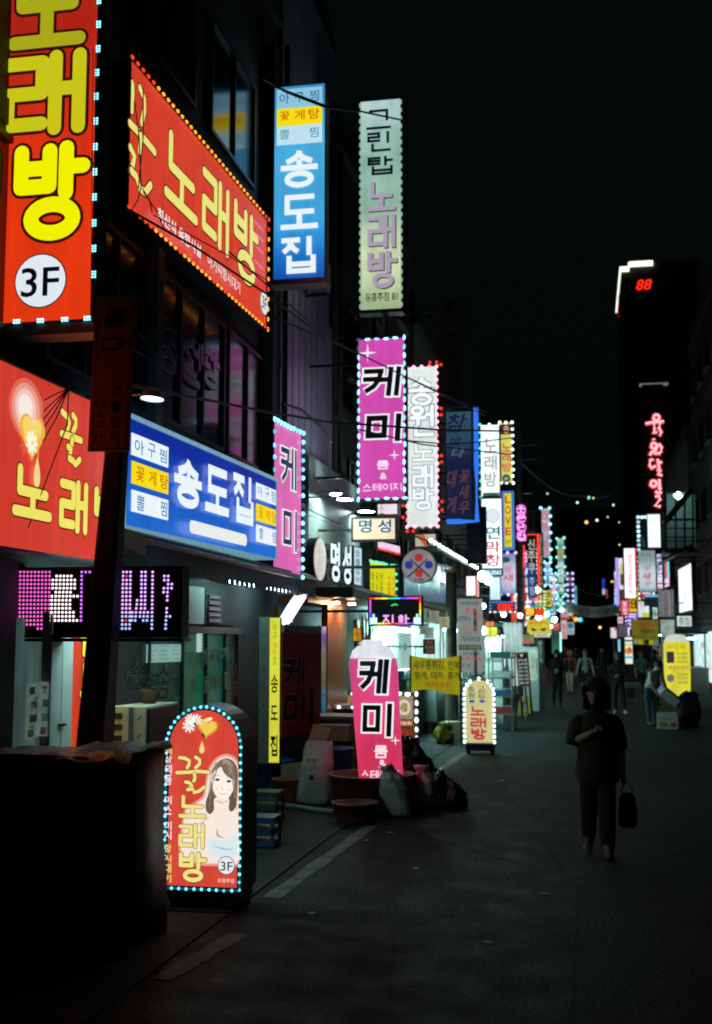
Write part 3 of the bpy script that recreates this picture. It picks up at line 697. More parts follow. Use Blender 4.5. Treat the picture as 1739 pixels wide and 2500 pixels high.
# --- no-parking sign on its leaning steel post
pt = thing('sign_post', 'leaning square steel post standing behind the covered cart', 'post', (0, 0, 0))
B0 = at_y(230, 1850, 8.5); T0 = at_y(284, 1120, 8.5); dr = (T0 - B0) / (T0.z - B0.z); foot = B0 - dr * B0.z
def sq(c, w): return [c + Vector((sx * w / 2, sy * w / 2, 0)) for sx, sy in ((-1, -1), (1, -1), (1, 1), (-1, 1))]
top = T0 + dr * 1.15
mb = MB(); mb.rings([sq(foot, .25), sq(B0, .225), sq(T0, .15), sq(top, .13)]); mb.build('post', pmat('grey_blue_painted_steel', (.055, .065, .085), .5, .2, .3, 5), pt, bevel=.02)
mb = MB(); mb.rings([sq(foot - Vector((0, 0, 0)), .36), sq(foot + Vector((0, 0, .03)), .36)]); mb.build('base_plate', M['dmetal'], pt)
s = front_sign('no_parking_sign', 'unlit amber no-parking sign with black lettering on the leaning post', 219, 722, 318, 1102, 8.32, .02, 'street sign')
s.root.rotation_euler[1] = R(1.6)
mb = MB(); mb.box(-s.w / 2, s.w / 2, .0, .02, 0, s.h); mb.build('plate', M['amber'], s.root)
w, h = s.w, s.h; i0 = .025
for (a0, b0, a1, b1) in ((i0, i0, w - i0, i0 + .006), (i0, h - i0, w - i0, h - i0 + .006), (i0, i0, i0 + .006, h - i0), (w - i0, i0, w - i0 + .006, h - i0)): s.rect(a0, b0, a1, b1, M['ink'], 'border_print', y=-.004)
s.disc(w * .5, h * .155, .085, M['redink'], 'symbol_rim'); s.disc(w * .5, h * .155, .07, M['blueink'], 'symbol_face')
s.shape([(w * .5 - .055, h * .155 - .045), (w * .5 - .045, h * .155 - .055), (w * .5 + .055, h * .155 + .045), (w * .5 + .045, h * .155 + .055)], M['redink'], 'symbol_bar')
for (u0, v0, u1, v1) in ((.24, .275, .64, .29), (.24, .345, .64, .36), (.24, .29, .28, .345), (.60, .29, .64, .345)): s.fr(u0, v0, u1, v1, M['ink'], 'camera_print')
s.shape([(w * .66, h * .30), (w * .8, h * .28), (w * .8, h * .35), (w * .66, h * .335)], M['ink'], 'camera_print')
s.col('무인카메라', .18, .40, .38, .68, M['redink'], wt=.01); s.col('불법', .60, .44, .80, .58, M['redink'], wt=.01)
s.col('주|·|정|차', .58, .585, .82, .955, M['ink'], wt=.015); s.col('단속구간', .20, .67, .44, .955, M['ink'], wt=.015)
mb = MB(); mb.box(-.1, .1, .022, .06, .3, .36); mb.box(-.1, .1, .022, .06, .7, .76); mb.build('clamp', M['dmetal'], s.root)

# --- red honey-karaoke board low on the wall
s = side_sign('honey_karaoke_board', 'red board with dripping honey picture and yellow letters beside the leaning post', (-60, 848), (262, 996), (262, 1372), (-60, 1335), -4.3, .16)
s.box(M['smetal'], .02, emat('#d43e30', 1.0, .08, 1.0))
glow = emat('#f0c8c0', 1.0, 0, film=True)
a, b = s.uv(*q3(110, 1150)); s.disc(a - .04, b, .27, F('#dc6a5a'), 'glow_print', .24); s.disc(a - .05, b, .22, F('#e69a8c'), 'glow_print', .2); s.disc(a - .06, b, .165, F('#f0c4b8'), 'glow_print', .155); s.disc(a - .07, b, .11, F('#f8e8e0'), 'glow_print', .11)
a, b = s.uv(*q3(175, 1320)); HON = F('#e8b040'); HON2 = F('#f6d470')
def heart(s, a, b, r, mat, n=26, name='heart_print', sy=1.0, rot=0.0):
    pts = []
    for k in range(n):
        t = 2 * math.pi * k / n; x = 16 * math.sin(t) ** 3 / 17; y = -(13 * math.cos(t) - 5 * math.cos(2 * t) - 2 * math.cos(3 * t) - math.cos(4 * t)) / 17
        pts.append((a + r * (x * math.cos(rot) - y * math.sin(rot)), b + r * sy * (x * math.sin(rot) + y * math.cos(rot))))
    s.shape(pts, mat, name)
def drop(s, a, b, r, mat):
    s.shape([(a + r * math.sin(t) * (math.sin(t / 2) ** 1.4), b - r * 1.7 * math.cos(t)) for t in [2 * math.pi * k / 20 for k in range(20)]], mat, 'drop_print')
heart(s, a - .08, b + .06, .22, HON); heart(s, a - .09, b + .04, .165, HON2); a2, b2_ = s.uv(*q3(165, 1690)); drop(s, a2, b2_, .075, F('#f3d68a')); s.shape([(a2 - .012, b2_ - .3), (a2 + .012, b2_ - .3), (a2 + .008, b2_ - .1), (a2 - .008, b2_ - .1)], HON, 'drop_print')
def daisy(s, a, b, r):
    for k in range(9):
        w = 2 * math.pi * k / 9; c = (a + r * .6 * math.cos(w), b + r * .6 * math.sin(w))
        s.shape([(c[0] + r * (.42 * math.cos(t) * math.cos(w) - .15 * math.sin(t) * math.sin(w)), c[1] + r * (.42 * math.cos(t) * math.sin(w) + .15 * math.sin(t) * math.cos(w))) for t in [2 * math.pi * j / 10 for j in range(10)]], WHT, 'petal_print', y=-.0022 * (s.L + 1 + k % 2 * .5))
    s.L += 2
    s.disc(a, b, r * .2, F('#f0d860'), 'petal_print')
a, b = s.uv(*q3(112, 1330)); daisy(s, a + .01, b + .1, .1)
yk = F('#eee065'); yo = F('#5a160a')
for st in ([(375, 1170), (420, 1215), (435, 1260), (418, 1330)], [(465, 1200), (490, 1240), (488, 1290), (465, 1340)], [(358, 1358), (420, 1378), (480, 1400), (530, 1420)], [(450, 1410), (446, 1440), (440, 1470)],
           [(408, 1475), (436, 1500), (425, 1540), (412, 1568)], [(415, 1575), (450, 1600), (465, 1630), (505, 1590)]):
    s.stroke([s.uv(*q3(*p)) for p in st], .030, yk, 'lettering', yo, .011)
for ch, x0, y0, x1, y1 in (('노', -85, 1600, 250, 2140), ('래', 318, 1720, 555, 2255), ('방', 615, 1805, 850, 2360)): s.px(ch, q3(x0, y0), q3(x1, y1), yk, wt=.045, out=yo, ow=.025)

# --- blue seafood restaurant sign along the wall
s = side_sign('blue_restaurant_sign', 'long blue lightbox with big white restaurant name above the navy awning', (307, 1011), (674.6, 1176), (674.6, 1363), (306, 1290), -4.05, .30)
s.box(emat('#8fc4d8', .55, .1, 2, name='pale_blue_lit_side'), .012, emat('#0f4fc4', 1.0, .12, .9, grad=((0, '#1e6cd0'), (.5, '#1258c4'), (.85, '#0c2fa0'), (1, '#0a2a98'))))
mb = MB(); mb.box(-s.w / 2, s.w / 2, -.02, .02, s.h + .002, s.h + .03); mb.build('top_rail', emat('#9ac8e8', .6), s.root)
WB = F('#eaf4f8'); BT = F('#2a7aa8'); YY = F('#f4dc10'); RB = F('#c05014')
for (x0, y0, x1, y1, m) in ((140, 262, 452, 565, WB), (140, 500, 450, 790, YY), (137, 745, 447, 1010, WB)):
    a0, b0 = s.uv(*q4(x0, y0)); a1, b1 = s.uv(*q4(x1, y1)); s.rect(a0, b0, a1, b1, m, 'menu_panel')
for ch, x0, y0, x1, y1, m in (('아', 163, 310, 240, 462, BT), ('구', 272, 345, 335, 490, BT), ('찜', 368, 395, 430, 530, BT), ('꽃', 168, 545, 237, 690, RB), ('게', 275, 580, 335, 725, RB), ('탕', 370, 615, 434, 755, RB), ('뽈', 168, 790, 233, 935, BT), ('찜', 368, 840, 424, 980, BT)):
    s.px(ch, q4(x0, y0), q4(x1, y1), m, wt=.008)
for ch, x0, y0, x1, y1 in (('송', 487, 425, 715, 940), ('도', 748, 520, 945, 985), ('집', 982, 590, 1150, 1062)): s.px(ch, q4(x0, y0), q4(x1, y1), WB, wt=.044 if ch == '도' else .036, rnd=False)
for (x0, y0, x1, y1, m) in ((1170, 685, 1342, 885, WB), (1170, 862, 1340, 1062, YY), (1168, 1040, 1340, 1230, WB)):
    a0, b0 = s.uv(*q4(x0, y0)); a1, b1 = s.uv(*q4(x1, y1)); s.rect(a0, b0, a1, b1, m, 'menu_panel')
for ch, x0, y0, x1, y1, m in (('아', 1182, 712, 1222, 812, BT), ('구', 1240, 730, 1278, 835, BT), ('찜', 1292, 755, 1328, 860, BT), ('꽃', 1184, 890, 1222, 1000, RB), ('게', 1240, 915, 1278, 1022, RB), ('탕', 1294, 935, 1330, 1040, RB), ('뽈', 1184, 1070, 1220, 1170, BT), ('찜', 1293, 1100, 1328, 1205, BT)):
    s.px(ch, q4(x0, y0), q4(x1, y1), m, wt=.004)
a0, b0 = s.uv(*q4(585, 985)); a1, b1 = s.uv(*q4(1075, 1230)); s.rect(a0, b0 + .02, a1, b1, F('#e8ecea'), 'blank_panel', r=.06)

# --- upright blue restaurant blade sign
s = front_sign('blue_blade_sign', 'tall light blue blade sign with white restaurant name and yellow menu strip', 668, 207, 795, 682, 16.0, .24)
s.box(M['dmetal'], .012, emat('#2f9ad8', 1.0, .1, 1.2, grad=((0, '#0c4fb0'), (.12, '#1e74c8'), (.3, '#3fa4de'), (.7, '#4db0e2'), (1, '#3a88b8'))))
s.cap(pmat('pink_light_tinted_rail', (.35, .3, .33), .5), .03, .07)  # rail colour carries a tint of pink sign light
LB = F('#bfe0ea')
for (x0, y0, x1, y1, m) in ((235, 185, 575, 300, F('#8cc4dc')), (235, 330, 575, 435, YY), (235, 462, 575, 575, LB)):
    a0, b0 = s.uv(*q2(x0, y0)); a1, b1 = s.uv(*q2(x1, y1)); s.rect(a0, b0, a1, b1, m, 'menu_panel')
for ch, x0, y0, x1, y1, m in (('아', 255, 215, 330, 285, F('#2f6f9c')), ('구', 370, 205, 440, 275, F('#2f6f9c')), ('찜', 480, 192, 552, 265, F('#2f6f9c')), ('꽃', 258, 352, 332, 412, RB), ('게', 370, 342, 445, 408, RB), ('탕', 475, 330, 556, 402, RB), ('뽈', 258, 488, 332, 556, F('#5a98b4')), ('찜', 478, 470, 550, 540, F('#5a98b4'))):
    s.px(ch, q2(x0, y0), q2(x1, y1), m, wt=.012)
for ch, x0, y0, x1, y1 in (('송', 268, 640, 543, 910), ('도', 268, 982, 546, 1222), ('집', 273, 1298, 530, 1556)): s.px(ch, q2(x0, y0), q2(x1, y1), WB, wt=.036, rnd=False)
s.arms(XL, (.06, .5, .94))

# --- pale green karaoke blade sign
s = front_sign('green_blade_sign', 'tall pale green scalloped blade sign with black and mauve karaoke letters', 880, 244, 980, 756, 19.6, .22)
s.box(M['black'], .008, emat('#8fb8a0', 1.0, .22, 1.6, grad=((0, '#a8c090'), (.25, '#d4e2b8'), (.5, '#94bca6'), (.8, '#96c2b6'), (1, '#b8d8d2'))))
s.cap(M['smetal'], .02, .06)
sc = led('#a6c8b8', .75)
for side in (0, 1):
    n = 26
    for k in range(n): shared('edge_scallop', bulb_mesh(sc, .02, .05, .01), s.root, s.P(s.w * side, s.h * (k + .5) / n, -.006))
for ch, x0, y0, x1, y1 in (('그', 905, 338, 1090, 470), ('린', 912, 505, 1088, 640), ('탑', 915, 690, 1105, 815)): s.px(ch, q2(x0, y0), q2(x1, y1), INKB, wt=.025, rnd=False)
for ch, x0, y0, x1, y1 in (('노', 915, 875, 1125, 1085), ('래', 918, 1128, 1125, 1365), ('방', 918, 1405, 1140, 1668)):
    s.px(ch, q2(x0 + 8, y0 + 8), q2(x1 + 8, y1 + 8), F('#22302c'), wt=.035, rnd=False); s.px(ch, q2(x0, y0), q2(x1, y1), F('#a89ab0'), wt=.035, rnd=False)
s.px('유흥주점 B1', q2(900, 1712), q2(1142, 1765), INKB, wt=.012)
mb = MB(); mb.tube([(.06, .1, -.05), (.06, .1, -.95)], .05, 8); mb.build('support_tube', M['smetal'], s.root)
s.arms(XL, (.1, .9))

# --- pink karaoke blade sign framed in blue-white lights
def kemi_art(s, sh=.22, star1=True):
    s.ft('케', .08, .185, .92, .365, INKB, wt=.035, shear=sh, out=WHT, ow=.05, rnd=False)
    s.ft('미', .16, .475, .92, .645, INKB, wt=.05, shear=sh * .6, out=WHT, ow=.05, rnd=False)
    WP = F('#f6d8ee')
    s.ft('룸', .40, .76, .66, .815, WP, wt=.03); s.ft('&', .47, .835, .62, .875, WP, wt=.03); s.ft('스테이지', .10, .90, .93, .945, WP, wt=.03)
    star(s, .22 * s.w, .095 * s.h, .2 * s.w, WHT); star(s, .77 * s.w, .73 * s.h, .12 * s.w, WHT)
PINK = emat('#d24cb0', 1.0, .07, 1.3)
s = front_sign('pink_blade_sign', 'tall pink blade sign framed in blue white lights with black slanted letters', 873, 824, 991, 1221, 18.7, .26)
s.box(M['black'], .02, PINK); kemi_art(s)
s.leds(s.edge(.02), .148, CY, .048, .022, closed=True, along=True, name='led_bulb')
s.arms(XL, (.15, .85))
# the same sign again flat along the wall
s = side_sign('pink_wall_sign', 'pink sign board mounted along the wall edged with bluish bulbs', (668, 1025), (738, 1058), (735, 1412), (664, 1395), -3.98, .2)
s.box(M['black'], .02, emat('#e06cb8', 1.0, .12, 1.1))
for ch, x0, y0, x1, y1 in (('케', 150, 1010, 275, 1395), ('미', 165, 1530, 272, 1890)): s.px(ch, q5(x0, y0), q5(x1, y1), F('#1c3450'), wt=.026, out=WHT, ow=.04, rnd=False)
s.leds([(0, .0), (s.w, 0), (s.w, s.h)], .125, CY, .034, .034, name='led_bulb'); s.leds([(0, 0), (0, s.h * .5)], .17, CY2, .03, .03, name='led_bulb')

# --- white karaoke blade sign framed in red and white bulbs
s = front_sign('white_blade_sign', 'tall white karaoke blade sign with outlined letters framed in red bulbs', 990, 892, 1072, 1290, 21.6, .24)
s.box(pmat('dark_red_housing', (.10, .012, .015), .5), .03, emat('#dce6e4', 1.1, .10, 1.6))
for i, (ch, x0, y0, x1, y1) in enumerate((('송', 1190, 460, 1405, 700), ('원', 1200, 700, 1400, 950), ('노', 1222, 1000, 1400, 1150), ('래', 1222, 1185, 1395, 1370), ('방', 1225, 1375, 1400, 1550))):
    s.px(ch, q5(x0, y0), q5(x1, y1), F('#f8fcfc'), wt=.036, out=F('#2c5464'), ow=.026, rnd=False)
s.leds(s.edge(.03), .13, PK, .036, .03, closed=True, along=True)
for a, b in [(s.w + .045, s.h * t) for t in (.0, .27, .31, .56, .60, .84, .89)] + [(s.w * t, -.05) for t in (.75, .95)] + [(s.w * t, s.h + .045) for t in (.05, .22)] + [(-.05, s.h * t) for t in (.86, .93)]:
    mb = MB(); p = s.P(a, b, .02); mb.box(p[0] - .03, p[0] + .03, .01, .12, p[2] - .03, p[2] + .03); mb.build('bulb_holder', M['black'], s.root)
    shared('red_bulb', bulb_mesh(RDL, .032, .032), s.root, s.P(a, b, .01))
s.arms(XL, (.1, .9))

# --- dim blue sign in a blue neon tube frame
s = front_sign('blue_neon_sign', 'dim dark blue sign with brown seafood letters inside a blue neon tube', 1088, 1003, 1154, 1268, 26.0, .25)
s.box(M['black'], .02, emat('#24304e', .62, .25, 1.3, grad=((0, '#232c50'), (.55, '#262c58'), (.75, '#3c5a74'), (1, '#44687c'))))
BR = F('#5c3c40'); DB = F('#141c40')
for ch, x0, y0, x1, y1, m in (('참', 505, 425, 690, 590, DB), ('바', 530, 630, 640, 720, DB), ('다', 545, 740, 670, 830, F('#4c6478')), ('꽃', 620, 950, 715, 1065, BR), ('새', 615, 1090, 715, 1215, BR), ('우', 610, 1240, 710, 1355, BR), ('대', 500, 950, 600, 1110, BR), ('게', 500, 1195, 600, 1350, BR)):
    s.px(ch, q6(x0, y0), q6(x1, y1), m, wt=.012, shear=.25)
NB = emat('#2c74e8', 1.15, 0); mb = MB(); w = s.w / 2
mb.tube([s.P(s.w + .09, -.05, -.04), s.P(s.w + .09, s.h * .5, -.04), s.P(s.w + .09, s.h + .05, -.04), s.P(s.w * .5, s.h + .05, -.04), s.P(.02, s.h + .05, -.04)], .055, 8); mb.build('neon_tube', NB, s.root, True)
s.arms(XL, (.1, .9))
# --- unlit dark sign above it
s = front_sign('unlit_blade_sign', 'unlit brown blade sign with faded round emblems above the neon framed sign', 1070, 728, 1137, 992, 25.8, .25)
mb = MB(); mb.box(-s.w / 2, s.w / 2, .0, .25, 0, s.h); mb.build('panel', pmat('faded_pinkish_panel', (.16, .12, .12), .6, 0, .25, 2), s.root)
s.disc(s.w * .45, s.h * .08, .12, M['ink'], 'emblem'); s.disc(s.w * .45, s.h * .35, .12, pmat('teal_ink', (.01, .05, .06), .6), 'emblem'); s.ft('주류판매', .1, .42, .9, .48, M['ink'], wt=.0)
s.col('동구식당', .3, .5, .75, .98, pmat('dull_red_ink', (.08, .015, .015), .6), wt=.03)
s.arms(XL, (.1, .9))

# --- lightbox and wall letters of the restaurant with metal cladding
s = front_sign('name_lightbox', 'small cream lightbox with two dark blue syllables under the pink sign', 858, 1262, 969, 1321, 18.9, .2)
s.box(M['black'], .03, emat('#f2d8b4', 1.0, .05, 1.5))
for ch, x0, x1 in (('명', 705, 830), ('성', 890, 1020)): s.px(ch, d8(x0, 195), d8(x1, 320), F('#20303c'), wt=.015, out=F('#b8dcf4'), ow=.03)
s.arms(XL, (.5,))
pl = thing('cladding_wall', 'grey green metal wall panels behind the restaurant letters', 'wall panel', (XL + .12, 0, 0))
for k, (ya, yb) in enumerate(((18.3, 19.75), (19.765, 21.2), (21.215, 22.7))):
    for za, zb in ((3.45, 4.05), (4.065, 4.95)):
        mb = MB(); mb.box(0.0, .1, ya, yb, za, zb); mb.build('cladding_panel', M['clad'], pl, bevel=.006)
mb = MB(); mb.box(.0, .16, 18.3, 22.7, 2.75, 3.44); mb.build('fascia', M['black'], pl)
s = side_sign('channel_letters', 'white glowing channel letters standing off the dark fascia', d8(430, 385), d8(632, 440), d8(632, 835), d8(430, 800), XL + .42, .1, 'lettering')
GW = emat('#dff2f8', 1.15, .0)
for ch, x0, y0, x1, y1 in (('명', 432, 395, 520, 810), ('성', 545, 430, 632, 830)):
    a0, b0 = s.uv(*d8(x0, y0)); a1, b1 = s.uv(*d8(x1, y1)); pts, fs, _, _2 = glyphs(ch, .03)
    mb = MB(); V0 = [s.P(a0 + (a1 - a0) * u, b1 - (b1 - b0) * v, 0) for u, v in pts]; mb.add(V0, fs); mb.build('letter', GW, s.root)
    mb = MB(); mb.add([(x, .1, z) for x, y, z in V0], fs); p = s.P((a0 + a1) / 2, (b0 + b1) / 2)
    mb.box(p[0] - .03, p[0] + .03, .12, .28, p[2] - .3, p[2] + .3); mb.build('letter_back', M['black'], s.root)
s = side_sign('oval_emblem', 'upright white oval lit emblem beside the channel letters', d8(265, 355), d8(390, 380), d8(390, 810), d8(265, 780), XL + .45, .1, 'sign')
n = 28; mb = MB(); mb.prism([(s.w / 2 * math.cos(2 * math.pi * k / n), .01, s.h / 2 + s.h / 2 * math.sin(2 * math.pi * k / n)) for k in range(n)], (0, .14, 0)); mb.build('housing', M['black'], s.root)
s.disc(s.w / 2, s.h / 2, s.w * .48, emat('#cfc8c4', 1.0, .15, 5), 'face', s.h * .485, y=0)
s.ft('명성', .3, .3, .7, .36, F('#78a888'), wt=.0)
s = side_sign('menu_strip', 'narrow white lit strip with dark lettering beside the channel letters', d8(652, 445), d8(735, 468), d8(732, 848), d8(650, 832), XL + .40, .1, 'sign')
s.box(M['black'], .02, emat('#c8e4f4', 1.0, .05)); s.col('숯불갈비', .2, .06, .8, .96, F('#5a7080'), wt=.02)

# --- yellow sign with green bulbs
s = side_sign('yellow_menu_sign', 'bright yellow menu sign edged with green bulbs above the rainbow framed display', d8(815, 590), d8(1060, 655), d8(1060, 935), d8(800, 930), -3.85, .12)
s.box(M['black'], .01, emat('#d8d810', 1.0, .08, 2))
for k in range(3): s.col('막창|국수|전골'.split('|')[k], .07 + k * .15, .3, .16 + k * .15, .95, INKB, wt=.0)
for k in range(2): s.col('고기'[k] * 1 + '집', .64 + k * .18, .38, .78 + k * .18, .98, F('#c86820'), wt=.02)
s.leds([(0, 0), (s.w, 0), (s.w, s.h)], .16, GRN, .03)

# --- round sign with crossed sticks
c = at_y(1023, 1382, 19.4); r = (at_y(1065, 1382, 19.4) - c).x
s = Sign('round_game_room_sign', 'round grey sign with red and blue dots and crossed sticks', 'sign', (c.x - r, 19.4), (c.x + r, 19.4), c.z + r, c.z - r, .2)
n = 36; mb = MB(); mb.prism([(r * math.cos(2 * math.pi * k / n), .0, r + r * math.sin(2 * math.pi * k / n)) for k in range(n)], (0, .2, 0)); mb.build('drum', M['smetal'], s.root)
s.disc(r, r, r * .97, emat('#a89fa4', .62, .18, 3), 'face', y=-.004)
for a, b, m in ((1, .5, '#b83430'), (1, 1.42, '#b83430'), (.42, .93, '#2c3a94'), (1.58, .93, '#2c3a94')): s.disc(a * r, b * r, r * .24, F(m, .8), 'dot_print')
DK = F('#28304a', .8)
for sg in (-1, 1):
    s.shape([(r + sg * r * x, r * y) for x, y in ((-.52, .62), (-.48, .56), (.66, 1.58), (.60, 1.66))], DK, 'stick_print')
s.text('3층', r * .72, r * 1.68, r * 1.32, r * 1.92, F('#303828', .8), wt=.01)
mb = MB(); mb.bar((-r, .1, r), (XL - s.root.location.x, .1, r), .05); mb.build('bracket_arm', M['dmetal'], s.root)

# --- moving-letter display with rainbow edge
s = front_sign('rainbow_display', 'black LED display with rainbow edge and pink basement lettering', 899, 1455, 1032, 1528, 17.6, .14)
s.box(M['black'], .015, emat('#080c10', .5, 0))
cols = ['#ff3048', '#ffb020', '#f0f040', '#40e860', '#30d8ff', '#4060ff', '#c050ff', '#ff50c0']
per = s.edge(.035); k = 0
for (a0, b0), (a1, b1) in zip(per, per[1:] + per[:1]):
    d = math.hypot(a1 - a0, b1 - b0); n = int(d / .045)
    for i in range(n):
        hz = abs(a1 - a0) > abs(b1 - b0)
        shared('edge_led', bulb_mesh(led(cols[(k // 2) % 8], 1.5), .026 if hz else .014, .014 if hz else .026, .006), s.root, s.P(a0 + (a1 - a0) * i / n, b0 + (b1 - b0) * i / n, -.004)); k += 1
PKT = F('#f4b0f0', 1.1)
s.ft('지', .27, .62, .47, .93, PKT, wt=.05); s.ft('하', .55, .62, .76, .93, PKT, wt=.05)
for u in (.04, .84): s.fr(u + .045, .60, u + .085, .72, F('#bfe4ff', 1.2), 'arrow_print'); s.fr(u, .72, u + .13, .94, F('#d8f0ff', 1.2), 'arrow_print')
s.shape([(s.w * x, s.h * y) for x, y in ((.42, .33), (.46, .27), (.52, .25), (.56, .31), (.53, .33), (.49, .30), (.45, .35))], F('#40e070'), 'light_print')
s.arms(XL, (.5,))

# --- yellow upright strip of the seafood restaurant
s = front_sign('yellow_blade_sign', 'narrow yellow lit blade sign with black restaurant name beside the red panel', 658, 1508, 683, 1862, 14.6, .12)
x = at_y(632, 1680, 14.6).x - at_y(658, 1680, 14.6).x
mb = MB(); mb.box(-s.w / 2 + x, -s.w / 2, .0, .12, -.01, s.h + .01); mb.build('side_panel', pmat('pale_green_grey_panel', (.30, .36, .33), .55, 0, .15, 3), s.root)
mb = MB(); mb.box(-s.w / 2, s.w / 2, .006, .12, 0, s.h); mb.build('housing', M['dmetal'], s.root)
for i in range(4):
    mb = MB(); mb.box(-s.w / 2 + x * .62, -s.w / 2 + x * .45, -.006, -.001, s.h * (.15 + .24 * i), s.h * (.15 + .24 * i) + .02); mb.build('clip', M['dmetal'], s.root)
s.rect(0, 0, s.w, s.h, emat('#d8d83c', 1.0, .06, 3), 'face', y=0.0)
for t, v0, v1, cc in (('아구', .04, .16, '#8a8838'), ('게탕', .17, .26, '#b08030'), ('뽈찜', .27, .33, '#8a9040')):
    s.col(t, .3, v0, .7, v1, F(cc), wt=.0)
s.col('송', .18, .385, .86, .53, INKB, wt=.015); s.col('도', .18, .60, .86, .715, INKB, wt=.02); s.col('집', .18, .80, .86, .965, INKB, wt=.02)

# --- dot-matrix ticker
s = front_sign('dot_matrix_ticker', 'black dot-matrix ticker with glowing magenta and violet dots', -6, 1384, 446, 1557, 8.95, .16)
s.box(M['black'], .02, pmat('ticker_face', (.006, .006, .012), .4))
G = {}
for r_ in range(15):
    for c_ in range(-3, 6):
        if r_ < 14 or c_ >= 2: G[(130 + 31 * c_, r_)] = 'm'
for r_, xs in {1: range(345, 475, 31), 2: range(313, 500, 31), 3: range(313, 500, 31), 4: range(313, 500, 31), 5: range(340, 466, 31), 6: (308, 340, 371, 402, 433, 463, 492, 524), 7: range(306, 490, 31), 8: range(306, 490, 31), 9: range(306, 490, 31), 10: range(306, 500, 31), 11: range(306, 500, 31), 12: range(306, 530, 31)}.items():
    for x in xs: G[(x, r_)] = 'w'
for r_ in range(13): G[(557, r_)] = 'p'
for x in (590, 625): G[(x, 0)] = 'p'
for r_ in range(15):
    for x in (876, 907, 938, 970): G[(x, r_)] = 'r' if (x, r_) in ((938, 1), (938, 12)) else 'v'
    G[(1158, r_)] = 'v'
    if r_ < 10: G[(1065, r_)] = 'v'; G[(1097, r_)] = 'v'
for r_, xs in {7: (1030,), 8: (1028,), 9: (1024,), 10: (990, 1022, 1058, 1090, 1122), 11: (990, 1020, 1056, 1088, 1120), 12: (986, 1016, 1084, 1116), 1: (1257, 1290), 2: (1257, 1290), 3: (1290, 1322), 4: (1255, 1288, 1320), 5: (1253, 1286), 6: (1285,), 9.01: (1282,), 10.01: (1281,), 11.01: (1280, 1310), 12.01: (1277,), 13: (1276,), 14: (1275,)}.items():
    for x in xs: G[(x, int(r_))] = 'v'
G[(1285, 7)] = 'v'
PC = {'m': led('#f060c8', 1.3), 'w': led('#fff0f0', 1.8), 'p': led('#d070ff', 1.4), 'v': led('#d8a0ff', 1.7), 'r': led('#ff4040', 1.0), 'b': led('#a8b0ff', 1.6)}
for (x, r_), k in sorted(G.items()):
    a, b = s.uv(*q7(x - .55 * r_, 127 + 34.2 * r_)); k2 = 'b' if k == 'v' and r_ > 10 else k
    shared('led_dot', bulb_mesh(PC[k2], .0105, .0105, .008), s.root, s.P(a, b, -.004))
s.arms(XL, (.5,))
mb = MB(); mb.box(-s.w / 2, s.w / 2, .0, .2, -.03, -.004); mb.build('bottom_rail', M['dmetal'], s.root)
# ------------------------------------------------------------------ arched floor sign with the portrait
def arch_pts(w, h, n=18):
    r = w / 2
    return [(-r, 0), (r, 0)] + [(r * math.cos(math.pi * k / n), h - r + r * math.sin(math.pi * k / n)) for k in range(n + 1)]
def arch_sign(name, label, cx, Y, w, h, z0, t, face, house, leg=None, rim=.03, rz=0.0, xs=None):
    root = thing(name, label, 'floor sign', (cx, Y, 0), rz)
    mb = MB(); mb.prism([(x, 0, z + z0) for x, z in arch_pts(w, h)], (0, t, 0)); mb.build('cabinet', house, root)
    mb = MB(); mb.prism([(x, -.006, z + z0 + rim) for x, z in arch_pts(w - 2 * rim, h - 2 * rim)], (0, .004, 0)); mb.build('face', face, root)
    mb = MB(); mb.box(-w / 2 + .02, w / 2 - .02, .03, t - .03, .06, z0 - .003); mb.build('base_box', M['black'], root)
    for sx in (-1, 1):
        for yy in (.06, t - .06): mb = MB(); mb.tube([(sx * (w / 2 - .06), yy, 0.0), (sx * (w / 2 - .06), yy, .06)], .03, 8); mb.build('caster', M['rubber'], root)
    return root
YA = 8.6; rgt = at_y(592, 1950, YA).x; lft = at_y(402, 1950, YA).x; zt = at_y(500, 1722, YA).z; zb = at_y(500, 2176, YA).z
aw, ah = rgt - lft, zt - zb
root = arch_sign('arched_karaoke_sign', 'red arched floor sign with a smiling woman portrait ringed by cyan bulbs', (lft + rgt) / 2, YA, aw, ah, zb, .40, emat('#d84838', 1.0, .06, 2.2), pmat('dark_violet_cabinet', (.022, .018, .028), .42, .1, .35, 4, .1, 30), rim=.034)
s = Sign.__new__(Sign); s.w, s.h, s.t, s.L = aw, ah, .4, 3; s.ux = Vector((1, 0, 0)); s.n = Vector((0, -1, 0)); s.o = Vector((lft, YA, zt)); s.root = root
_P = Sign.P
s.P = lambda a, b, y=0.0: (a - aw / 2, y * .6 - .006 if y > -.2 and y < 0 else y, zt - b)
U = lambda x, y: s.uv(*q8(x, y))
def smooth(pts, n=5):
    """closed Catmull-Rom outline"""
    o = []; k = len(pts)
    for i in range(k):
        p0, p1, p2, p3 = (Vector(pts[(i + j) % k]) for j in (-1, 0, 1, 2))
        for t in [j / n for j in range(n)]:
            o.append(tuple(.5 * ((2 * p1) + (p2 - p0) * t + (2 * p0 - 5 * p1 + 4 * p2 - p3) * t * t + (3 * p1 - p0 - 3 * p2 + p3) * t ** 3)))
    return o
def art(s, U, pts, mat, name, n=5): s.shape([tuple(U(*p)) for p in smooth(pts, n)], mat, name)
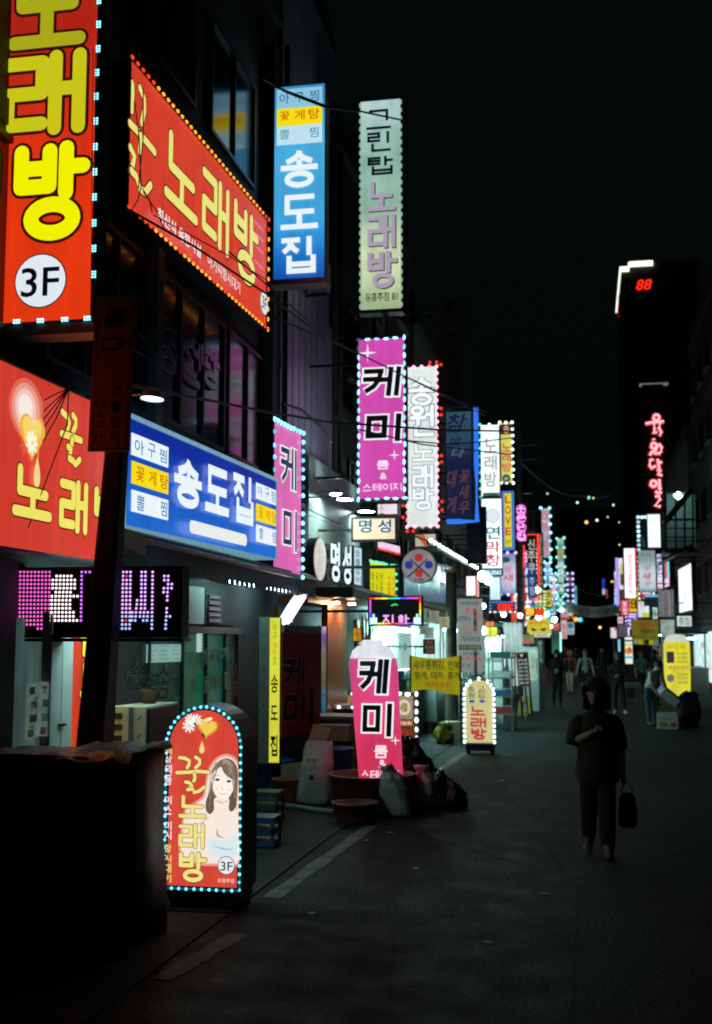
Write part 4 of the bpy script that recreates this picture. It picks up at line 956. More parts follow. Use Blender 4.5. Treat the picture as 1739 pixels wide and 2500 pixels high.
# printed portrait, built up in flat films
art(s, U, [(250, 1560), (240, 1700), (275, 1810), (420, 1850), (600, 1860), (830, 1850), (835, 1500), (835, 900), (800, 775), (700, 740), (600, 790), (530, 900), (500, 1050), (480, 1150), (400, 1220), (300, 1290)], F('#e8a090'), 'glow_print')
art(s, U, [(275, 1570), (262, 1690), (300, 1790), (430, 1825), (600, 1835), (828, 1830), (830, 1500), (830, 920), (790, 800), (700, 765), (615, 810), (550, 910), (515, 1060), (495, 1170), (410, 1240), (310, 1310)], F('#f4e4da'), 'glow_print')
art(s, U, [(565, 980), (545, 1110), (510, 1220), (515, 1310), (560, 1345), (640, 1340), (760, 1320), (815, 1250), (826, 1080), (828, 920), (800, 830), (735, 785), (665, 795), (600, 860)], F('#6a5648'), 'hair_print')
art(s, U, [(600, 1180), (590, 1300), (520, 1370), (440, 1420), (400, 1520), (420, 1650), (560, 1690), (720, 1680), (826, 1640), (828, 1400), (780, 1330), (740, 1290), (735, 1180)], F('#f6e8dc'), 'skin_print')
art(s, U, [(545, 1560), (600, 1570), (680, 1600), (760, 1570), (826, 1540), (828, 1700), (800, 1760), (690, 1790), (570, 1760), (530, 1680)], F('#dbe8ec'), 'dress_print')
art(s, U, [(565, 1650), (640, 1680), (740, 1700), (800, 1670), (740, 1690), (640, 1668)], F('#98b0bc'), 'fold_print', 3)
art(s, U, [(622, 1480), (618, 1545), (640, 1570), (720, 1580), (660, 1560), (635, 1530)], F('#c09a78'), 'fold_print', 3)
art(s, U, [(572, 960), (575, 1060), (600, 1140), (650, 1195), (690, 1205), (735, 1180), (780, 1110), (800, 1030), (798, 940), (740, 880), (650, 860), (600, 890)], F('#fbf1e8'), 'face_print')
art(s, U, [(560, 1010), (575, 930), (640, 880), (668, 870), (690, 920), (740, 970), (805, 1000), (812, 900), (770, 820), (700, 790), (630, 825), (575, 900)], F('#7c6654'), 'fringe_print')
art(s, U, [(690, 790), (740, 800), (790, 860), (760, 850), (715, 830), (680, 840)], F('#a89484'), 'fringe_print', 3)
L0 = s.L
for k in range(34):
    s.L = L0 + k % 3; t = k / 33; x0 = 600 + 190 * t + random.uniform(-8, 8); y0 = 800 + 60 * abs(t - .45); sd_ = -1 if t < .42 else 1
    x1 = (540 + 40 * t) if sd_ < 0 else (760 + 62 * t); y1 = random.uniform(1080, 1310)
    if sd_ > 0 and t < .6: y1 = random.uniform(930, 985); x1 = x0 + 70
    cc = random.choice(['#54402f', '#8a7462', '#a08a76', '#6e5a48', '#b49e88'])
    s.stroke([U(x0, y0), U((x0 + x1) / 2 + 14 * sd_, (y0 + y1) / 2 - 30), U(x1, y1)], random.uniform(.0006, .0016), F(cc), 'hair_print')
art(s, U, [(578, 1060), (602, 1135), (648, 1188), (690, 1200), (735, 1178), (700, 1192), (655, 1178), (612, 1125)], F('#ecd4c4'), 'shade_print', 4)
art(s, U, [(610, 1200), (660, 1235), (730, 1215), (735, 1190), (690, 1210), (650, 1200)], F('#e4c8b4'), 'shade_print', 4)
for x, y in ((622, 1085), (752, 1095)): art(s, U, [(x - 26, y), (x, y - 16), (x + 26, y), (x, y + 16)], F('#f6ddd2'), 'blush_print', 4)
art(s, U, [(440, 1425), (520, 1375), (580, 1360), (530, 1400), (470, 1450)], F('#ead2c0'), 'shade_print', 4)
for x, y in ((633, 995), (748, 1010)):
    art(s, U, [(x - 26, y), (x, y - 15), (x + 26, y), (x, y + 12)], F('#3a3230'), 'eye_print', 3)
    art(s, U, [(x - 34, y - 38), (x, y - 52), (x + 34, y - 40), (x, y - 46)], F('#8a7464'), 'brow_print', 3)
art(s, U, [(642, 1122), (662, 1136), (684, 1142), (706, 1137), (726, 1124), (686, 1132)], F('#c87068'), 'mouth_print', 3); art(s, U, [(655, 1127), (684, 1136), (714, 1128), (686, 1130)], F('#fbf6f2'), 'teeth_print', 3)
art(s, U, [(680, 1040), (672, 1078), (690, 1090), (700, 1080), (686, 1074)], F('#e6cdbc'), 'nose_print', 3)
# honey heart, daisies and drop
a, b = U(530, 478); heart(s, a + .004, b, .084, F('#d89c34'), rot=.15); heart(s, a + .006, b - .006, .072, F('#f0cc58'), rot=.15); art(s, U, [(505, 395), (560, 370), (590, 385), (540, 415)], F('#fbeeb4'), 'heart_print', 3)
for x, y, r in ((355, 455, 62), (430, 395, 52), (370, 390, 50)): a, b = U(x, y); daisy(s, a, b, 1.2 * r / 4.1 / FPX * YA)
for x, y in ((425, 440), (502, 550)): art(s, U, [(x - 18, y - 14), (x, y - 20), (x + 18, y + 14), (x, y + 20)], F('#3c3c38'), 'bee_print', 3)
a, b = U(490, 665); drop(s, a, b, 38 / 4.1 / FPX * YA, F('#f3d68a'))
yk = F('#f3e388'); yo = F('#6a4410')
for st in ([(270, 770), (320, 775), (368, 800), (362, 840), (345, 870)], [(430, 765), (470, 790), (470, 830), (430, 870)], [(245, 918), (350, 915), (460, 905), (560, 915)], [(420, 930), (425, 970), (415, 1000)], [(335, 1010), (375, 1020), (400, 1045), (350, 1085)], [(355, 1085), (410, 1080), (415, 1115), (470, 1100), (520, 1060)]):
    s.stroke([U(*p) for p in st], .0125, yk, 'lettering', yo, .0045)
for ch, x0, y0, x1, y1 in (('노', 268, 1135, 543, 1370), ('래', 270, 1415, 525, 1675), ('방', 275, 1695, 550, 2005)): s.px(ch, q8(x0, y0), q8(x1, y1), yk, wt=.035, out=yo, ow=.022)
for i, (ch, y0, y1) in enumerate((('최', 650, 735), ('상', 745, 820), ('의', 830, 925), ('품', 935, 1035), ('미', 1145, 1225), ('스', 1235, 1330), ('미', 1395, 1480), ('시', 1490, 1575), ('항', 1620, 1705), ('시', 1725, 1800), ('대', 1810, 1905), ('기', 1920, 2000))):
    s.px(ch, q8(138, y0), q8(206, y1), F('#e8dc80') if i == 0 or i > 7 else F('#f4e8f0'), wt=.02)
a, b = U(752, 1830); r = 90 / 4.1 / FPX * YA; s.disc(a, b, r, INKB, 'disc_rim'); s.disc(a, b, r * .93, F('#e8eef2'), 'disc_face'); s.px('3F', q8(698, 1790), q8(815, 1885), INKB, wt=.005)
s.px('유흥주점', q8(668, 1955), q8(832, 2005), F('#f4d8d0'), wt=.01)
C3 = led('#62eaff', 2.4); pts = []; r_ = aw / 2 - .012; n = 19
for k in range(n + 1): w = math.pi * (1 - k / n); pts.append((aw / 2 + r_ * math.cos(w), aw / 2 - r_ * math.sin(w)))
for k in range(1, 19): bb = aw / 2 + (ah - aw / 2 - .02) * k / 18; pts += [(aw - .012, bb), (.012, bb)]
for k in range(1, 10): pts.append((.012 + (aw - .024) * k / 10, ah - .014))
tb = MB()
arc = [s.P(aw / 2 + r_ * math.cos(math.pi * (1 - k / 24)), aw / 2 - r_ * math.sin(math.pi * (1 - k / 24)), -.006) for k in range(25)]
tb.tube([s.P(.012, ah - .014, -.006)] + arc + [s.P(aw - .012, ah - .014, -.006), s.P(.013, ah - .0141, -.006)], .008, 6); tb.build('led_hose', emat('#0c7a96', .55, 0, film=True), root)
for a, b in pts: shared('led_bulb', bulb_mesh(C3 if random.random() > .15 else dim(C3, .45), .0115, .0115, .01), root, s.P(a + random.uniform(-.002, .002), b + random.uniform(-.002, .002), -.014))

# ------------------------------------------------------------------ cart under a black tarpaulin
ct = thing('covered_cart', 'waist-high cart under a black tarpaulin with a crumpled sheet on top', 'cart', (-3.62, 7.62, 0))
W2, D2, HH = .76, .40, 1.2
rows = []; n = 44
def drape(t, z, k=1.0):
    a = 2 * math.pi * t; c, sn = math.cos(a), math.sin(a); e = .22
    x = W2 * math.copysign(abs(c) ** e, c); y = D2 * math.copysign(abs(sn) ** e, sn)
    f = 1 + (.05 * math.sin(9 * a + 2.2 * z) + .035 * math.sin(23 * a - z)) * (1.15 - z / HH) + .02 * noise.noise((x * 3, y * 3, z * 2))
    return (x * f * k, y * f * k, z + .03 * math.sin(3 * a) + .02 * math.sin(7 * a) if z > .3 else z)
mb = MB(); mb.rings([[drape(j / n, z) for j in range(n)] for z in (.02, .2, .4, .62, .85, 1.04, 1.15)] + [[drape(j / n, 1.19, k) for j in range(n)] for k in (.97, .9)], cap=True)
mb.build('tarpaulin', M['tarp'], ct, True)
mb = MB(); nx, ny = 26, 12; g = {}
for i in range(nx + 1):
    for j in range(ny + 1):
        x = -W2 * 1.02 + 2.04 * W2 * i / nx; y = -D2 * 1.03 + 2.06 * D2 * j / ny
        z = 1.225 + .05 * noise.noise((x * 4.2, y * 4.2, 1)) + .03 * noise.noise((x * 11, y * 9, 4)) + .03 * (x / W2)
        edge = max(abs(y) / D2 - .93, 0) * .5
        g[i, j] = len(mb.v); mb.v.append((x, y, z - edge))
for i in range(nx):
    for j in range(ny): mb.f.append((g[i, j], g[i + 1, j], g[i + 1, j + 1], g[i, j + 1])); mb.m.append(0)
mb.build('cover_sheet', M['sheet'], ct, True)
mb = MB(); mb.box(-.66, .66, -.4, .4, .12, 1.1); mb.build('cart_frame', M['dmetal'], ct)
for sx in (-1, 1):
    for sy in (-1, 1): mb = MB(); mb.tube([(sx * .55 - .02, sy * .3, .06), (sx * .55 + .02, sy * .3, .06)], .06, 10); mb.build('wheel', M['rubber'], ct)

# ------------------------------------------------------------------ shop front under the blue sign
aw_ = thing('navy_awning', 'long navy fabric awning under the blue restaurant sign', 'awning', (0, 0, 0))
mb = MB(); mb.prism([(XL + .01, 10.2, 3.02), (XL + .01, 10.2, 3.12), (-3.9, 10.2, 2.92), (-3.9, 10.2, 2.72)], (0, 6.9, 0)); mb.build('canopy', M['navy'], aw_)
mb = MB(); mb.tube([(-3.88, 10.15, 2.86), (-3.88, 17.15, 2.86)], .035, 8); mb.build('front_bar', M['dmetal'], aw_)
mb = MB()
for k in range(35):
    y = 10.2 + 6.9 * k / 35; mb.poly([(-3.895, y + .005, 2.72), (-3.895, y + .19, 2.72), (-3.885, y + .19, 2.60 + .012 * math.sin(k)), (-3.885, y + .005, 2.6 + .012 * math.sin(k))])
mb.build('valance', M['navy'], aw_)
for y in (10.6, 13.4, 16.4): mb = MB(); mb.bar((XL, y, 2.75), (-3.92, y, 2.80), .03); mb.build('support_arm', M['dmetal'], aw_)
for y in (13.3, 15.0):
    mb = MB(); mb.tube([(-4.05, y, 2.66), (-4.05, y + 1.1, 2.66)], .02, 8); mb.build('tube_light', emat('#b0f0e8', 28.0, 0), aw_)
# lit shop behind teal film: deep window with lettering
TEAL = emat('#14463e', .55, .35, 1.3, name='teal_window_film'); TEAL2 = emat('#0f5a48', .62, .3, 2, name='green_window_film')
sf = thing('restaurant_shopfront', 'teal glazed restaurant shop front with outlined menu letters', 'shop front', (XL, 0, 0))
for i, (ya, yb, m) in enumerate(((10.75, 11.7, emat('#102e30', .5, .4, 1.5)), (11.75, 12.75, TEAL), (12.8, 13.6, TEAL2), (13.62, 14.35, TEAL2), (14.38, 14.9, emat('#132a26', .4, .3, 2)))):
    mb = MB(); mb.box(.01, .05, ya, yb, .1, 2.05); mb.build('glazing_panel', m, sf)
    mb = MB(); mb.box(.01, .09, yb + .002, yb + .04, .0, 2.12); mb.build('mullion', M['frame'], sf)
mb = MB(); mb.box(.01, .12, 10.7, 15.0, 2.06, 2.14); mb.build('head_rail', M['frame'], sf)
mb = MB(); mb.box(.0, .08, 12.2, 13.5, 2.17, 2.6); mb.build('transom_panel', pmat('pale_green_panel', (.40, .52, .46), .5, 0, .15, 3), sf)
mb = MB(); mb.box(.0, .08, 13.55, 14.9, 2.17, 2.6); mb.build('transom_panel', M['conc2'], sf)
for k in range(5): mb = MB(); mb.box(.082, .11, 13.6, 14.05, 2.2 + .07 * k, 2.24 + .07 * k); mb.build('louvre_slat', M['frame'], sf)
t9 = Z(280, 1420, 3.9925); sx_ = XL + .056
s = Sign('shopfront_lettering', 'outlined restaurant name and dish names stuck on the teal glazing', 'lettering', (sx_, 10.7), (sx_, 15.0), 2.05, .1, .0)
OLW = pmat('pale_letter_film', (.42, .46, .46), .5); NV = pmat('navy_letter_film', (.02, .03, .13), .5); RD = pmat('red_letter_film', (.4, .04, .03), .5)
for ch, x0, y0, x1, y1, m in (('송', 120, 790, 330, 1040, NV), ('송', 400, 800, 530, 1140, NV), ('아', 690, 670, 745, 830, OLW), ('구', 545, 940, 610, 1050, RD), ('해', 550, 820, 610, 895, RD), ('찜', 555, 1120, 605, 1250, OLW),
                              ('해', 825, 650, 880, 815, OLW), ('꽃', 897, 655, 945, 810, RD), ('꽃', 960, 650, 1005, 800, NV), ('게', 1015, 640, 1065, 785, OLW), ('낙', 1085, 640, 1130, 780, OLW), ('물', 830, 925, 885, 1080, OLW), ('게', 893, 910, 945, 1060, RD), ('게', 955, 900, 1005, 1050, NV), ('물', 1018, 890, 1070, 1040, OLW), ('탕', 690, 940, 740, 1070, OLW), ('뽈', 770, 690, 815, 820, NV), ('지', 1082, 810, 1130, 950, RD), ('찜', 1080, 970, 1130, 1110, RD)):
    s.px(ch, t9(x0, y0), t9(x1, y1), m if m is not OLW else TEAL, wt=.0, out=OLW, ow=.02)
s = Sign('menu_sheet', 'pale menu sheet with three columns taped inside the shop window', 'menu', (sx_ + .01, at_x(355, 1600, sx_).y), (sx_ + .01, at_x(440, 1600, sx_).y), at_x(390, 1573, sx_).z, at_x(390, 1617, sx_).z, .0)
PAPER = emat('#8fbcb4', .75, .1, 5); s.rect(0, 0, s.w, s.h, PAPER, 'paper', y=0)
for c in range(3):
    for r in range(4): s.fr(.04 + c * .33, .08 + r * .24, .04 + c * .33 + random.uniform(.12, .26), .13 + r * .24, F('#4c7470'), 'printed_line')
    if c: s.fr(c * .33, .02, c * .33 + .008, .98, F('#5c8880'), 'printed_line')
s = Sign('price_slip', 'small white paper slip hanging at the glazing corner', 'notice', (sx_ + .012, at_x(478, 1560, sx_).y), (sx_ + .012, at_x(492, 1560, sx_).y), at_x(484, 1546, sx_).z, at_x(484, 1592, sx_).z, .0)
s.rect(0, 0, s.w, s.h, emat('#b8d8d4', .8, .1, 5), 'paper', y=0)
for k in range(5): s.fr(.6, .1 + .17 * k, .9, .16 + .17 * k, F('#5a7474'), 'printed_line')
# left part: white cupboard, red strip, hanging leaflet
cb = thing('white_cupboard', 'tall white two-door metal cupboard beside the shop entrance', 'cupboard', (XL + .02, 0, 0))
ya, yb = at_x(122, 1700, XL + .3).y, at_x(176, 1700, XL + .3).y
mb = MB(); mb.box(.2, .26, ya, yb, 0, 2.2); mb.build('carcass', M['white'], cb)
for k in range(2):
    y0_, y1_ = ya + (yb - ya) * k / 2, ya + (yb - ya) * (k + 1) / 2
    mb = MB(); mb.box(.262, .285, y0_ + .004, y1_ - .004, .05, 2.18); d = mb.build('door', M['white'], cb, bevel=.004)
    yh = y1_ - .035 if k == 0 else y0_ + .035; mb = MB(); mb.box(.287, .31, yh - .025, yh + .025, 1.28, 1.30); mb.build('handle', M['dmetal'], d)
s = Sign('red_door_banner', 'narrow red vertical banner with yellow letters by the cupboard', 'banner', (XL + .3, at_x(176, 1700, XL + .3).y), (XL + .3, at_x(232, 1700, XL + .3).y), 2.2, .75, .03)
mb = MB(); mb.box(-s.w / 2, s.w / 2, .002, .03, 0, s.h); mb.build('board', M['dmetal'], s.root); s.rect(0, 0, s.w, s.h, emat('#d83c20', .85, .08, 2), 'face', y=0)
s.col('꿀노래방', .25, .03, 1.3, .98, F('#f0d840'), wt=.05, out=F('#4a1006'), ow=.03)
DR = emat('#54706c', .5, .5, (2, 6, .8)); mb = MB(); mb.box(.0, .05, 8.9, 10.3, .05, 2.15)
sd = thing('shop_entrance', 'dim grey green glazed entrance next to the white cupboard', 'door', (XL + .01, 0, 0)); mb.build('glazing', DR, sd)
for y in (9.62, 9.95): mb = MB(); mb.box(.052, .09, y, y + .05, 0, 2.2); mb.build('stile', M['frame'], sd)
mb = MB(); mb.box(.85, .92, 9.12, 10.35, 2.30, 2.35); mb.build('strip_light', emat('#b8f0e6', 42.0, 0), sd)
mb = MB(); mb.box(.84, .93, 9.12, 10.35, 2.355, 2.4); mb.build('strip_housing', M['white'], sd)
_lp = at_x(84, 1800, XL + .26)
lf = thing('leaflet_rack', 'rack of printed food leaflets hanging in the shop entrance', 'leaflet', _lp)
for k, (dy, rx) in enumerate(((0, .04), (.13, -.10))):
    mb = MB(); mb.box(.0, .006, -.15, .11, 0, .42); o = mb.build('leaflet', emat('#90aca4', .28, .25, 6), lf); o.location = (0.02 * k, dy, 0); o.rotation_euler = (rx, 0, 0)  # leaflet paper given a faint glow of its own
    for j in range(11):
        mb = MB(); y = random.uniform(-.14, .04); z = .01 + .036 * j; c_j = random.randrange(5); w_j = random.uniform(.03, .10 if j % 3 else .16); mb.box(.007 + .0003 * j, .008 + .0003 * j, y, min(.10, y + w_j), z, z + (.012 if j % 3 else .06)); mb.build('picture', pmat('leaflet_ink_%d' % c_j, [(.45, .08, .05), (.16, .30, .16), (.45, .30, .10), (.10, .12, .14), (.5, .42, .3)][c_j], .6, 0, .5, 30), o)

# --- outdoor air-conditioner with a potted plant on it
ac = thing('air_conditioner', 'cream outdoor air-conditioner unit on a steel stand behind the post', 'air conditioner', (-4.02, 9.8, 0))
mb = MB(); mb.box(0, .30, 0, .82, .86, 1.41); mb.build('casing', M['cream'], ac, bevel=.012)
mb = MB(); mb.box(.302, .318, .03, .79, .88, 1.385); g_ = mb.build('fan_grille', M['black'], ac)
for k in range(9): mb = MB(); mb.box(.319, .326, .06, .76, .93 + .05 * k, .937 + .05 * k); mb.build('grille_bar', M['black'], g_)
for k in range(5): mb = MB(); mb.box(.012, .085, -.012, -.002, .92 + .095 * k, .97 + .095 * k); mb.build('vent_slot', M['ink'], ac)
for k in range(3):
    for j in range(2): mb = MB(); mb.prism([(.235 + .02 * j + .008 * math.cos(q), -.002, 1.0 + .15 * k + .02 * j + .008 * math.sin(q)) for q in [math.pi * i / 4 for i in range(8)]], (0, -.006, 0)); mb.build('screw_hole', M['ink'], ac)
mb = MB(); mb.box(.15, .19, -.014, -.003, .88, 1.4); mb.build('trim', pmat('grey_blue_trim', (.10, .13, .2), .5), ac)
for x in (.03, .27):
    for y in (.06, .76): mb = MB(); mb.box(x - .015, x + .015, y - .015, y + .015, 0, .858); mb.build('stand_leg', M['dmetal'], ac)
pp = at_y(350, 1712, 10.15)
pl_ = thing('potted_plant', 'small leafy plant in a terracotta pot on top of the air-conditioner', 'plant', (-3.86, 10.25, 1.412))
mb = MB(); mb.rings([[(r * math.cos(2 * math.pi * k / 16), r * math.sin(2 * math.pi * k / 16), z) for k in range(16)] for r, z in ((.07, 0), (.10, .06), (.115, .12), (.105, .155), (.09, .16))]); mb.build('pot', M['clay'], pl_, True)
lf_m = MB()
for k in range(150):
    a = random.uniform(0, 6.28); e = random.uniform(.2, 1.35); L = random.uniform(.10, .2); p = Vector((math.cos(a) * math.cos(e), math.sin(a) * math.cos(e), math.sin(e))) * L + Vector((0, 0, .15))
    t = Vector((random.uniform(-1, 1), random.uniform(-1, 1), random.uniform(-.3, .8))).normalized(); u = t.cross(Vector((0, 0, 1))).normalized() * .012; lf_m.poly([p - t * .02, p + u, p + t * .035, p - u])
lf_m.build('foliage', M['leaf'], pl_); pl_.scale = (.82, .82, .82)
mb = MB()
for k in range(7):
    a = k * .9; mb.tube([(0, 0, .15), (math.cos(a) * .08, math.sin(a) * .08, .26), (math.cos(a) * .17, math.sin(a) * .17, .3)], .003, 4)
mb.build('stem', M['leaf'], pl_)

# --- fluorescent fitting and entrance beyond
fl = thing('fluorescent_fitting', 'tilted open fluorescent fitting with bright tubes at the awning end', 'lamp', (0, 0, 0))
pA, pB = at_x(694, 1522, -3.9), at_x(735, 1460, -3.9)
pA, pB = at_y(683, 1524, 15.3), at_y(724, 1460, 15.9)
dv = (pB - pA); per = Vector((.055, .0, .012))
mb = MB(); mb.bar(pA + Vector((.05, .12, .05)), pB + Vector((.05, .12, .05)), .2, .04); mb.build('reflector', M['white'], fl)
for k in range(3): mb = MB(); mb.tube([pA + per * k, pB + per * k], .022, 8); mb.build('tube', emat('#fbe8fb', 9.0, 0, name='fluorescent_tube'), fl)
mb = MB(); mb.tube([pB + Vector((.08, 0, .08)), pB + Vector((-.2, .1, .5))], .01, 5); mb.build('hanger', M['wire'], fl)
en = thing('karaoke_entrance', 'orange framed entrance with a dark red lettered side panel', 'entrance', (XL, 0, 0))
for x0, x1, m, nm in ((800, 831, M['orange'], 'door_post'), (831, 848, pmat('ochre_painted_steel', (.45, .22, .05), .45, 0, .15, 4), 'door_jamb')):
    a, b = at_x(x0, 1600, XL + .5), at_x(x1, 1600, XL + .5); mb = MB(); mb.box(.40 if nm == 'door_post' else .2, .5, a.y, b.y, 0, 2.55); mb.build(nm, m, en)
mb = MB(); mb.box(.05, .49, 17.1, 20.9, 2.552, 2.66); mb.build('lintel', M['orange'], en)
mb = MB(); mb.box(-.02, .04, 17.05, 22.0, 0, 2.5); mb.build('back_wall', pmat('ochre_inner_wall', (.42, .22, .07), .6, 0, .2, 2), en)
s = side_sign('red_side_panel', 'dark red unlit panel with dim black slanted letters beside the orange post', (690, 1540), (782, 1550), (782, 1785), (690, 1800), -3.75, .08, 'panel')
mb = MB(); mb.box(-s.w / 2, s.w / 2, .0, .08, 0, s.h); mb.build('panel', M['redp'], s.root)
mb = MB(); mb.box(-s.w / 2, s.w / 2, -.02, .08, s.h + .002, s.h + .09); mb.build('top_rail', M['smetal'], s.root)
s.px('케', d1(270, 890), d1(485, 1165), M['ink'], wt=.04, shear=.15, out=rail, ow=.02); s.px('미', d1(275, 1245), d1(478, 1515), M['ink'], wt=.05, shear=.1, out=rail, ow=.02)
mb = MB(); p = s.P(s.w * .72, s.h * .75); mb.box(p[0] - .02, p[0] + .02, -.05, -.01, p[2] - .25, p[2] + .25); mb.build('handle', M['dmetal'], s.root)
s = side_sign('striped_door_strip', 'narrow patterned strip with blue lower end on the orange post', (783, 1528), (797, 1530), (797, 1780), (783, 1782), -3.72, .06, 'sign')
s.box(M['dmetal'], .005, emat('#7a6a9c', .55, .3, 6, grad=((0, '#1c5c88'), (.35, '#4a90b0'), (.42, '#8a7a68'), (.75, '#b0a088'), (.9, '#9a60d8'), (1, '#f0d8f0'))))
s.col('노래주점|입|구', .2, .25, .8, .75, F('#3a2c24'), wt=.0)
# canopy over the next entrance
cp = thing('dark_canopy', 'flat dark metal canopy over the restaurant entrance', 'canopy', (0, 0, 0))
mb = MB(); mb.box(XL + .13, -3.55, 18.2, 22.6, 2.66, 2.82); mb.build('canopy_board', M['black'], cp)
mb = MB(); mb.box(-3.548, -3.52, 18.2, 22.6, 2.78, 2.83); mb.build('edge_strip', M['smetal'], cp)
for y, x in ((17.6, -4.1), (18.6, -3.9), (19.4, -3.8)):
    t = thing('ceiling_downlight', "small warm white ceiling light under the canopy, " + {17.6: "by the fluorescent fitting", 18.6: "at the canopy corner", 19.4: "over the orange post"}[y], 'lamp', (x, y, 2.60)); mb = MB(); mb.tube([(0, 0, .0), (0, 0, .05)], .07, 12); mb.build('rim', M['white'], t)
    mb = MB(); mb.tube([(0, 0, -.02), (0, 0, -.002)], .055, 12); mb.build('lens', emat('#ffd8b0', 160.0, 0), t)
# sheaves of straw hanging in the doorway, lit ochre panel behind
sw = thing('straw_sheaf', 'bunch of dry straw stalks hanging beside the entrance', 'straw', (XL + .75, 20.4, 0))
mb = MB()
for k in range(40):
    x, y = random.gauss(0, .05), random.gauss(0, .06); mb.tube([(x * .3, y * .3, 1.0 + random.uniform(-.2, .2)), (x, y, 1.7), (x * 1.8 + random.uniform(-.05, .05), y * 1.8, 2.45 + random.uniform(-.2, .1))], .006, 4)
mb.build('stalks', M['straw'], sw)
oc = front_sign('ochre_notice', 'small glowing amber notice panel in the doorway', 862, 1532, 888, 1566, 21.3, .04, 'notice'); oc.box(M['black'], .01, emat('#e8a418', .9, .1, 6)); oc.ft('영업중', .1, .35, .9, .65, F('#7a4a08'), wt=.0)

# --- flood lamps on arms above the cladding, and one on the near wall
def flood(label, px, py, X, Y=None, k=14.0, r=.13, aim=-.25):
    p = at_y(px, py, Y) if Y else at_x(px, py, X)
    t = thing('flood_lamp', label, 'lamp', p, group=None)
    wx = XL - p.x
    mb = MB(); mb.tube([(wx, 0, .05), (-.1, 0, .05), (0, 0, .03)], .012, 6); mb.build('arm', M['smetal'], t)
    n = 16; mb = MB(); mb.rings([[(q * r * math.cos(2 * math.pi * j / n) , q * r * 1.5 * math.sin(2 * math.pi * j / n), z) for j in range(n)] for q, z in ((.35, .09), (.8, .06), (1, .0))], cap=False); mb.build('reflector', M['white'], t, True)
    mb = MB(); mb.poly([(r * .93 * math.cos(2 * math.pi * j / n), r * 1.4 * math.sin(2 * math.pi * j / n), .012) for j in range(n)][::-1]); mb.build('lens', emat('#cdf4ea', k, 0), t); return t
flood('oval flood lamp on an arm over the channel letters', 824, 1208, 0, 19.0, 120); flood('lower oval flood lamp next to another over the channel letters', 842, 1220, 0, 18.2, 120); flood('oval flood lamp behind the cream name lightbox', 895, 1250, 0, 22.0, 80, .16)
flood('single flood lamp above the blue restaurant sign', 372, 975, XL + .75, None, 5, .10)

# ------------------------------------------------------------------ inflated pink sign
bx0, bx1 = at_y(866, 1750, 13.6).x, at_y(980, 1750, 13.6).x; bw = (bx1 - bx0) / 2
bz1 = at_y(920, 1562, 13.6).z; bs = thing('inflated_pink_sign', 'leaning inflated pink pillar sign with black slanted letters', 'inflatable sign', (at_y(931, 1900, 13.6).x, 13.75, 0))
tilt = (at_y(912, 1600, 13.6).x - at_y(932, 1900, 13.6).x) / (at_y(912, 1600, 13.6).z - at_y(932, 1900, 13.6).z)
prof = [(0.02, .80), (.15, .9), (.5, .93), (1.0, .97), (1.45, 1.0), (bz1 - .34, 1.02), (bz1 - .22, .99), (bz1 - .13, .86), (bz1 - .07, .62), (bz1 - .065, .46), (bz1 - .02, .44), (bz1, .36)]
def sup(t, w): a = 2 * math.pi * t; c, sn = math.cos(a), math.sin(a); return (w * math.copysign(abs(c) ** .55, c), .62 * w * math.copysign(abs(sn) ** .55, sn))
def ring(z, q, n=40): return [(sup(j / n, bw * q)[0] + z * tilt, sup(j / n, bw * q)[1], z) for j in range(n)]
PKB = emat('#e0386e', .92, .09, 1.8, grad=((0, '#d83050'), (.5, '#e03c68'), (.8, '#e24a86'), (1, '#d8488c')))
PKB2 = pmat('pink_nylon', (.5, .06, .18), .5)
cut = bz1 - .215
mb = MB(); mb.rings([ring(z, q) for z, q in prof if z < cut] + [ring(cut, .985)], cap=True); mb.build('body', PKB, bs, True)
mb = MB(); mb.rings([ring(cut + .002, .985)] + [ring(z, q) for z, q in prof if z > cut]); mb.build('top', emat('#e4e8f0', .95, .08, 3), bs, True)
class Bal(Sign):
    def __init__(s): s.root = bs; s.L = 1; s.w = 2 * bw; s.h = bz1; s.n = Vector((0, -1, 0)); s.ux = Vector((1, 0, 0)); s.o = Vector((bs.location.x - bw, 13.75 - .55 * bw, bz1)); s.t = .1
    def P(s, a, b, y=0.0):
        z = s.h - b; q = 1.0
        for (z0, q0), (z1, q1_) in zip(prof, prof[1:]):
            if z0 <= z <= z1: q = q0 + (q1_ - q0) * (z - z0) / (z1 - z0)
        x = a - bw - z * tilt; u = min(.98, abs(x) / (bw * q)); ys = .62 * bw * q * (1 - u ** (2 / .55)) ** (.55 / 2)
        return (a - bw, -ys - .012 + y, z)
s = Bal()
for ch, x0, y0, x1, y1, sh in (('케', 200, 1050, 478, 1355, .15), ('미', 238, 1440, 505, 1735, .08)): s.px(ch, d2(x0, y0), d2(x1, y1), INKB, wt=.04, shear=sh, out=WHT, ow=.055, rnd=False)
WP = F('#fbdce8')
d3 = Z(640, 1760, 3.0712)
s.px('룸', d3(845, 180), d3(948, 278), WP, wt=.035); s.px('&', d3(880, 288), d3(938, 355), WP, wt=.03); s.px('스테이지', d3(742, 365), d3(1030, 445), WP, wt=.03)
for x, y, r in ((178, 1010, .05), (532, 1770, .05)): a, b = s.uv(*d2(x, y)); star(s, a, b, r * 1.2, WHT)
mb = MB(); mb.box(-.32, .32, -.22, .22, 0, .16); mb.build('blower_base', M['black'], bs)
lmp = at_y(928, 1543, 13.9)
mb = MB(); mb.tube([(lmp.x - bs.location.x, .1, bz1 - .02), (lmp.x - bs.location.x, .1, bz1 + .05)], .03, 8); mb.build('glowing_top_stub', led('#f4f0ff', 1.5), bs)  # short stub on the balloon top, given its own glow

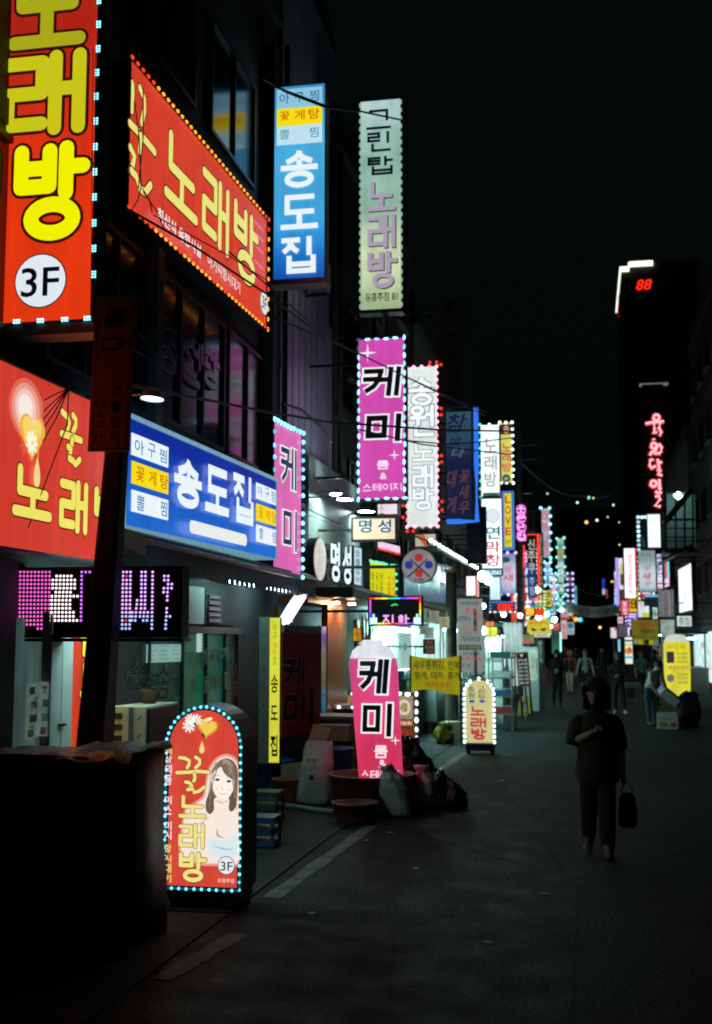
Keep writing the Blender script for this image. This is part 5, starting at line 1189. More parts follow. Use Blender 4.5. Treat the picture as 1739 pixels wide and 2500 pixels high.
# ------------------------------------------------------------------ menu board framed in bulbs
s = front_sign('bulb_framed_menu_board', 'food picture menu board framed in white oval bulbs behind the pink inflatable', 838, 1690, 1022, 1826, 20.4, .14, 'menu board')
s.box(M['black'], .03, emat('#5a4a34', .6, .2, 3))
for (u0, v0, u1, v1, c) in ((.06, .06, .3, .62, '#b08440'), (.70, .06, .93, .48, '#b8a488'), (.70, .50, .93, .60, '#c8742c'), (.70, .63, .93, .94, '#7a3c28'), (.34, .06, .66, .5, '#a88c60'), (.06, .66, .3, .94, '#8a6030'), (.34, .55, .66, .94, '#6a4028')): s.fr(u0, v0, u1, v1, emat(c, .7, .3, 9, film=True), 'picture')
s.disc(.815 * s.w, .27 * s.h, .11, F('#ece0c8', .8), 'plate_print', .13); s.disc(.815 * s.w, .79 * s.h, .10, emat('#a83c24', .8, .5, 18, film=True), 'plate_print', .12); s.disc(.815 * s.w, .27 * s.h, .07, emat('#b8b070', .8, .5, 20, film=True), 'plate_print', .085)
s.ft('모듬회', .73, .52, .90, .58, WHT, wt=.0)
s.leds(s.edge(.025), .155, WH, .05, .032, closed=True, along=True)
for sx in (-1, 1): mb = MB(); mb.bar((sx * s.w * .46, .08, .0), (sx * s.w * .46, .08, -s.root.location.z), .05); mb.build('leg', M['dmetal'], s.root); mb = MB(); mb.box(sx * s.w * .46 - .04, sx * s.w * .46 + .04, -.15, .3, -s.root.location.z, -s.root.location.z + .04); mb.build('foot', M['dmetal'], s.root)
sh = thing('counter_table', 'white lit display counter beside the menu board', 'counter', (-4.05, 19.2, 0))
mb = MB(); mb.box(-.45, .45, -.35, .35, .9, .96); mb.build('counter_top', M['white'], sh); mb = MB(); mb.box(-.4, .4, -.3, .3, 0, .898); mb.build('counter_body', M['dmetal'], sh)
for x in (-.35, -.1, .15, .38): shared('led_bulb', bulb_mesh(WH, .03, .022), sh, (x, -.352, .93))

# ------------------------------------------------------------------ cluttered goods on the pavement
def sack(name, label, cat, loc, prof, mat, lean=(0, 0), n=36, seed=1, rz=0, flat=1.0, amp=.12, box=1.0, pleat=.0, seam=False):
    o = thing(name, label, cat, loc, rz); rs = []; zs = [z for z, r in prof]; K = 26; top = zs[-1]
    def rad(z):
        for (z0, r0), (z1, r1) in zip(prof, prof[1:]):
            if z0 <= z <= z1: t = (z - z0) / (z1 - z0); t = t * t * (3 - 2 * t); return r0 + (r1 - r0) * t
        return prof[-1][1]
    for i in range(K + 1):
        z = zs[0] + (top - zs[0]) * i / K; r = rad(z); rg = []; up = max(0, (z / top - .62) / .38)
        for j in range(n):
            a = 2 * math.pi * j / n; c, sn = math.cos(a), math.sin(a); c2, s2 = math.copysign(abs(c) ** box, c), math.copysign(abs(sn) ** box, sn); p = Vector((c * 1.6 + seed, sn * 1.6 - seed, z * 5))
            q = 1 + amp * noise.noise(p) + amp * .7 * (abs(noise.noise(p * 2.3)) - .25) + amp * .45 * (abs(noise.noise(p * 5.1)) - .25) + pleat * up * math.sin(9 * a + seed) + pleat * .6 * up * math.sin(17 * a)
            fl = flat * (1 - (.93 * up if seam else 0))
            rg.append((r * q * c2 + lean[0] * z, r * q * s2 * fl + lean[1] * z, z + (.03 * amp / .12 * noise.noise(p * 1.7) if 0 < i else 0)))
        rs.append(rg)
    mb = MB(); mb.rings(rs); mb.build('bag_body' if 'bag' in name else 'sack_body', mat, o, True); return o
g0 = lambda px, py: at_z(px, py, .012)
p = g0(768, 1962)
sk = sack('grain_sack', 'upright white woven grain sack with printed mark beside the tub', 'sack', p, [(0, .17), (.04, .235), (.2, .23), (.45, .195), (.62, .185), (.74, .17)], M['sack'], (.06, .06), seed=3, flat=.72, amp=.14, box=.75, seam=True)
pts_, ff_, _, _2 = glyphs('햇쌀', .0)
mb = MB(); mb.add([(-.07 + .13 * u, -.148, .50 + .055 * v) for u, v in pts_], ff_); mb.build('printed_mark', M['ink'], sk)
mb = MB(); mb.prism([(.0 + .030 * math.cos(2 * math.pi * j / 12), -.168, .33 + .034 * math.sin(2 * math.pi * j / 12)) for j in range(12)], (0, -.004, 0)); mb.build('printed_mark', M['blueink'], sk)
p = g0(980, 1992); b_ = sack('clear_rubbish_bag', 'pale stuffed plastic bag slumped against the black bin bag', 'bag', p, [(0, .09), (.04, .125), (.14, .15), (.28, .155), (.41, .14), (.47, .09), (.50, .05), (.56, .085)], M['bagc'], (-.30, -.05), seed=7, amp=.24, pleat=.10)
p = g0(1034, 1972); b_ = sack('clear_rubbish_bag', 'shorter pale plastic bag with a dark tied neck', 'bag', p, [(0, .11), (.04, .145), (.15, .16), (.30, .155), (.38, .12), (.43, .055), (.49, .09)], M['bagc'], (-.02, -.1), seed=12, amp=.24, pleat=.10)
mb = MB(); mb.tube([(-.02, .02, .41), (-.01, .02, .45)], .065, 10); mb.build('neck_tie', M['bagk'], b_)
p = g0(1015, 1955); p.y += .35; sack('black_bin_bag', 'big knotted black bin bag behind the pale bags', 'bag', (p.x - .12, p.y, 0), [(0, .2), (.05, .28), (.3, .3), (.5, .26), (.6, .15), (.66, .06), (.74, .11)], M['bagk'], (.0, 0), seed=21, amp=.4, pleat=.15)
p = g0(1085, 1968); sack('black_bin_bag', 'flat slumped black bin bag lying on the road side of the bags', 'bag', p, [(0, .2), (.04, .26), (.12, .24), (.22, .16), (.32, .08), (.40, .07)], M['bagk'], (-.12, 0), seed=33, amp=.5, pleat=.15)
# reddish tubs
def tub(name, label, px, py, r, h, mat, flare=1.15, lip=.02, z=None):
    p = g0(px, py); o = thing(name, label, 'tub', (p.x, p.y + r, 0.012)); n = 28
    mb = MB(); C = lambda rr, zz: [(rr * math.cos(2 * math.pi * k / n), rr * math.sin(2 * math.pi * k / n), zz) for k in range(n)]
    mb.rings([C(r * .97, 0), C(r, .02), C(r * flare, h - .03), C(r * flare + lip, h - .025), C(r * flare + lip, h), C(r * flare - .01, h), C(r * .95, .04), C(.01, .035)]); mb.build('tub_wall', mat, o, True); return o
tub('large_tub', 'wide reddish brown rubber tub under the pink inflatable sign', 892, 1990, .43, .42, M['rust']); tub('small_tub', 'low reddish brown basin in front of the wide tub', 858, 2012, .2, .21, M['rust'], 1.2)
tub('orange_bucket', 'small orange bucket with pale rim next to the boards', 690, 1965, .13, .3, pmat('orange_plastic', (.4, .11, .04), .5), 1.2)
tub('blue_bin', 'tall blue plastic bin behind the grain sack', 806, 1952, .2, .62, M['blue'], 1.2)
tub('blue_crate_tub', 'blue basin by the wall under the yellow blade sign', 655, 1935, .24, .4, pmat('bright_blue_plastic', (.03, .12, .38), .45), 1.1)
bd = thing('leaning_board', 'pale wooden board leaning against the bin', 'board', g0(735, 1950)); mb = MB(); mb.box(-.12, .12, -.012, .012, 0, .95); o = mb.build('plank', M['wood'], bd); o.rotation_euler = (R(-18), R(13), 0)
bd = thing('leaning_board', 'shorter cardboard sheet slumped behind the grain sack', 'board', g0(718, 1958)); mb = MB(); mb.box(-.16, .16, -.008, .008, 0, .5); o = mb.build('sheet', M['card'], bd); o.rotation_euler = (R(-25), R(-8), 0)
cr = thing('stacked_carton', 'cardboard carton with red end stacked on the dark chest', 'box', (0, 0, 0)); p = g0(800, 1935); cr.location = (p.x, p.y + .32, .62 + .03)
mb = MB(); mb.box(-.24, .24, -.12, .12, .01, .2); mb.build('carton_body', M['card'], cr); mb = MB(); mb.box(.241, .246, -.1, .1, .03, .19); mb.build('red_label', M['redink'], cr); mb = MB(); mb.box(-.245, .245, -.125, .125, .202, .22); mb.build('lid', pmat('pale_carton', (.5, .45, .35), .8), cr)
ch_ = thing('dark_chest', 'dark brown wooden chest against the red panel', 'chest', (-3.55, 16.2, 0)); mb = MB(); mb.box(-.55, .45, -.35, .35, .03, .93); mb.build('chest_body', pmat('dark_wood', (.05, .03, .022), .6, 0, .3, 3), ch_); mb = MB(); mb.box(-.57, .47, -.37, .37, .932, .97); mb.build('lid', pmat('worn_wood_top', (.25, .19, .13), .6, 0, .3, 3), ch_)
hs = at_z(690, 1966, .05); he = at_z(815, 1982, .05)
tag(MB().tube([hs, hs.lerp(he, .3) + Vector((0, .05, .0)), hs.lerp(he, .7) + Vector((0, -.02, 0)), he], .025, 8).build('water_hose', pmat('pale_hose', (.5, .55, .52), .5), None, True), 'pale thick hose lying on the pavement by the basin', 'hose')
# dark stacked crates and clutter beside the arched sign
for k, (px, py, sx, sz, m) in enumerate(((648, 2020, .22, .34, M['teal']), (640, 2075, .2, .26, M['blue']))):
    p = g0(px, py); o = thing('drink_crate', ['dark teal plastic crate by the arched sign', 'dark blue plastic crate low beside the arched sign'][k], 'crate', (p.x - .1, p.y + .2, .03))
    mb = MB()
    for z in (0.0, sz * .45, sz * .85): mb.box(-sx, sx, -.15, .15, z, z + .05)
    for x in (-sx, sx - .03):
        for y in (-.15, .12): mb.box(x, x + .03, y, y + .03, .05, sz * .85)
    mb.build('crate_body', m, o)

# ------------------------------------------------------------------ scraps on the road
for k, (px, py, rz) in enumerate(((952, 2033, .4), (1330, 2182, 1.1), (895, 2052, 2.0), (1120, 1990, .7), (1015, 2120, 1.7), (1225, 1905, .2), (1190, 2300, 2.6), (760, 2230, 1.3))):
    p = at_z(px, py, .006); n = 7; mb = MB(); mb.poly([(.045 * math.cos(2 * math.pi * j / n) * random.uniform(.6, 1.2), .03 * math.sin(2 * math.pi * j / n) * random.uniform(.6, 1.2), .006 * random.random()) for j in range(n)])
    o = mb.build('paper_scrap', pmat('dirty_paper', (.4, .4, .37), .8, 0, .3, 20)); o.location = p; o.rotation_euler = (0, 0, rz)
    tag(o, 'tiny crumpled paper scrap lying on the dark road', 'litter', 'paper scraps on the road')

# ------------------------------------------------------------------ pipes and air-conditioner boxes on the upper walls
for k, (y, z0, z1, lab) in enumerate(((16.72, 3.2, 11.0, 'thin downpipe at the corner of the dark grey building'), (20.72, 5.0, 11.0, 'thin downpipe between the purple clad and panelled buildings'), (24.3, 3.5, 11.0, 'thin downpipe beside the brown tiled building'))):
    o = MB().tube([(XL + .22, y, z0), (XL + .22, y, z1)], .04, 8).build('downpipe', M['frame'], None, True); tag(o, lab, 'pipe')
for k, (y, z, lab) in enumerate(((18.2, 7.75, 'outdoor unit box high on the purple clad wall'), (22.4, 6.4, 'outdoor unit box above the metal cladding'))):
    t = thing('wall_outdoor_unit', lab, 'air conditioner', (XL + .12, y, z)); mb = MB(); mb.box(0, .3, 0, .75, 0, .5); mb.build('casing', M['conc'], t, bevel=.01); mb = MB(); n = 18; mb.prism([(.302, .37 + .2 * math.cos(2 * math.pi * j / n), .25 + .2 * math.sin(2 * math.pi * j / n)) for j in range(n)], (.01, 0, 0)); mb.build('fan_grille', M['black'], t)
    for yy in (.1, .65): mb = MB(); mb.box(-.1, .3, yy - .02, yy + .02, -.05, -.002); mb.build('bracket', M['frame'], t)
# ------------------------------------------------------------------ signs further down the street
def arms_to(s, left=True): s.arms(XL + .3 if left else XR + .3, (.2, .8))
def led_edge(s, mat, step, r, sides='tlrb', joined=True):
    e = s.edge(.0); seg = dict(t=(e[0], e[1]), r=(e[1], e[2]), b=(e[3], e[2]), l=(e[0], e[3]))
    for k in sides: s.leds(list(seg[k]), step, mat, r, joined=joined)
def fs(name, label, x0, y0, x1, y1, Y, face, left=True, t=.25, hm=None, rim=.02, cat='sign', arms=True):
    s = front_sign(name, label, x0, y0, x1, y1, Y, t, cat); s.box(hm or M['black'], rim, face)
    if arms: arms_to(s, left)
    return s
GY = F('#a8b4b8'); TL = F('#2c7c78'); RT = F('#c8384c'); BL = F('#2a5aa8'); PR = F('#d06080')
s = fs('white_blade_sign', 'white blade sign with faint karaoke outline letters and green bulbs on one edge', 1173, 1036, 1221, 1213, 33.0, emat('#e4f0ee', 1.5, .08, 1.5))
s.col('노래방', .2, .18, .85, .88, F('#b8bcc0'), wt=.02, out=F('#cfd6d8'), ow=.02); s.fr(.12, .945, .95, .995, F('#16302c'), 'strip'); s.ft('24시 노래', .18, .955, .9, .985, F('#60c8a0'), wt=.0)
led_edge(s, led('#58f0a8', 1.5), .22, .04, 'l', False); led_edge(s, WH, .22, .035, 't', False)
s = fs('yellow_photo_sign', 'narrow yellow karaoke blade sign with a dark portrait above red letters', 1222, 1031, 1252, 1180, 34.5, emat('#d8d860', 1.0, .1, 2))
s.fr(.05, .03, .95, .2, emat('#50403c', .6, .5, 6, film=True), 'portrait_print'); s.disc(.5 * s.w, .12 * s.h, .08, F('#d0a890', .7), 'portrait_print', .13); s.col('노래방', .12, .33, .88, .82, F('#cc3a56'), wt=.02); s.disc(.45 * s.w, .92 * s.h, .12, F('#205058'), 'floor_disc'); s.ft('2F', .3, .9, .6, .945, WHT, wt=.0)
led_edge(s, WH, .2, .04, 'trb', False)
s = fs('white_grill_sign', 'white blade sign with green and red letters and a blue phone strip', 1176, 1217, 1226, 1388, 32.0, emat('#e8f2f6', 1.6, .06, 1.5), rim=.01)
s.disc(.55 * s.w, .25 * s.h, .2, F('#b8c8d0'), 'emblem'); s.disc(.55 * s.w, .25 * s.h, .17, F('#dce8ee'), 'emblem'); s.ft('연', .2, .40, .92, .58, TL, wt=.02); s.ft('막', .2, .61, .92, .77, RT, wt=.02); s.ft('창', .2, .79, .92, .97, RT, wt=.02)
s = fs('phone_strip_sign', 'blue strip with a white phone number under the white grill sign', 1174, 1389, 1228, 1405, 31.9, emat('#1f66a0', 1.0, .05, 2), arms=False); s.ft('246-2562', .08, .2, .92, .85, WHT, wt=.015)
s = fs('love_sign', 'yellow blade sign spelling LOVE in red capitals with a pale blue edge', 1226, 1199, 1255, 1342, 34.0, emat('#e8d820', 1.0, .06, 2), hm=emat('#4a90e0', .7, 0), rim=.07)
s.col('LOVE', .26, .05, .74, .78, F('#c23a48'), wt=.03, gap=.25); s.ft('2F', .25, .84, .72, .9, F('#504810'), wt=.0); s.ft('전화예약', .25, .935, .72, .96, F('#807820'), wt=.0)
s = fs('shrimp_sign', 'lilac blade sign with red shrimp letters and a lower row of violet bulbs', 1222, 1350, 1260, 1452, 33.5, emat('#b8bce0', 1.0, .2, 1.5, grad=((0, '#3c6ca0'), (.2, '#b8c0e0'), (.7, '#c8c4e0'), (1, '#7880c0'))), rim=.01)
s.disc(.35 * s.w, .16 * s.h, .13, F('#1c4c60'), 'emblem', .08); s.ft('왕', .2, .3, .75, .48, PR, wt=.02); s.ft('새', .15, .5, .8, .68, RT, wt=.02); s.ft('우', .25, .72, .75, .9, PR, wt=.01); led_edge(s, led('#d8b0ff', 1.8), .22, .045, 'tb', False)
s = fs('pale_shop_panel', 'pale lilac lit panel over the stall awning', 1196, 1408, 1222, 1465, 33.0, emat('#c8d4e4', .95, .15, 2), rim=.01)
s = fs('black_salon_sign', 'unlit black blade sign with faded grey syllables under the blue neon sign', 1140, 1237, 1187, 1376, 27.5, pmat('dark_sign_panel', (.03, .033, .045), .5, 0, .3, 3)); s.col('미용실', .3, .25, .7, .95, pmat('grey_ink', (.09, .085, .09), .6), wt=.02)
# pink neon script as bent tubes
s = front_sign('pink_neon_letters', 'column of glowing pink neon letters beside the love sign', 1262, 1232, 1284, 1322, 36.0, .1); mb = MB(); mb.box(-s.w * .6, s.w * .6, .06, .12, -.1, s.h + .1); mb.build('backing', M['black'], s.root)
NP = emat('#f4a0e8', 1.6, 0)
for i, c in enumerate('소문난집'):
    s.ft(c, .0, i * .25, 1.0, i * .25 + .235, NP, wt=.05)
for i in range(4):
    n = 14; mb = MB(); z = s.h * (1 - (i + .5) / 4); mb.tube([(s.w * .5 * math.cos(2 * math.pi * k / n), -.04, z + s.h * .11 * math.sin(2 * math.pi * k / n)) for k in range(n + 1)], .02, 6, cap=False); mb.build('neon_tube', emat('#e870d0', 1.3, 0), s.root)
arms_to(s)
s = fs('red_neon_sign', 'dark blade sign with white vertical letters in a red neon frame', 1288, 1310, 1309, 1460, 38.0, emat('#181c34', .6, .3, 2, grad=((0, '#6878b0'), (.25, '#2848a0'), (.5, '#2c5cb0'), (.6, '#1c1420'), (1, '#1c1018'))))
s.col('신주쿠', .1, .03, .9, .62, F('#b8b0a8'), wt=.02); s.col('주점', .2, .66, .8, .95, F('#a0b8d8'), wt=.01); mb = MB()
mb.tube([s.P(-.1, s.h * .5, -.05), s.P(-.1, -.06, -.05), s.P(s.w + .08, -.06, -.05), s.P(s.w + .08, s.h * .5, -.05), s.P(s.w + .08, s.h + .06, -.05), s.P(.1, s.h + .06, -.05)], .05, 6); mb.build('neon_tube', emat('#f03c24', 1.3, 0), s.root)
s = fs('brown_wood_sign', 'brown carved wooden blade sign with pale letters past the red neon frame', 1311, 1300, 1327, 1434, 39.5, emat('#4c4030', .5, .3, 3)); s.col('태종대횟집', .2, .03, .8, .97, F('#8a9080'), wt=.01)
s = fs('bulb_edged_sign', 'white and pink blade sign edged in bluish bulbs far along the shop row', 1322, 1240, 1344, 1362, 46.0, emat('#b0b8c4', .95, .35, 2.5)); s.col('대박나라', .1, .05, .9, .95, PR, wt=.03); led_edge(s, CY, .3, .06, 'trb', False)
s = fs('teal_striped_sign', 'slim teal and white striped blade sign near the end of the row', 1361, 1314, 1379, 1452, 58.0, emat('#70b8a8', .9, .4, 2.2, grad=((0, '#88c0a0'), (.2, '#2c6858'), (.4, '#a8d8cc'), (.6, '#5c98a0'), (.75, '#c8a850'), (.85, '#58a898'), (1, '#a0e0d0')))); s.col('바다마을', .15, .4, .85, .95, F('#d8f0ea'), wt=.02); led_edge(s, led('#90f0e8', 1.4), .45, .07, 'tlr', False)
s = fs('violet_framed_sign', 'small dark sign in a pale violet light frame at the row end', 1386, 1400, 1399, 1468, 75.0, emat('#20202c', .5, 0)); s.col('호프', .2, .1, .8, .5, F('#b04050'), wt=.03); led_edge(s, led('#c8c0ff', 1.5), .35, .09, 'tlrb')
s = fs('unlit_grey_sign', 'small unlit grey blade sign above the red neon frame', 1288, 1245, 1305, 1298, 41.0, pmat('grey_sign_panel', (.15, .14, .15), .6)); s.col('상회', .2, .1, .8, .9, M['ink'], wt=.02)
s = fs('red_display', 'red LED display in a blue dotted border over the stall', 1197, 1470, 1258, 1494, 30.5, emat('#140c14', .4, 0), arms=False); s.fr(.3, .15, .92, .85, emat('#f02c18', 1.1, .15, 8), 'lit_area'); s.fr(.42, .3, .45, .7, F('#200808'), 'dark_area'); s.fr(.84, .4, .88, .62, F('#200808'), 'dark_area'); led_edge(s, led('#4090ff', 1.5), .075, .022, 'tlrb'); led_edge(s, led('#ffe8a0', 1.5), .12, .028, 'b')
s = fs('yellow_red_display', 'small yellow and red LED display over the stalls', 1283, 1484, 1327, 1504, 40.0, emat('#281404', .4, 0), arms=False); s.fr(.02, .05, .48, .95, emat('#f8c030', 1.1, .15, 8), 'lit_area'); s.fr(.55, .1, .97, .9, emat('#f03418', 1.1, .1, 8), 'lit_area'); led_edge(s, led('#ffd860', 1.3), .12, .03, 't')
# painted sign with dripping letters over the seafood shop
s = side_sign('drip_paint_sign', 'blue painted fascia with white dripping brush letters behind the round sign', (985, 1350), (1105, 1388), (1105, 1470), (985, 1470), -3.95, .1); s.box(M['dmetal'], .01, emat('#1c5078', .5, .35, 1.5))
for k in range(44):
    a = random.uniform(.02, .98) * s.w; b = random.uniform(.05, .4) * s.h; L = random.uniform(.15, .5) * s.h; w_ = random.uniform(.02, .06)
    s.shape([(a - w_, b), (a + w_, b + .02), (a + w_ * .6, b + L * .6), (a, b + L), (a - w_ * .6, b + L * .55)], F('#dce8ea', .85) if k % 6 else F('#c86048', .7), 'drip_print')
for k, ch in enumerate('바다횟집'): s.ft(ch, .04 + .24 * k, .08, .25 + .24 * k, .5, F('#dce8ea', .8), wt=.05)
# corrugated awning with its row of bulbs
cw = thing('corrugated_awning', 'grey corrugated awning with a row of white bulbs along its edge', 'awning', (0, 0, 0))
A, B = at_y(1040, 1320, 23.5), at_y(1160, 1388, 31.5); A.x = B.x = -3.05; zA = B.z
A = at_x(1045, 1322, -3.05); B = at_x(1160, 1388, -3.05)
n = 34; mb = MB(); prev = None
for k in range(n + 1):
    p = A.lerp(B, k / n); dz = .03 * (k % 2); lo = (p.x, p.y, p.z + dz); hi = (XL + .1, p.y, p.z + .55 + dz)
    if prev: mb.poly([prev[0], lo, hi, prev[1]])
    prev = (lo, hi)
mb.build('roof_sheet', M['smetal'], cw); mb = MB(); mb.bar(A - Vector((0, 0, .03)), B - Vector((0, 0, .03)), .05); mb.build('edge_beam', M['dmetal'], cw)
gm = MB(); me_ = None
def globe(parent, loc, r, mat, name='bulb'):
    key = ('globe', mat.name, round(r, 3))
    if key not in _bulbs:
        mb = MB(); n = 10; mb.rings([[(r * math.cos(e) * math.cos(2 * math.pi * j / n), r * math.cos(e) * math.sin(2 * math.pi * j / n), r * math.sin(e)) for j in range(n)] for e in (-1.4, -.9, -.3, .3, .9, 1.4)])
        me = bpy.data.meshes.new('globe'); me.from_pydata(mb.v, [], mb.f); me.materials.append(mat); me.polygons.foreach_set('use_smooth', [True] * len(me.polygons)); _bulbs[key] = me
    return shared(name, _bulbs[key], parent, loc)
WB2 = emat('#d0f4f4', 8.0, 0)
for k in range(16): globe(cw, A.lerp(B, k / 15) + Vector((.06, 0, .02)), .038, WB2)
for i, (px, py, Y, r, lab) in enumerate(((1178, 1407, 31.0, .13, 'large white globe lamp hanging at the corrugated awning end'), (1192, 1416, 32.0, .12, 'second white globe lamp next to the larger one'), (1198, 1570, 29.0, .11, 'bright globe lamp hanging over the seafood stall'), (1255, 1568, 33.0, .10, 'globe lamp in front of the hanging white sheet'), (1312, 1440, 42.0, .11, 'small globe lamp below the red neon frame'), (1354, 1513, 50.0, .1, 'small globe lamp over the far stalls'), (1179, 1540, 27.0, .09, 'round bulb lamp beside the long price banner'), (1316, 1507, 44.0, .09, 'small bulb lamp under the yellow and red display'))):
    p = at_y(px, py, Y); t = thing('globe_lamp', lab, 'lamp', p); globe(t, (0, 0, 0), r, emat('#b8f4ec', 60.0, 0), 'globe'); mb = MB(); mb.tube([(0, 0, r), (0, 0, r + .5)], .008, 4); mb.build('cord', M['wire'], t)
s = fs('blank_lightbox', 'blank white lightbox glowing above the price banner', 1137, 1405, 1163, 1456, 26.5, emat('#f8f4f0', 1.4, .05, 2), arms=False); mb = MB(); mb.box(s.w / 2, s.w / 2 + .04, -.01, .24, 0, s.h); mb.build('pink_edge', emat('#f0a098', 1.0, 0), s.root)
s = fs('cream_shop_sign', 'cream lit panel with an orange band under the red bulb framed sign', 1012, 1302, 1066, 1336, 24.5, emat('#d8c8b0', .8, .15, 2), arms=False); s.shape([(0, 0), (s.w * .4, 0), (s.w * .75, s.h), (s.w * .5, s.h)], F('#c8683c', .8), 'band_print')
s = fs('pink_white_sign', 'small white sign with black script under the pink blade sign', 920, 1228, 973, 1258, 20.5, emat('#f0dce8', 1.1, .08, 2), arms=False); s.ft('소', .1, .1, .35, .9, F('#705868'), wt=.0)
s = side_sign('pink_strip_light', 'slanted white pink strip sign with red dots below the cream lightbox', d8(880, 418), d8(1110, 430), d8(1105, 560), d8(885, 450), -3.7, .08); s.box(M['black'], .01, emat('#f4d0ec', 1.1, .1, 2)); led_edge(s, RDL, .16, .03, 'b', False)

# ------------------------------------------------------------------ price banner, yellow cloth banner, small arched sign
s = front_sign('price_banner', 'long grey hanging price banner with red and green lettering', 1117, 1462, 1179, 1642, 23.0, .02, 'banner'); CLB = emat('#a0aca8', .6, .15, 2.0, name='glowing_cloth')  # banner cloth glows by its own emission
mb = MB(); n = 16
for k in range(n):
    z0, z1 = s.h * k / n, s.h * (k + 1) / n; y0, y1 = .02 * math.sin(k * .7), .02 * math.sin((k + 1) * .7); mb.poly([(-s.w / 2, .03 + y0, z0), (s.w / 2, .03 + y0 * .4, z0), (s.w / 2, .03 + y1 * .4, z1), (-s.w / 2, .03 + y1, z1)])
mb.build('cloth', CLB, s.root); s.L = 0
dk = F('#3c4444', .6); rd = F('#c05048', .7); gr = F('#347048', .6); bl = F('#2c4c70', .6); og = F('#c88058', .6)
for t, v0, v1, u0, u1, m in (('프리미엄급', .03, .085, .15, .85, dk), ('홍게', .12, .20, .3, .75, rd), ('살아있는', .225, .295, .05, .55, bl), ('꽃게', .225, .295, .62, .95, rd), ('+', .325, .345, .47, .53, dk), ('자연산광어', .37, .43, .08, .92, og), ('+', .46, .48, .47, .53, dk), ('가리비찜', .51, .585, .14, .9, gr), ('기본 44,900원', .73, .765, .2, .88, dk), ('1인', .79, .835, .08, .26, bl), ('39,900', .785, .845, .30, .95, rd)): s.ft(t, u0, v0, u1, v1, m, wt=.012)
s.fr(.06, .625, .94, .695, F('#34465c', .6), 'band', r=.01); s.ft('모두 무한리필', .12, .635, .88, .685, F('#c8c060', .6), wt=.0)
s.ft('대게', .1, .88, .5, .93, F('#4c6468', .5), wt=0); mb = MB(); mb.tube([(-s.w * .55, .03, s.h + .02), (s.w * .55, .03, s.h + .02)], .015, 6); mb.build('hanging_rod', M['smetal'], s.root)
mb = MB(); mb.bar((s.w * .2, .06, s.h + .0), (s.w * .2, .06, -s.root.location.z), .06); mb.build('banner_pole', M['smetal'], s.root)
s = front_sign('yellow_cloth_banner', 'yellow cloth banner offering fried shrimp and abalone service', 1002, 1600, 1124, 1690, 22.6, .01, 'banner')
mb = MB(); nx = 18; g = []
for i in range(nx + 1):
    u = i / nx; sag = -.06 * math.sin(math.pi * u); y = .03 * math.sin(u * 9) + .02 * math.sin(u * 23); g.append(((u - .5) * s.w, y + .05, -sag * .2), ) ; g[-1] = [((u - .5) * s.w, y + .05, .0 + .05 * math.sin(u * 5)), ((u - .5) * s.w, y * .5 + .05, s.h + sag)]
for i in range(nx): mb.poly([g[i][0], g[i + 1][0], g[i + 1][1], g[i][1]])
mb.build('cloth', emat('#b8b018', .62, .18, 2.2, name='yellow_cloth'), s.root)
dk2 = F('#20262c', .6); rd2 = F('#a84020', .7)
s.ft('새우통튀김, 전복', .06, .14, .99, .40, dk2, wt=.012); s.ft('멍게, 대하, 홍게', .09, .44, .99, .66, dk2, wt=.012); s.ft('서비스!!', .30, .70, .78, .88, rd2, wt=.015)
mb = MB(); mb.tube([(-s.w / 2, .05, s.h), (-s.w / 2 - .02, .05, -s.root.location.z)], .02, 6); mb.tube([(s.w / 2, .05, s.h), (s.w / 2, .05, -s.root.location.z)], .02, 6); mb.build('banner_pole', M['smetal'], s.root)
YB_ = 21.3; l, r = at_y(1133, 1750, YB_).x, at_y(1208, 1750, YB_).x; z1, z0 = at_y(1170, 1656, YB_).z, at_y(1170, 1818, YB_).z
rt = arch_sign('small_arched_sign', 'cream arched karaoke floor sign ringed by white bulbs further down', (l + r) / 2, YB_, r - l, z1 - z0, z0, .3, emat('#cfc890', .95, .06, 3), M['smetal'], rim=.03)
s = Sign.__new__(Sign); s.w, s.h, s.t, s.L = r - l, z1 - z0, .3, 3; s.ux = Vector((1, 0, 0)); s.n = Vector((0, -1, 0)); s.o = Vector((l, YB_, z1)); s.root = rt; hw, zz1 = (r - l) / 2, z1
s.P = lambda a, b, y=0.0: (a - hw, y, zz1 - b)
for ch, x0, y0, x1, y1 in (('송', 1170, 1285, 1230, 1340), ('원', 1172, 1345, 1232, 1395), ('그', 1262, 1290, 1318, 1320), ('린', 1262, 1325, 1320, 1362), ('탑', 1264, 1366, 1325, 1400)): s.px(ch, d2(x0, y0), d2(x1, y1), F('#384428'), wt=.01)
for x in (1207, 1298): a, b = s.uv(*d2(x, 1423)); s.disc(a, b, .05, BL, 'floor_disc', .028)
for ch, x0, y0, x1, y1 in (('노', 1192, 1465, 1325, 1550), ('래', 1195, 1565, 1335, 1655), ('방', 1200, 1660, 1340, 1765)): s.px(ch, d2(x0, y0), d2(x1, y1), F('#b83c44'), wt=.045)
s.px('유흥주점', d2(1290, 1775), d2(1385, 1800), F('#707048'), wt=.0)
r_ = hw - .008; P_ = []
for k in range(11): w = math.pi * (1 - k / 10); P_.append((hw + r_ * math.cos(w), hw - r_ * math.sin(w)))
for k in range(1, 10): b = hw + (s.h - hw - .05) * k / 9; P_ += [(.008, b), (s.w - .008, b)]
for i, (a, b) in enumerate(P_):
    if i in (4, 6): continue
    shared('led_bulb', bulb_mesh(led('#d8f4ff', 2.8), .026, .036, .02), rt, s.P(a, b, -.014))

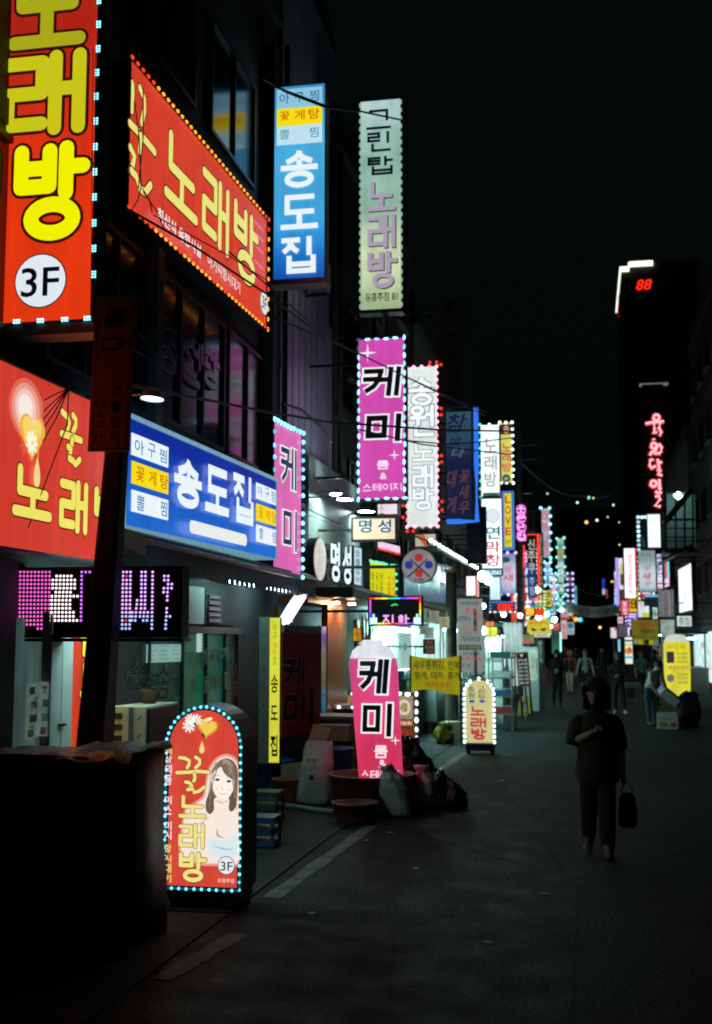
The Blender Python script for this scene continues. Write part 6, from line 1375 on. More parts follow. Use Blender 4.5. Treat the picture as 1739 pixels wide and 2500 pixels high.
# ------------------------------------------------------------------ seafood stall front and the market stalls behind
st = thing('seafood_stall', 'bright seafood stall with tanks, steel posts and teal awning behind the banners', 'stall', (0, 0, 0))
mb = MB(); mb.prism([(XL + .12, 22.8, 2.75), (XL + .12, 22.8, 2.85), (-3.3, 22.8, 2.5), (-3.3, 22.8, 2.38)], (0, 6.2, 0)); mb.build('awning', M['teal'], st)
mb = MB(); mb.box(XL + .11, XL + .15, 22.8, 31.0, .0, 2.4); mb.build('back_wall', pmat('pale_tiled_wall', (.42, .48, .46), .4, 0, .2, 3), st)
for k in range(3):
    y = 23.6 + 1.5 * k
    mb = MB(); mb.box(-4.2, -3.5, y, y + 1.25, .5, 1.25); mb.build('fish_tank', glass('tank_glass', (.06, .16, .16), .05), st)
    mb = MB(); mb.box(-4.25, -3.45, y - .03, y + 1.28, 0, .498); mb.build('tank_stand', M['dmetal'], st)
    mb = MB(); mb.box(-4.1, -3.6, y + .1, y + 1.1, 2.2, 2.24); mb.build('tube_light', emat('#b4f0e6', 50.0, 0), st)
for k in range(16):
    y, z = 22.95 + .46 * k + random.uniform(-.1, .1), random.uniform(1.25, 2.05); w_, h_ = random.uniform(.14, .3), random.uniform(.14, .3)
    mb = MB(); mb.box(XL + .152, XL + .158, y, y + w_ * 1.6, z - h_ / 2, z + h_ / 2); pst = mb.build('poster', pmat('poster_paper_%d' % (k % 6), [(.6, .6, .5), (.5, .12, .08), (.65, .5, .1), (.15, .3, .4), (.7, .72, .7), (.2, .4, .25)][k % 6], .7, 0, .25, 9), st)
    for j in range(3): mb = MB(); zz_ = z - h_ * .3 + h_ * .27 * j; mb.box(XL + .159, XL + .162, y + .04, y + w_ * random.uniform(.7, 1.45), zz_, zz_ + h_ * .12); mb.build('printed_line', M['ink'] if k % 2 else M['redink'], pst)
for k in range(9):
    y, z = 23.2 + .7 * k, random.uniform(1.28, 1.3); mb = MB(); r_ = random.uniform(.09, .15); n = 12
    mb.rings([[(-3.75 + q * r_ * math.cos(2 * math.pi * j / n), y + q * r_ * math.sin(2 * math.pi * j / n), 1.252 + zq) for j in range(n)] for q, zq in ((.8, 0), (1, .05), (1.05, .14), (.9, .15))]); mb.build('basket', [M['redink'], M['blue'], M['foam'], M['cream']][k % 4], st, True)
for k, (px, py, w_, h_, c) in enumerate(((1035, 1535, .3, .34, '#8aa8a0'), (1060, 1505, .26, .22, '#a8b498'), (1085, 1520, .28, .34, '#c8cc90'), (1030, 1500, .2, .2, '#78a890'), (1048, 1545, .32, .22, '#b0c4c4'))):
    s = front_sign('paper_notice', f'{["pale green", "small cream", "yellowish", "tiny teal", "bluish white"][k]} paper notice hung under the teal awning', px - 12, py - 14, px + 12, py + 14, 23.0 + .15 * k, .005, 'notice'); s.rect(0, 0, s.w, s.h, emat(c, .55, .15, 5), 'paper', y=0)
    for j in range(4): s.fr(.15, .15 + .2 * j, random.uniform(.5, .85), .22 + .2 * j, F('#50605c', .5), 'printed_line')
s = front_sign('menu_blackboard', 'small black menu board with coloured letters inside the seafood stall', 1033, 1560, 1062, 1597, 24.2, .03, 'menu board'); s.box(M['black'], .01, pmat('blackboard', (.01, .012, .012), .5)); s.ft('대게', .3, .1, .8, .35, F('#c83030', .7), wt=0); s.ft('킹크랩', .2, .45, .85, .65, F('#80a040', .6), wt=0); s.ft('홍게', .3, .72, .8, .92, F('#c83030', .7), wt=0); s.arms(XL + .2, (.5,))
bx = thing('steel_cabinet', 'grey steel electric cabinet with a red dot beside the menu board', 'cabinet', (*g0(1042, 1790)[:2], 0)); mb = MB(); mb.box(-.22, .22, 0, .3, .25, 1.3); mb.build('cabinet_body', pmat('grey_green_steel', (.24, .28, .27), .5, .3, .2, 3), bx, bevel=.01)
mb = MB(); mb.prism([(.06 * math.cos(q), -.004, 1.0 + .06 * math.sin(q)) for q in [math.pi * i / 8 for i in range(16)]], (0, -.006, 0)); mb.build('red_dot', M['redink'], bx)
for x in (-.18, .18): mb = MB(); mb.box(x - .02, x + .02, .1, .14, 0, .249); mb.build('leg', M['dmetal'], bx)
p = g0(1085, 1815); yb_ = sack('yellow_bag', 'crumpled yellow plastic bag tucked beside the styrofoam boxes', 'bag', (p.x, p.y, 0), [(.02, .09), (.05, .17), (.15, .19), (.26, .15), (.33, .07), (.40, .10)], pmat('yellow_plastic_film', (.30, .28, .03), .4, 0, .25, 7, .5, 18), seed=5, amp=.42, pleat=.16)
fb = thing('foam_box', 'cream foam box with a square hole by the small arched sign', 'box', (*g0(1113, 1808)[:2], 0.0)); mb = MB(); mb.box(-.24, .22, 0, .3, .0, .38); mb.build('box_body', M['cream'], fb, bevel=.01); mb = MB(); mb.box(-.17, -.06, -.006, -.002, .18, .30); mb.build('hole', M['ink'], fb)
kb = thing('tarp_heap', 'heap of grey tarpaulins and baskets behind the yellow bag', 'heap', (*g0(1095, 1790)[:2], 0)); kb.location.y += .6
mb = MB(); n = 22; mb.rings([[(.45 * q * math.cos(2 * math.pi * j / n) * (1 + .2 * noise.noise((j * .6, z * 4, 2))), .3 * q * math.sin(2 * math.pi * j / n), z + .05 * noise.noise((j * .8, z, 1))) for j in range(n)] for q, z in ((1, .0), (1.02, .3), (.95, .7), (.8, .98), (.4, 1.1))]); mb.build('cover', pmat('grey_tarpaulin', (.16, .17, .17), .5, 0, .35, 5, .5, 14), kb, True)
# stalls in the left row
def stall(label, y0, y1, x0, zt, col, lit, awn):
    t = thing('market_stall', label, 'stall', (0, 0, 0))
    for x in (x0, XL + .6):
        for y in (y0 + .1, y1 - .1): mb = MB(); mb.tube([(x, y, 0), (x, y, zt)], .035, 6); mb.build('post', M['smetal'], t)
    mb = MB(); mb.prism([(XL + .3, y0, zt + .45), (XL + .3, y0, zt + .5), (x0 + .25, y0, zt + .06), (x0 + .25, y0, zt - .02)], (0, y1 - y0, 0)); mb.build('awning', awn, t)
    mb = MB(); mb.box(XL + .7, x0 + .02, y0 + .15, y1 - .15, .78, .86); mb.build('counter_top', M['smetal'], t)
    mb = MB(); mb.box(XL + .75, x0 - .02, y0 + .2, y1 - .2, .05, .778); mb.build('counter_body', M['white'], t)
    for k in range(2): mb = MB(); y = y0 + (y1 - y0) * (.3 + .4 * k); mb.box(x0 - .7, x0 - .64, y - .4, y + .4, zt - .2, zt - .16); mb.build('tube_light', emat(lit, 60.0, 0), t)
    for k in range(8):
        r = random.uniform(.08, .16); x = random.uniform(XL + .9, x0 - .15); y = random.uniform(y0 + .3, y1 - .3); n = 10
        mb = MB(); mb.rings([[(x + q * r * math.cos(2 * math.pi * j / n), y + q * r * math.sin(2 * math.pi * j / n), .862 + z) for j in range(n)] for q, z in ((.7, 0), (1, .04), (1.05, .09), (.6, .1))]); mb.build('basket', pmat('basket_%d' % (k % 4), [(.4, .05, .04), (.05, .25, .28), (.5, .5, .48), (.1, .3, .1)][k % 4], .5), t)
    mb = MB(); mb.box(XL + .55, XL + .6, y0, y1, .1, zt + .2); mb.build('back_sheet', col, t)
BS = emat('#b8dcd8', 1.2, .45, 1.6, name='glowing_plastic_sheet')  # back sheets glow by themselves in place of lamplight falling on them
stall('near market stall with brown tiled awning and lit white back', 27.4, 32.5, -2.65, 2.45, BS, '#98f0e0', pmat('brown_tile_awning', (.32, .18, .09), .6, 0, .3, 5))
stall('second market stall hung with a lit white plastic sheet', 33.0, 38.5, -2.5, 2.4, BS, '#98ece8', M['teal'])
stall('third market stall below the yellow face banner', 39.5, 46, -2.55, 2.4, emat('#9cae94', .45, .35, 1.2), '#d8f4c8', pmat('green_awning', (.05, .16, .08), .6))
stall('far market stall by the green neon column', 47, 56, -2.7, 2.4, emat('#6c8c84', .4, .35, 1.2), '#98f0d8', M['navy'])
s = front_sign('hanging_plastic_sheet', 'translucent white plastic sheet hanging in front of the stall, lit from inside', 1228, 1520, 1276, 1674, 31.8, .01, 'sheet'); mb = MB(); n = 14
g = [[((u / n - .5) * s.w * (1 - .35 * v / 8) + .12 * v / 8, .05 * math.sin(u * 1.9) + .02 * math.sin(u * 4 + v), s.h * (1 - v / 8)) for u in range(n + 1)] for v in range(9)]
for v in range(8):
    for u in range(n): mb.poly([g[v + 1][u], g[v + 1][u + 1], g[v][u + 1], g[v][u]])
mb.build('sheet', emat('#b0ccca', .95, .4, 1.6, name='glowing_clear_sheet'), s.root, True); mb = MB(); mb.tube([(-s.w / 2 - .1, 0, s.h), (s.w / 2 + .1, 0, s.h)], .02, 6); mb.build('rail', M['smetal'], s.root)  # light through the sheet is put in as its own glow
s = front_sign('yellow_lit_sign', 'small yellow lit sign with green edge in the near stall', 1186, 1530, 1215, 1555, 29.5, .05); s.box(M['black'], .01, emat('#dcdc30', 1.0, .1, 3)); s.fr(.0, -.5, .7, -.05, F('#e07030'), 'strip')
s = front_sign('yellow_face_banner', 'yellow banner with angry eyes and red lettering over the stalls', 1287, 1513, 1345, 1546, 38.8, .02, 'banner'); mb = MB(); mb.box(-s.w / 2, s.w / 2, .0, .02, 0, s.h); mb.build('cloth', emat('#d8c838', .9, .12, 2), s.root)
s.ft('왕오징어', .1, .08, .85, .38, F('#d04020'), wt=.02)
for u, sg in ((.28, 1), (.68, -1)): s.shape([(s.w * (u - .12), s.h * (.62 - .06 * sg)), (s.w * (u + .12), s.h * (.66 + .06 * sg)), (s.w * (u + .08), s.h * .84), (s.w * (u - .08), s.h * .82)], F('#303010'), 'eye_print')
s = front_sign('white_name_strip', 'white strip with dark letters under the yellow face banner', 1293, 1546, 1344, 1556, 38.7, .02); s.box(M['white'], .005, emat('#dfe0c0', .9, .1, 3)); s.ft('오다리', .35, .15, .8, .85, F('#303848'), wt=.02)
s = front_sign('green_lit_strip', 'slim glowing green cylinder sign at the far stalls', 1346, 1520, 1369, 1597, 50.5, .2); s.box(M['black'], .03, emat('#2c6048', .55, .5, 2, grad=((0, '#c8d048'), (.1, '#40a080'), (.5, '#1c4838'), (.7, '#28301c'), (1, '#40504c')))); s.disc(.5 * s.w, .14 * s.h, .15, F('#a83020'), 'emblem')
mb = MB(); mb.tube([(s.w / 2, -.03, .1), (s.w / 2, -.03, s.h * .7)], .04, 6); mb.build('neon_tube', emat('#a0f0f0', 1.5, 0), s.root); mb = MB(); mb.bar((0, .1, 0), (0, .1, -s.root.location.z), .15); mb.build('foot', M['black'], s.root)
s = front_sign('red_white_panel', 'pink white panel with red vertical letters at the far stalls', 1369, 1502, 1385, 1560, 56.0, .15); s.box(M['white'], .02, emat('#d8bcc4', .9, .1, 2)); s.col('횟집', .2, .35, .8, .95, F('#c03040'), wt=.02); s.arms(XL + .5, (.8,))
s = front_sign('crab_arch_sign', 'small pale sign with red top lit over the far stalls', 1368, 1493, 1392, 1514, 55.0, .1); s.box(M['dmetal'], .02, emat('#c8a8a8', .8, .3, 3)); s.fr(.05, .65, .95, .95, F('#c83030', .8), 'strip'); s.arms(XL + .5, (.5,))
s = front_sign('teal_round_sign', 'pale blue sign with a round teal emblem at the street end', 1384, 1518, 1403, 1550, 60.0, .1); s.box(M['white'], .02, emat('#a8c4d0', .8, .15, 2)); s.disc(.5 * s.w, .3 * s.h, .14, F('#2c6878'), 'emblem'); s.ft('회', .3, .6, .7, .9, F('#5078a0'), wt=0); s.arms(XL + .5, (.5,))
# A-board, wet-floor style marker, red puppet, stool
s = front_sign('price_a_board', 'black A-board price list in a slanted red frame before the stalls', 1266, 1592, 1296, 1676, 31.4, .04, 'menu board'); s.root.rotation_euler[1] = R(-4)
s.box(pmat('red_frame', (.35, .03, .05), .5), .05, emat('#0c1010', .4, 0)); s.ft('V', .3, .04, .6, .14, WHT, wt=0)
for k in range(7): s.ft(['홍게', '대게', '새우', '조개', '해삼', '멍게', '전복'][k] + ' %d천' % (8 + k), .1, .2 + .11 * k, .85, .27 + .11 * k, F('#c8d0cc', .8), wt=.02)
mb = MB(); mb.bar((0, .05, s.h * .9), (0, .4, -s.root.location.z), .04); mb.build('back_leg', M['dmetal'], s.root)
for sx in (-1, 1): mb = MB(); mb.box(sx * s.w * .4 - .025, sx * s.w * .4 + .025, 0, .04, -s.root.location.z, -.002); mb.build('foot', M['dmetal'], s.root)
fm = thing('floor_marker', 'yellow folding floor marker standing at the stall edge', 'floor marker', (*at_z(1281, 1741)[:2], 0)); ym = pmat('yellow_plastic', (.50, .33, .03), .5, 0, .15, 5)
for sg in (-1, 1):
    mb = MB(); wb, wt_, hh = .19, .12, .46
    fr_ = [(-wb, 0), (wb, 0), (wt_, hh), (-wt_, hh)]; inn = [(-wb * .45, hh * .25), (wb * .45, hh * .25), (wt_ * .45, hh * .7), (-wt_ * .45, hh * .7)]
    Pq = lambda q: (q[0], sg * (.16 * (1 - q[1] / hh) + .012), q[1])
    for k in range(4): mb.prism([Pq(fr_[k]), Pq(fr_[(k + 1) % 4]), Pq(inn[(k + 1) % 4]), Pq(inn[k])], (0, -.02 * sg, 0))
    mb.build('panel', ym, fm)
pz = thing('wooden_pallet', 'pale wooden pallet board on the road beside the floor marker', 'pallet', (*at_z(1262, 1752)[:2], 0)); mb = MB()
for k in range(4): mb.box(-.25, .3, -.2 + .12 * k, -.11 + .12 * k, .05, .08)
for x in (-.2, .2): mb.box(x, x + .06, -.2, .25, 0, .048)
mb.build('boards', M['wood'], pz)
rp = thing('red_standee', 'small red standee with a pink round base at the stalls', 'standee', (*at_z(1330, 1678)[:2], 0)); RDM = pmat('red_plastic', (.55, .06, .05), .45)
mb = MB(); n = 14; mb.rings([[(q * math.cos(2 * math.pi * j / n), q * math.sin(2 * math.pi * j / n), z) for j in range(n)] for q, z in ((.28, 0), (.28, .04), (.1, .06), (.09, .5), (.13, .62), (.12, .85), (.05, .95))]); mb.build('column', RDM, rp, True)
wp = thing('white_post', 'white plastic post behind the red standee', 'post', (*at_z(1317, 1668)[:2], 0)); mb = MB(); mb.tube([(0, 0, 0), (0, 0, 1.5)], .07, 10); mb.tube([(0, 0, 1.5), (.05, 0, 1.9), (-.05, 0, 2.3)], .05, 8); mb.build('post', M['white'], wp, True)

# ------------------------------------------------------------------ cloth banner across the street and lights at the far end
A = at_y(1370, 1463, 62); B = at_y(1513, 1472, 62); n = 24; mb = MB(); hb = .55
for k in range(n):
    u, v = k / n, (k + 1) / n; f = lambda t: A.lerp(B, t) + Vector((0, .06 * math.sin(t * 17), -.28 * math.sin(math.pi * t)))
    mb.poly([f(u) - Vector((0, 0, hb)), f(v) - Vector((0, 0, hb)), f(v), f(u)])
bn = thing('street_banner', 'pale cloth banner with faint dark lettering strung across the street', 'banner', (0, 0, 0)); mb.build('cloth', pmat('grey_banner_cloth', (.75, .75, .7), .8, 0, .15, 1.5), bn)
for k, t in enumerate(('자갈치시장', '상인회', '알림')):
    pts, ff, _, _2 = glyphs(t, .0); u0 = .16 + .28 * k; mb = MB()
    mb.add([(A.lerp(B, u0 + .22 * u)).x and tuple(f(u0 + .22 * u) + Vector((0, -.03, -hb * .75 + hb * .5 * v))) for u, v in pts], ff); mb.build('lettering', M['ink'], bn)
mb = MB(); mb.tube([Vector((XL + .3, 62, A.z + .6)), A], .012, 4); mb.tube([B, Vector((XR + .4, 62, B.z + .5))], .012, 4); mb.build('rope', M['wire'], bn)
for i, (px, py, Y, c, r, lab) in enumerate(((1406, 1512, 118, '#ffa040', .22, 'orange signal lamp glowing at the street end'), (1417, 1513, 118, '#30c8d8', .22, 'teal signal lamp glowing at the street end'), (1395, 1537, 110, '#ffe0b0', .12, 'faint warm lamp low at the street end'), (1465, 1532, 115, '#ffd8a8', .12, 'faint warm lamp beyond the walkers'))):
    p = at_y(px, py, Y); t = thing('signal_lamp', lab, 'lamp', (p.x, p.y, 0)); globe(t, (0, 0, p.z), r, led(c, 2.0), 'lens'); mb = MB(); mb.tube([(0, .2, 0), (0, .2, p.z + .3)], .06, 6); mb.build('pole', M['black'], t); mb = MB(); mb.box(-.3, .3, .05, .18, p.z - .35, p.z + .35); mb.build('hood', M['black'], t)
s = fs('blue_strip_sign', 'thin blue and white blade sign far down the street', 1470, 1412, 1478, 1452, 105, emat('#2038c8', .9, .2, 1, grad=((0, '#a8c8f0'), (.25, '#d0e0ff'), (.4, '#2030b0'), (1, '#2848d8'))), False); s.arms(XR + .3, (.5,))
s = fs('orange_strip_sign', 'thin orange neon strip beside the far blue blade sign', 1480, 1438, 1484, 1462, 104, emat('#c85030', .8, .1, 1), False)
t = front_sign('yellow_neon_corner', 'bent yellow neon corner far down the street', 1492, 1420, 1504, 1435, 100, .1); mb = MB(); mb.tube([(-t.w / 2, 0, t.h), (t.w * .4, 0, t.h), (t.w / 2, 0, 0)], .09, 6); mb.build('neon_tube', emat('#e8e030', 1.2, 0), t.root); t.arms(XR + .3, (.9,))

# ------------------------------------------------------------------ lit shop windows behind the stalls and more market goods
zz = Z(1120, 1440, 5.3233)
def lit_shop(label, y0, y1, col, k):
    t = thing('lit_shop_window', label, 'shop front', (XL + .32, 0, 0)); n = max(2, int((y1 - y0) / 1.6)); st_ = (y1 - y0) / n
    for i in range(n):
        mb = MB(); mb.box(0, .03, y0 + st_ * i + .04, y0 + st_ * (i + 1) - .04, .35, 2.35); mb.build('pane', emat(col, k, .55, (1.2, 2.2, 3.5)), t)
        mb = MB(); mb.box(0, .07, y0 + st_ * i - .035, y0 + st_ * i + .035, 0, 2.5); mb.build('mullion', M['frame'], t)
    mb = MB(); mb.box(-.01, .08, y0, y1, 2.36, 2.62); mb.build('fascia', M['dmetal'], t); mb = MB(); mb.box(0, .06, y0, y1, .0, .34); mb.build('plinth', M['conc'], t)
lit_shop('bright white seafood shop window behind the teal awning', 31.2, 41.0, '#d8f4f2', 1.6)
lit_shop('greenish lit shop window behind the third stall', 41.6, 55.8, '#c8ecdc', 1.4)
lit_shop('pale lit shop window far along the long shop row', 56.6, 77.5, '#dcf2f8', 1.4)
dc = front_sign('lit_display_case', 'bright white lit display case under the globe lamp', 1184, 1556, 1226, 1612, 29.2, .5, 'display case'); dc.box(M['smetal'], .03, emat('#cfe8e4', 1.15, .5, (4, 4, 5))); mb = MB(); mb.box(-dc.w / 2, dc.w / 2, .02, .5, -dc.root.location.z, -.003); mb.build('base', M['white'], dc.root)
for v in (.35, .68): dc.fr(.03, v, .97, v + .03, F('#6c8480'), 'shelf_edge')
rk = thing('steel_rack', 'steel shelf rack with red and blue trays at the stall front', 'rack', (at_y(1222, 1700, 27.0).x, 27.0, 0))
for x in (-.26, .26):
    for y in (0, 1.2): mb = MB(); mb.tube([(x, y, 0), (x, y, 1.75)], .022, 6); mb.build('post', M['smetal'], rk)
for k, z in enumerate((.35, .75, 1.15, 1.6)):
    mb = MB(); mb.box(-.28, .28, -.03, 1.23, z, z + .03); mb.build('shelf', M['smetal'], rk)
    for i in range(3): mb = MB(); y = .05 + .4 * i; mb.box(-.22, .22, y, y + .33, z + .032, z + .15); mb.build('tray', [M['redink'], M['blue'], M['white'], M['teal']][(k + i) % 4], rk)
s = front_sign('olive_notice', 'olive yellow notice with a red lower half over the stall', 1275, 1549, 1305, 1572, 35.5, .04); s.box(M['dmetal'], .01, emat('#8c8c3c', .6, .2, 4)); s.fr(.02, .55, .7, .95, F('#b84028', .8), 'panel'); s.ft('횟감', .1, .1, .6, .45, F('#303018', .6), wt=0); mb = MB(); mb.tube([(0, .03, 0), (0, .03, -s.root.location.z)], .02, 6); mb.build('pole', M['smetal'], s.root)
fr2 = thing('upright_fridge', 'cream upright fridge behind the price A-board', 'fridge', (at_y(1297, 1640, 34.0).x, 34.0, 0)); mb = MB(); mb.box(-.22, .22, 0, .6, .05, 1.85); mb.build('fridge_body', M['white'], fr2, bevel=.02); mb = MB(); mb.box(-.19, .19, -.012, -.002, .9, 1.75); mb.build('fridge_door', emat('#a8c8b0', .8, .4, 5), fr2); mb = MB(); mb.box(.15, .17, -.04, -.013, 1.1, 1.5); mb.build('handle', M['dmetal'], fr2)
s = front_sign('scribbled_glass_door', 'dark green glass door with white handwritten letters by the fridge', 1305, 1560, 1330, 1622, 37.5, .05, 'door'); s.box(M['frame'], .03, emat('#1c4438', .6, .4, 3))
s.col('생선구이', .3, .06, .7, .95, F('#a8c8bc', .8), wt=.0); mb = MB(); mb.box(-s.w / 2, s.w / 2, 0, .05, -s.root.location.z, -.003); mb.build('lower_panel', M['frame'], s.root)
for k, (px, py, Y, r) in enumerate(((1230, 1500, 36, .08), (1270, 1503, 39, .08), (1336, 1500, 47, .09), (1345, 1530, 49, .07), (1180, 1480, 30, .07), (1165, 1520, 28, .07), (1372, 1490, 62, .10))):
    p = at_y(px, py, Y); t = thing('string_bulb', 'small bare bulb lamp strung over the stalls, ' + ['behind the red display', 'by the yellow face banner', 'past the green column', 'beside the green column', 'next to the red display', 'by the blank lightbox', 'under the striped teal sign'][k], 'lamp', p); globe(t, (0, 0, 0), r, emat('#d0f8f0', 18.0, 0), 'globe'); mb = MB(); mb.tube([(0, 0, r), (0, 0, r + .6)], .006, 4); mb.build('cord', M['wire'], t)
more = [('blade_sign', 'white blade sign with blue letters past the brown wooden sign', 1330, 1372, 1345, 1430, 48.5, '#c8dcec', '민물', '#2c58a0'), ('blade_sign', 'pink blade sign with white letters behind the striped teal sign', 1347, 1400, 1358, 1462, 56.0, '#d868a0', '별밤', '#f8e0ec'), ('blade_sign', 'yellow blade sign with black letters between the far globe lamps', 1333, 1440, 1348, 1482, 50.0, '#d8d040', '통닭', '#303010'),
        ('blade_sign', 'green blade sign with white letters under the teal stripes', 1362, 1456, 1376, 1490, 62.0, '#3c9c78', '약국', '#e8fff4'), ('blade_sign', 'white blade sign with a red ring near the violet frame', 1380, 1474, 1392, 1500, 70.0, '#dce4ec', '회', '#c04050'), ('blade_sign', 'cyan lit blade sign far behind the violet frame', 1401, 1430, 1409, 1476, 90.0, '#70c8e0', '빵', '#104860'), ('blade_sign', 'orange lit blade sign low at the row end', 1394, 1484, 1402, 1510, 95.0, '#e08840', '면', '#502008')]
for nm, lab, x0, y0, x1, y1, Y, c, t, c2 in more:
    s = fs(nm, lab, x0, y0, x1, y1, Y, emat(c, 1.1, .15, 2)); s.col(t, .15, .08, .85, .92, F(c2), wt=.02)
    if 'white' in lab: led_edge(s, CY, .3, .06, 'lr')
# ------------------------------------------------------------------ signs on the other side of the street
e2 = Z(1460, 1280, 6.379)
def rs(name, label, x0, y0, x1, y1, Y, face, **k): return fs(name, label, x0, y0, x1, y1, Y, face, False, **k)
s = front_sign('tall_black_sign', 'tall black blade sign with glowing red brush letters and a 2', 1572, 938, 1624, 1252, 48.0, .4); mb = MB(); mb.box(-s.w / 2, s.w / 2, .01, .4, 0, s.h); mb.build('panel', M['black'], s.root)
mb = MB(); mb.box(-s.w / 2 - .1, s.w / 2 + .2, -.02, .42, s.h + .003, s.h + .05); mb.build('cap_rail', emat('#8a9088', .55, .2, 3), s.root)  # light along the cap's top edge put in as a glow of the rail
d5 = Z(1360, 600, 3.28); RN = emat('#e8505a', 1.25, .05, 2); RN2 = emat('#f8d0d4', 1.2, 0, film=True)
def tubes(s, q, lists, r, mat, dy=-.06):
    for k, st in enumerate(lists):
        pts = [s.P(*s.uv(*q(*p)), dy) for p in st]; mb = MB(); mb.tube(pts, r, 7); mb.build('letter_stroke', mat, s.root, True)
circ = lambda cx, cy, r, n=12, sq=1.0: [(cx + r * math.cos(2 * math.pi * k / n), cy + sq * r * math.sin(2 * math.pi * k / n)) for k in range(n + 1)]
ST = [circ(795, 1380, 24), [(708, 1428), (760, 1418), (855, 1410)], [(775, 1425), (782, 1470), (768, 1502), (800, 1495)], [(828, 1420), (815, 1460), (835, 1500), (822, 1525)], [(772, 1548), (775, 1560)],
      circ(775, 1605, 22), [(805, 1600), (790, 1640), (760, 1655), (742, 1680)], [(815, 1588), (838, 1620), (832, 1655)], [(775, 1665), (830, 1665)],
      [(772, 1715), (745, 1720), (742, 1760), (755, 1785), (790, 1765)], [(805, 1710), (812, 1750), (818, 1790)], [(812, 1740), (840, 1735)], [(800, 1800), (830, 1800), (810, 1835), (842, 1840)],
      circ(772, 1908, 24), [(818, 1872), (820, 1920), (822, 1960)], [(790, 1965), (800, 1985), (838, 1975)], [(785, 2010), (822, 2005), (826, 2030), (785, 2085), (830, 2090)]]
tubes(s, d5, ST, .085, RN); tubes(s, d5, ST, .035, RN2, -.13); s.arms(XR + .6, (.15, .85))
s = rs('blank_white_sign', 'blank white blade sign under the tall black sign', 1580, 1254, 1614, 1338, 47.6, emat('#dfe8ec', 1.5, .1, 1), rim=.03)
s.fr(.3, .2, .7, .22, F('#b0b8bc'), 'seam'); s.fr(.3, .75, .7, .77, F('#b0b8bc'), 'seam')
s = rs('dotted_frame_sign', 'dark blade sign edged on one side with pale blue dots', 1559, 1263, 1578, 1342, 50.0, emat('#10181c', .4, .3, 2)); led_edge(s, led('#b8e8ff', 2.0), .2, .07, 'tl', False); s.col('노래', .3, .55, .8, .95, F('#3c5c64', .6), wt=.01)
s = rs('grey_shrimp_sign', 'grey green blade sign with red slanted shrimp letters', 1559, 1343, 1602, 1446, 50.5, emat('#98aab0', 1.24, .18, 1.0, grad=((0, '#7890a0'), (.12, '#b0c0c8'), (.5, '#b4c0c8'), (.75, '#889898'), (1, '#7c9490'))))
s.ft('도심', .12, .05, .72, .16, F('#2c4448'), wt=.0, shear=.2); s.ft('왕', .35, .35, .72, .49, F('#b85868'), wt=.0, shear=.3); s.ft('새', .2, .54, .75, .70, F('#c03848'), wt=.02, shear=.3); s.ft('우', .3, .74, .75, .86, F('#b85868'), wt=.0, shear=.3); s.ft('051-246', .1, .93, .9, .975, F('#506870'), wt=.0)
s = rs('white_red_sign', 'bright white blade sign with red vertical restaurant letters', 1524, 1338, 1552, 1461, 56.0, emat('#f4e8ec', 1.6, .08, 1.2), rim=.02); s.col('원조산곰장어', .3, .1, .72, .95, F('#d05870'), wt=.01)
mb = MB(); mb.box(s.w / 2 + .003, s.w / 2 + .06, -.02, .2, s.h * .3, s.h); mb.build('red_edge', emat('#e83848', 1.0, 0), s.root)
s = rs('violet_edged_sign', 'narrow pale blade sign with violet edge and yellow print', 1509, 1362, 1522, 1440, 62.0, emat('#d8c8e4', 1.35, .2, 1.5)); s.fr(.35, .2, .95, .48, emat('#d8d870', .9, .2, 3), 'print'); s.fr(.4, .5, .95, .85, emat('#6a5a4c', .7, .5, 4), 'print'); mb = MB(); mb.tube([(-s.w / 2 - .06, -.03, -.8), (-s.w / 2 - .06, -.03, s.h)], .06, 6); mb.build('neon_tube', emat('#a890ff', 1.3, 0), s.root)
s = rs('blue_neon_strip', 'vertical pale blue neon strip at the corner of the far building', 1506, 1402, 1512, 1480, 66.0, emat('#90c0f8', 1.2, .1, 1))
s = rs('red_lit_sign', 'red lit blade sign with white letters low on the far building', 1516, 1464, 1535, 1503, 58.0, emat('#d04858', 1.35, .15, 2)); s.col('횟집', .25, .08, .75, .95, F('#f0d0d4'), wt=.02)
s = rs('brown_photo_sign', 'dim brown picture panel above the red lit sign', 1515, 1440, 1535, 1463, 58.5, emat('#6a5444', .6, .5, 3))
s = rs('stacked_letter_sign', 'slim sign stack with blue letters above red letters', 1604, 1352, 1618, 1446, 51.5, emat('#d4dcec', 1.35, .1, 1.5)); s.col('해물파전', .1, .02, .9, .62, F('#2838a0'), wt=.04); s.col('국밥', .15, .68, .85, .98, F('#d05048'), wt=.03)
s = side_sign('red_cyan_sign', 'slanted sign half red half cyan over a white foot', (1619, 1369), (1632, 1358), (1639, 1432), (1627, 1434), 3.35, .2); s.box(M['black'], .02, emat('#58c0c8', 1.35, .1, 1)); s.fr(.0, .12, .52, .68, emat('#d03840', 1.0, .1, 1), 'panel'); s.fr(.0, .7, 1, 1, emat('#e8dcec', 1.0, .05, 1), 'panel'); s.fr(.8, .7, 1, 1, F('#e05080'), 'panel')
s = side_sign('white_wall_sign', 'plain white lit sign board along the dark corner building', (1656, 1391), (1690, 1372), (1690, 1492), (1659, 1496), 3.62, .15); s.box(M['black'], .02, emat('#dce4e8', 1.5, .08, .8)); s.col('모텔', .4, .25, .6, .75, F('#a8a8b4'), wt=.0)
s = front_sign('poster_wall', 'wall of faded pale posters beside the white sign board', 1607, 1437, 1646, 1508, 46.5, .1, 'poster'); mb = MB(); mb.box(-s.w / 2, s.w / 2, 0, .1, 0, s.h); mb.build('board', M['dmetal'], s.root)
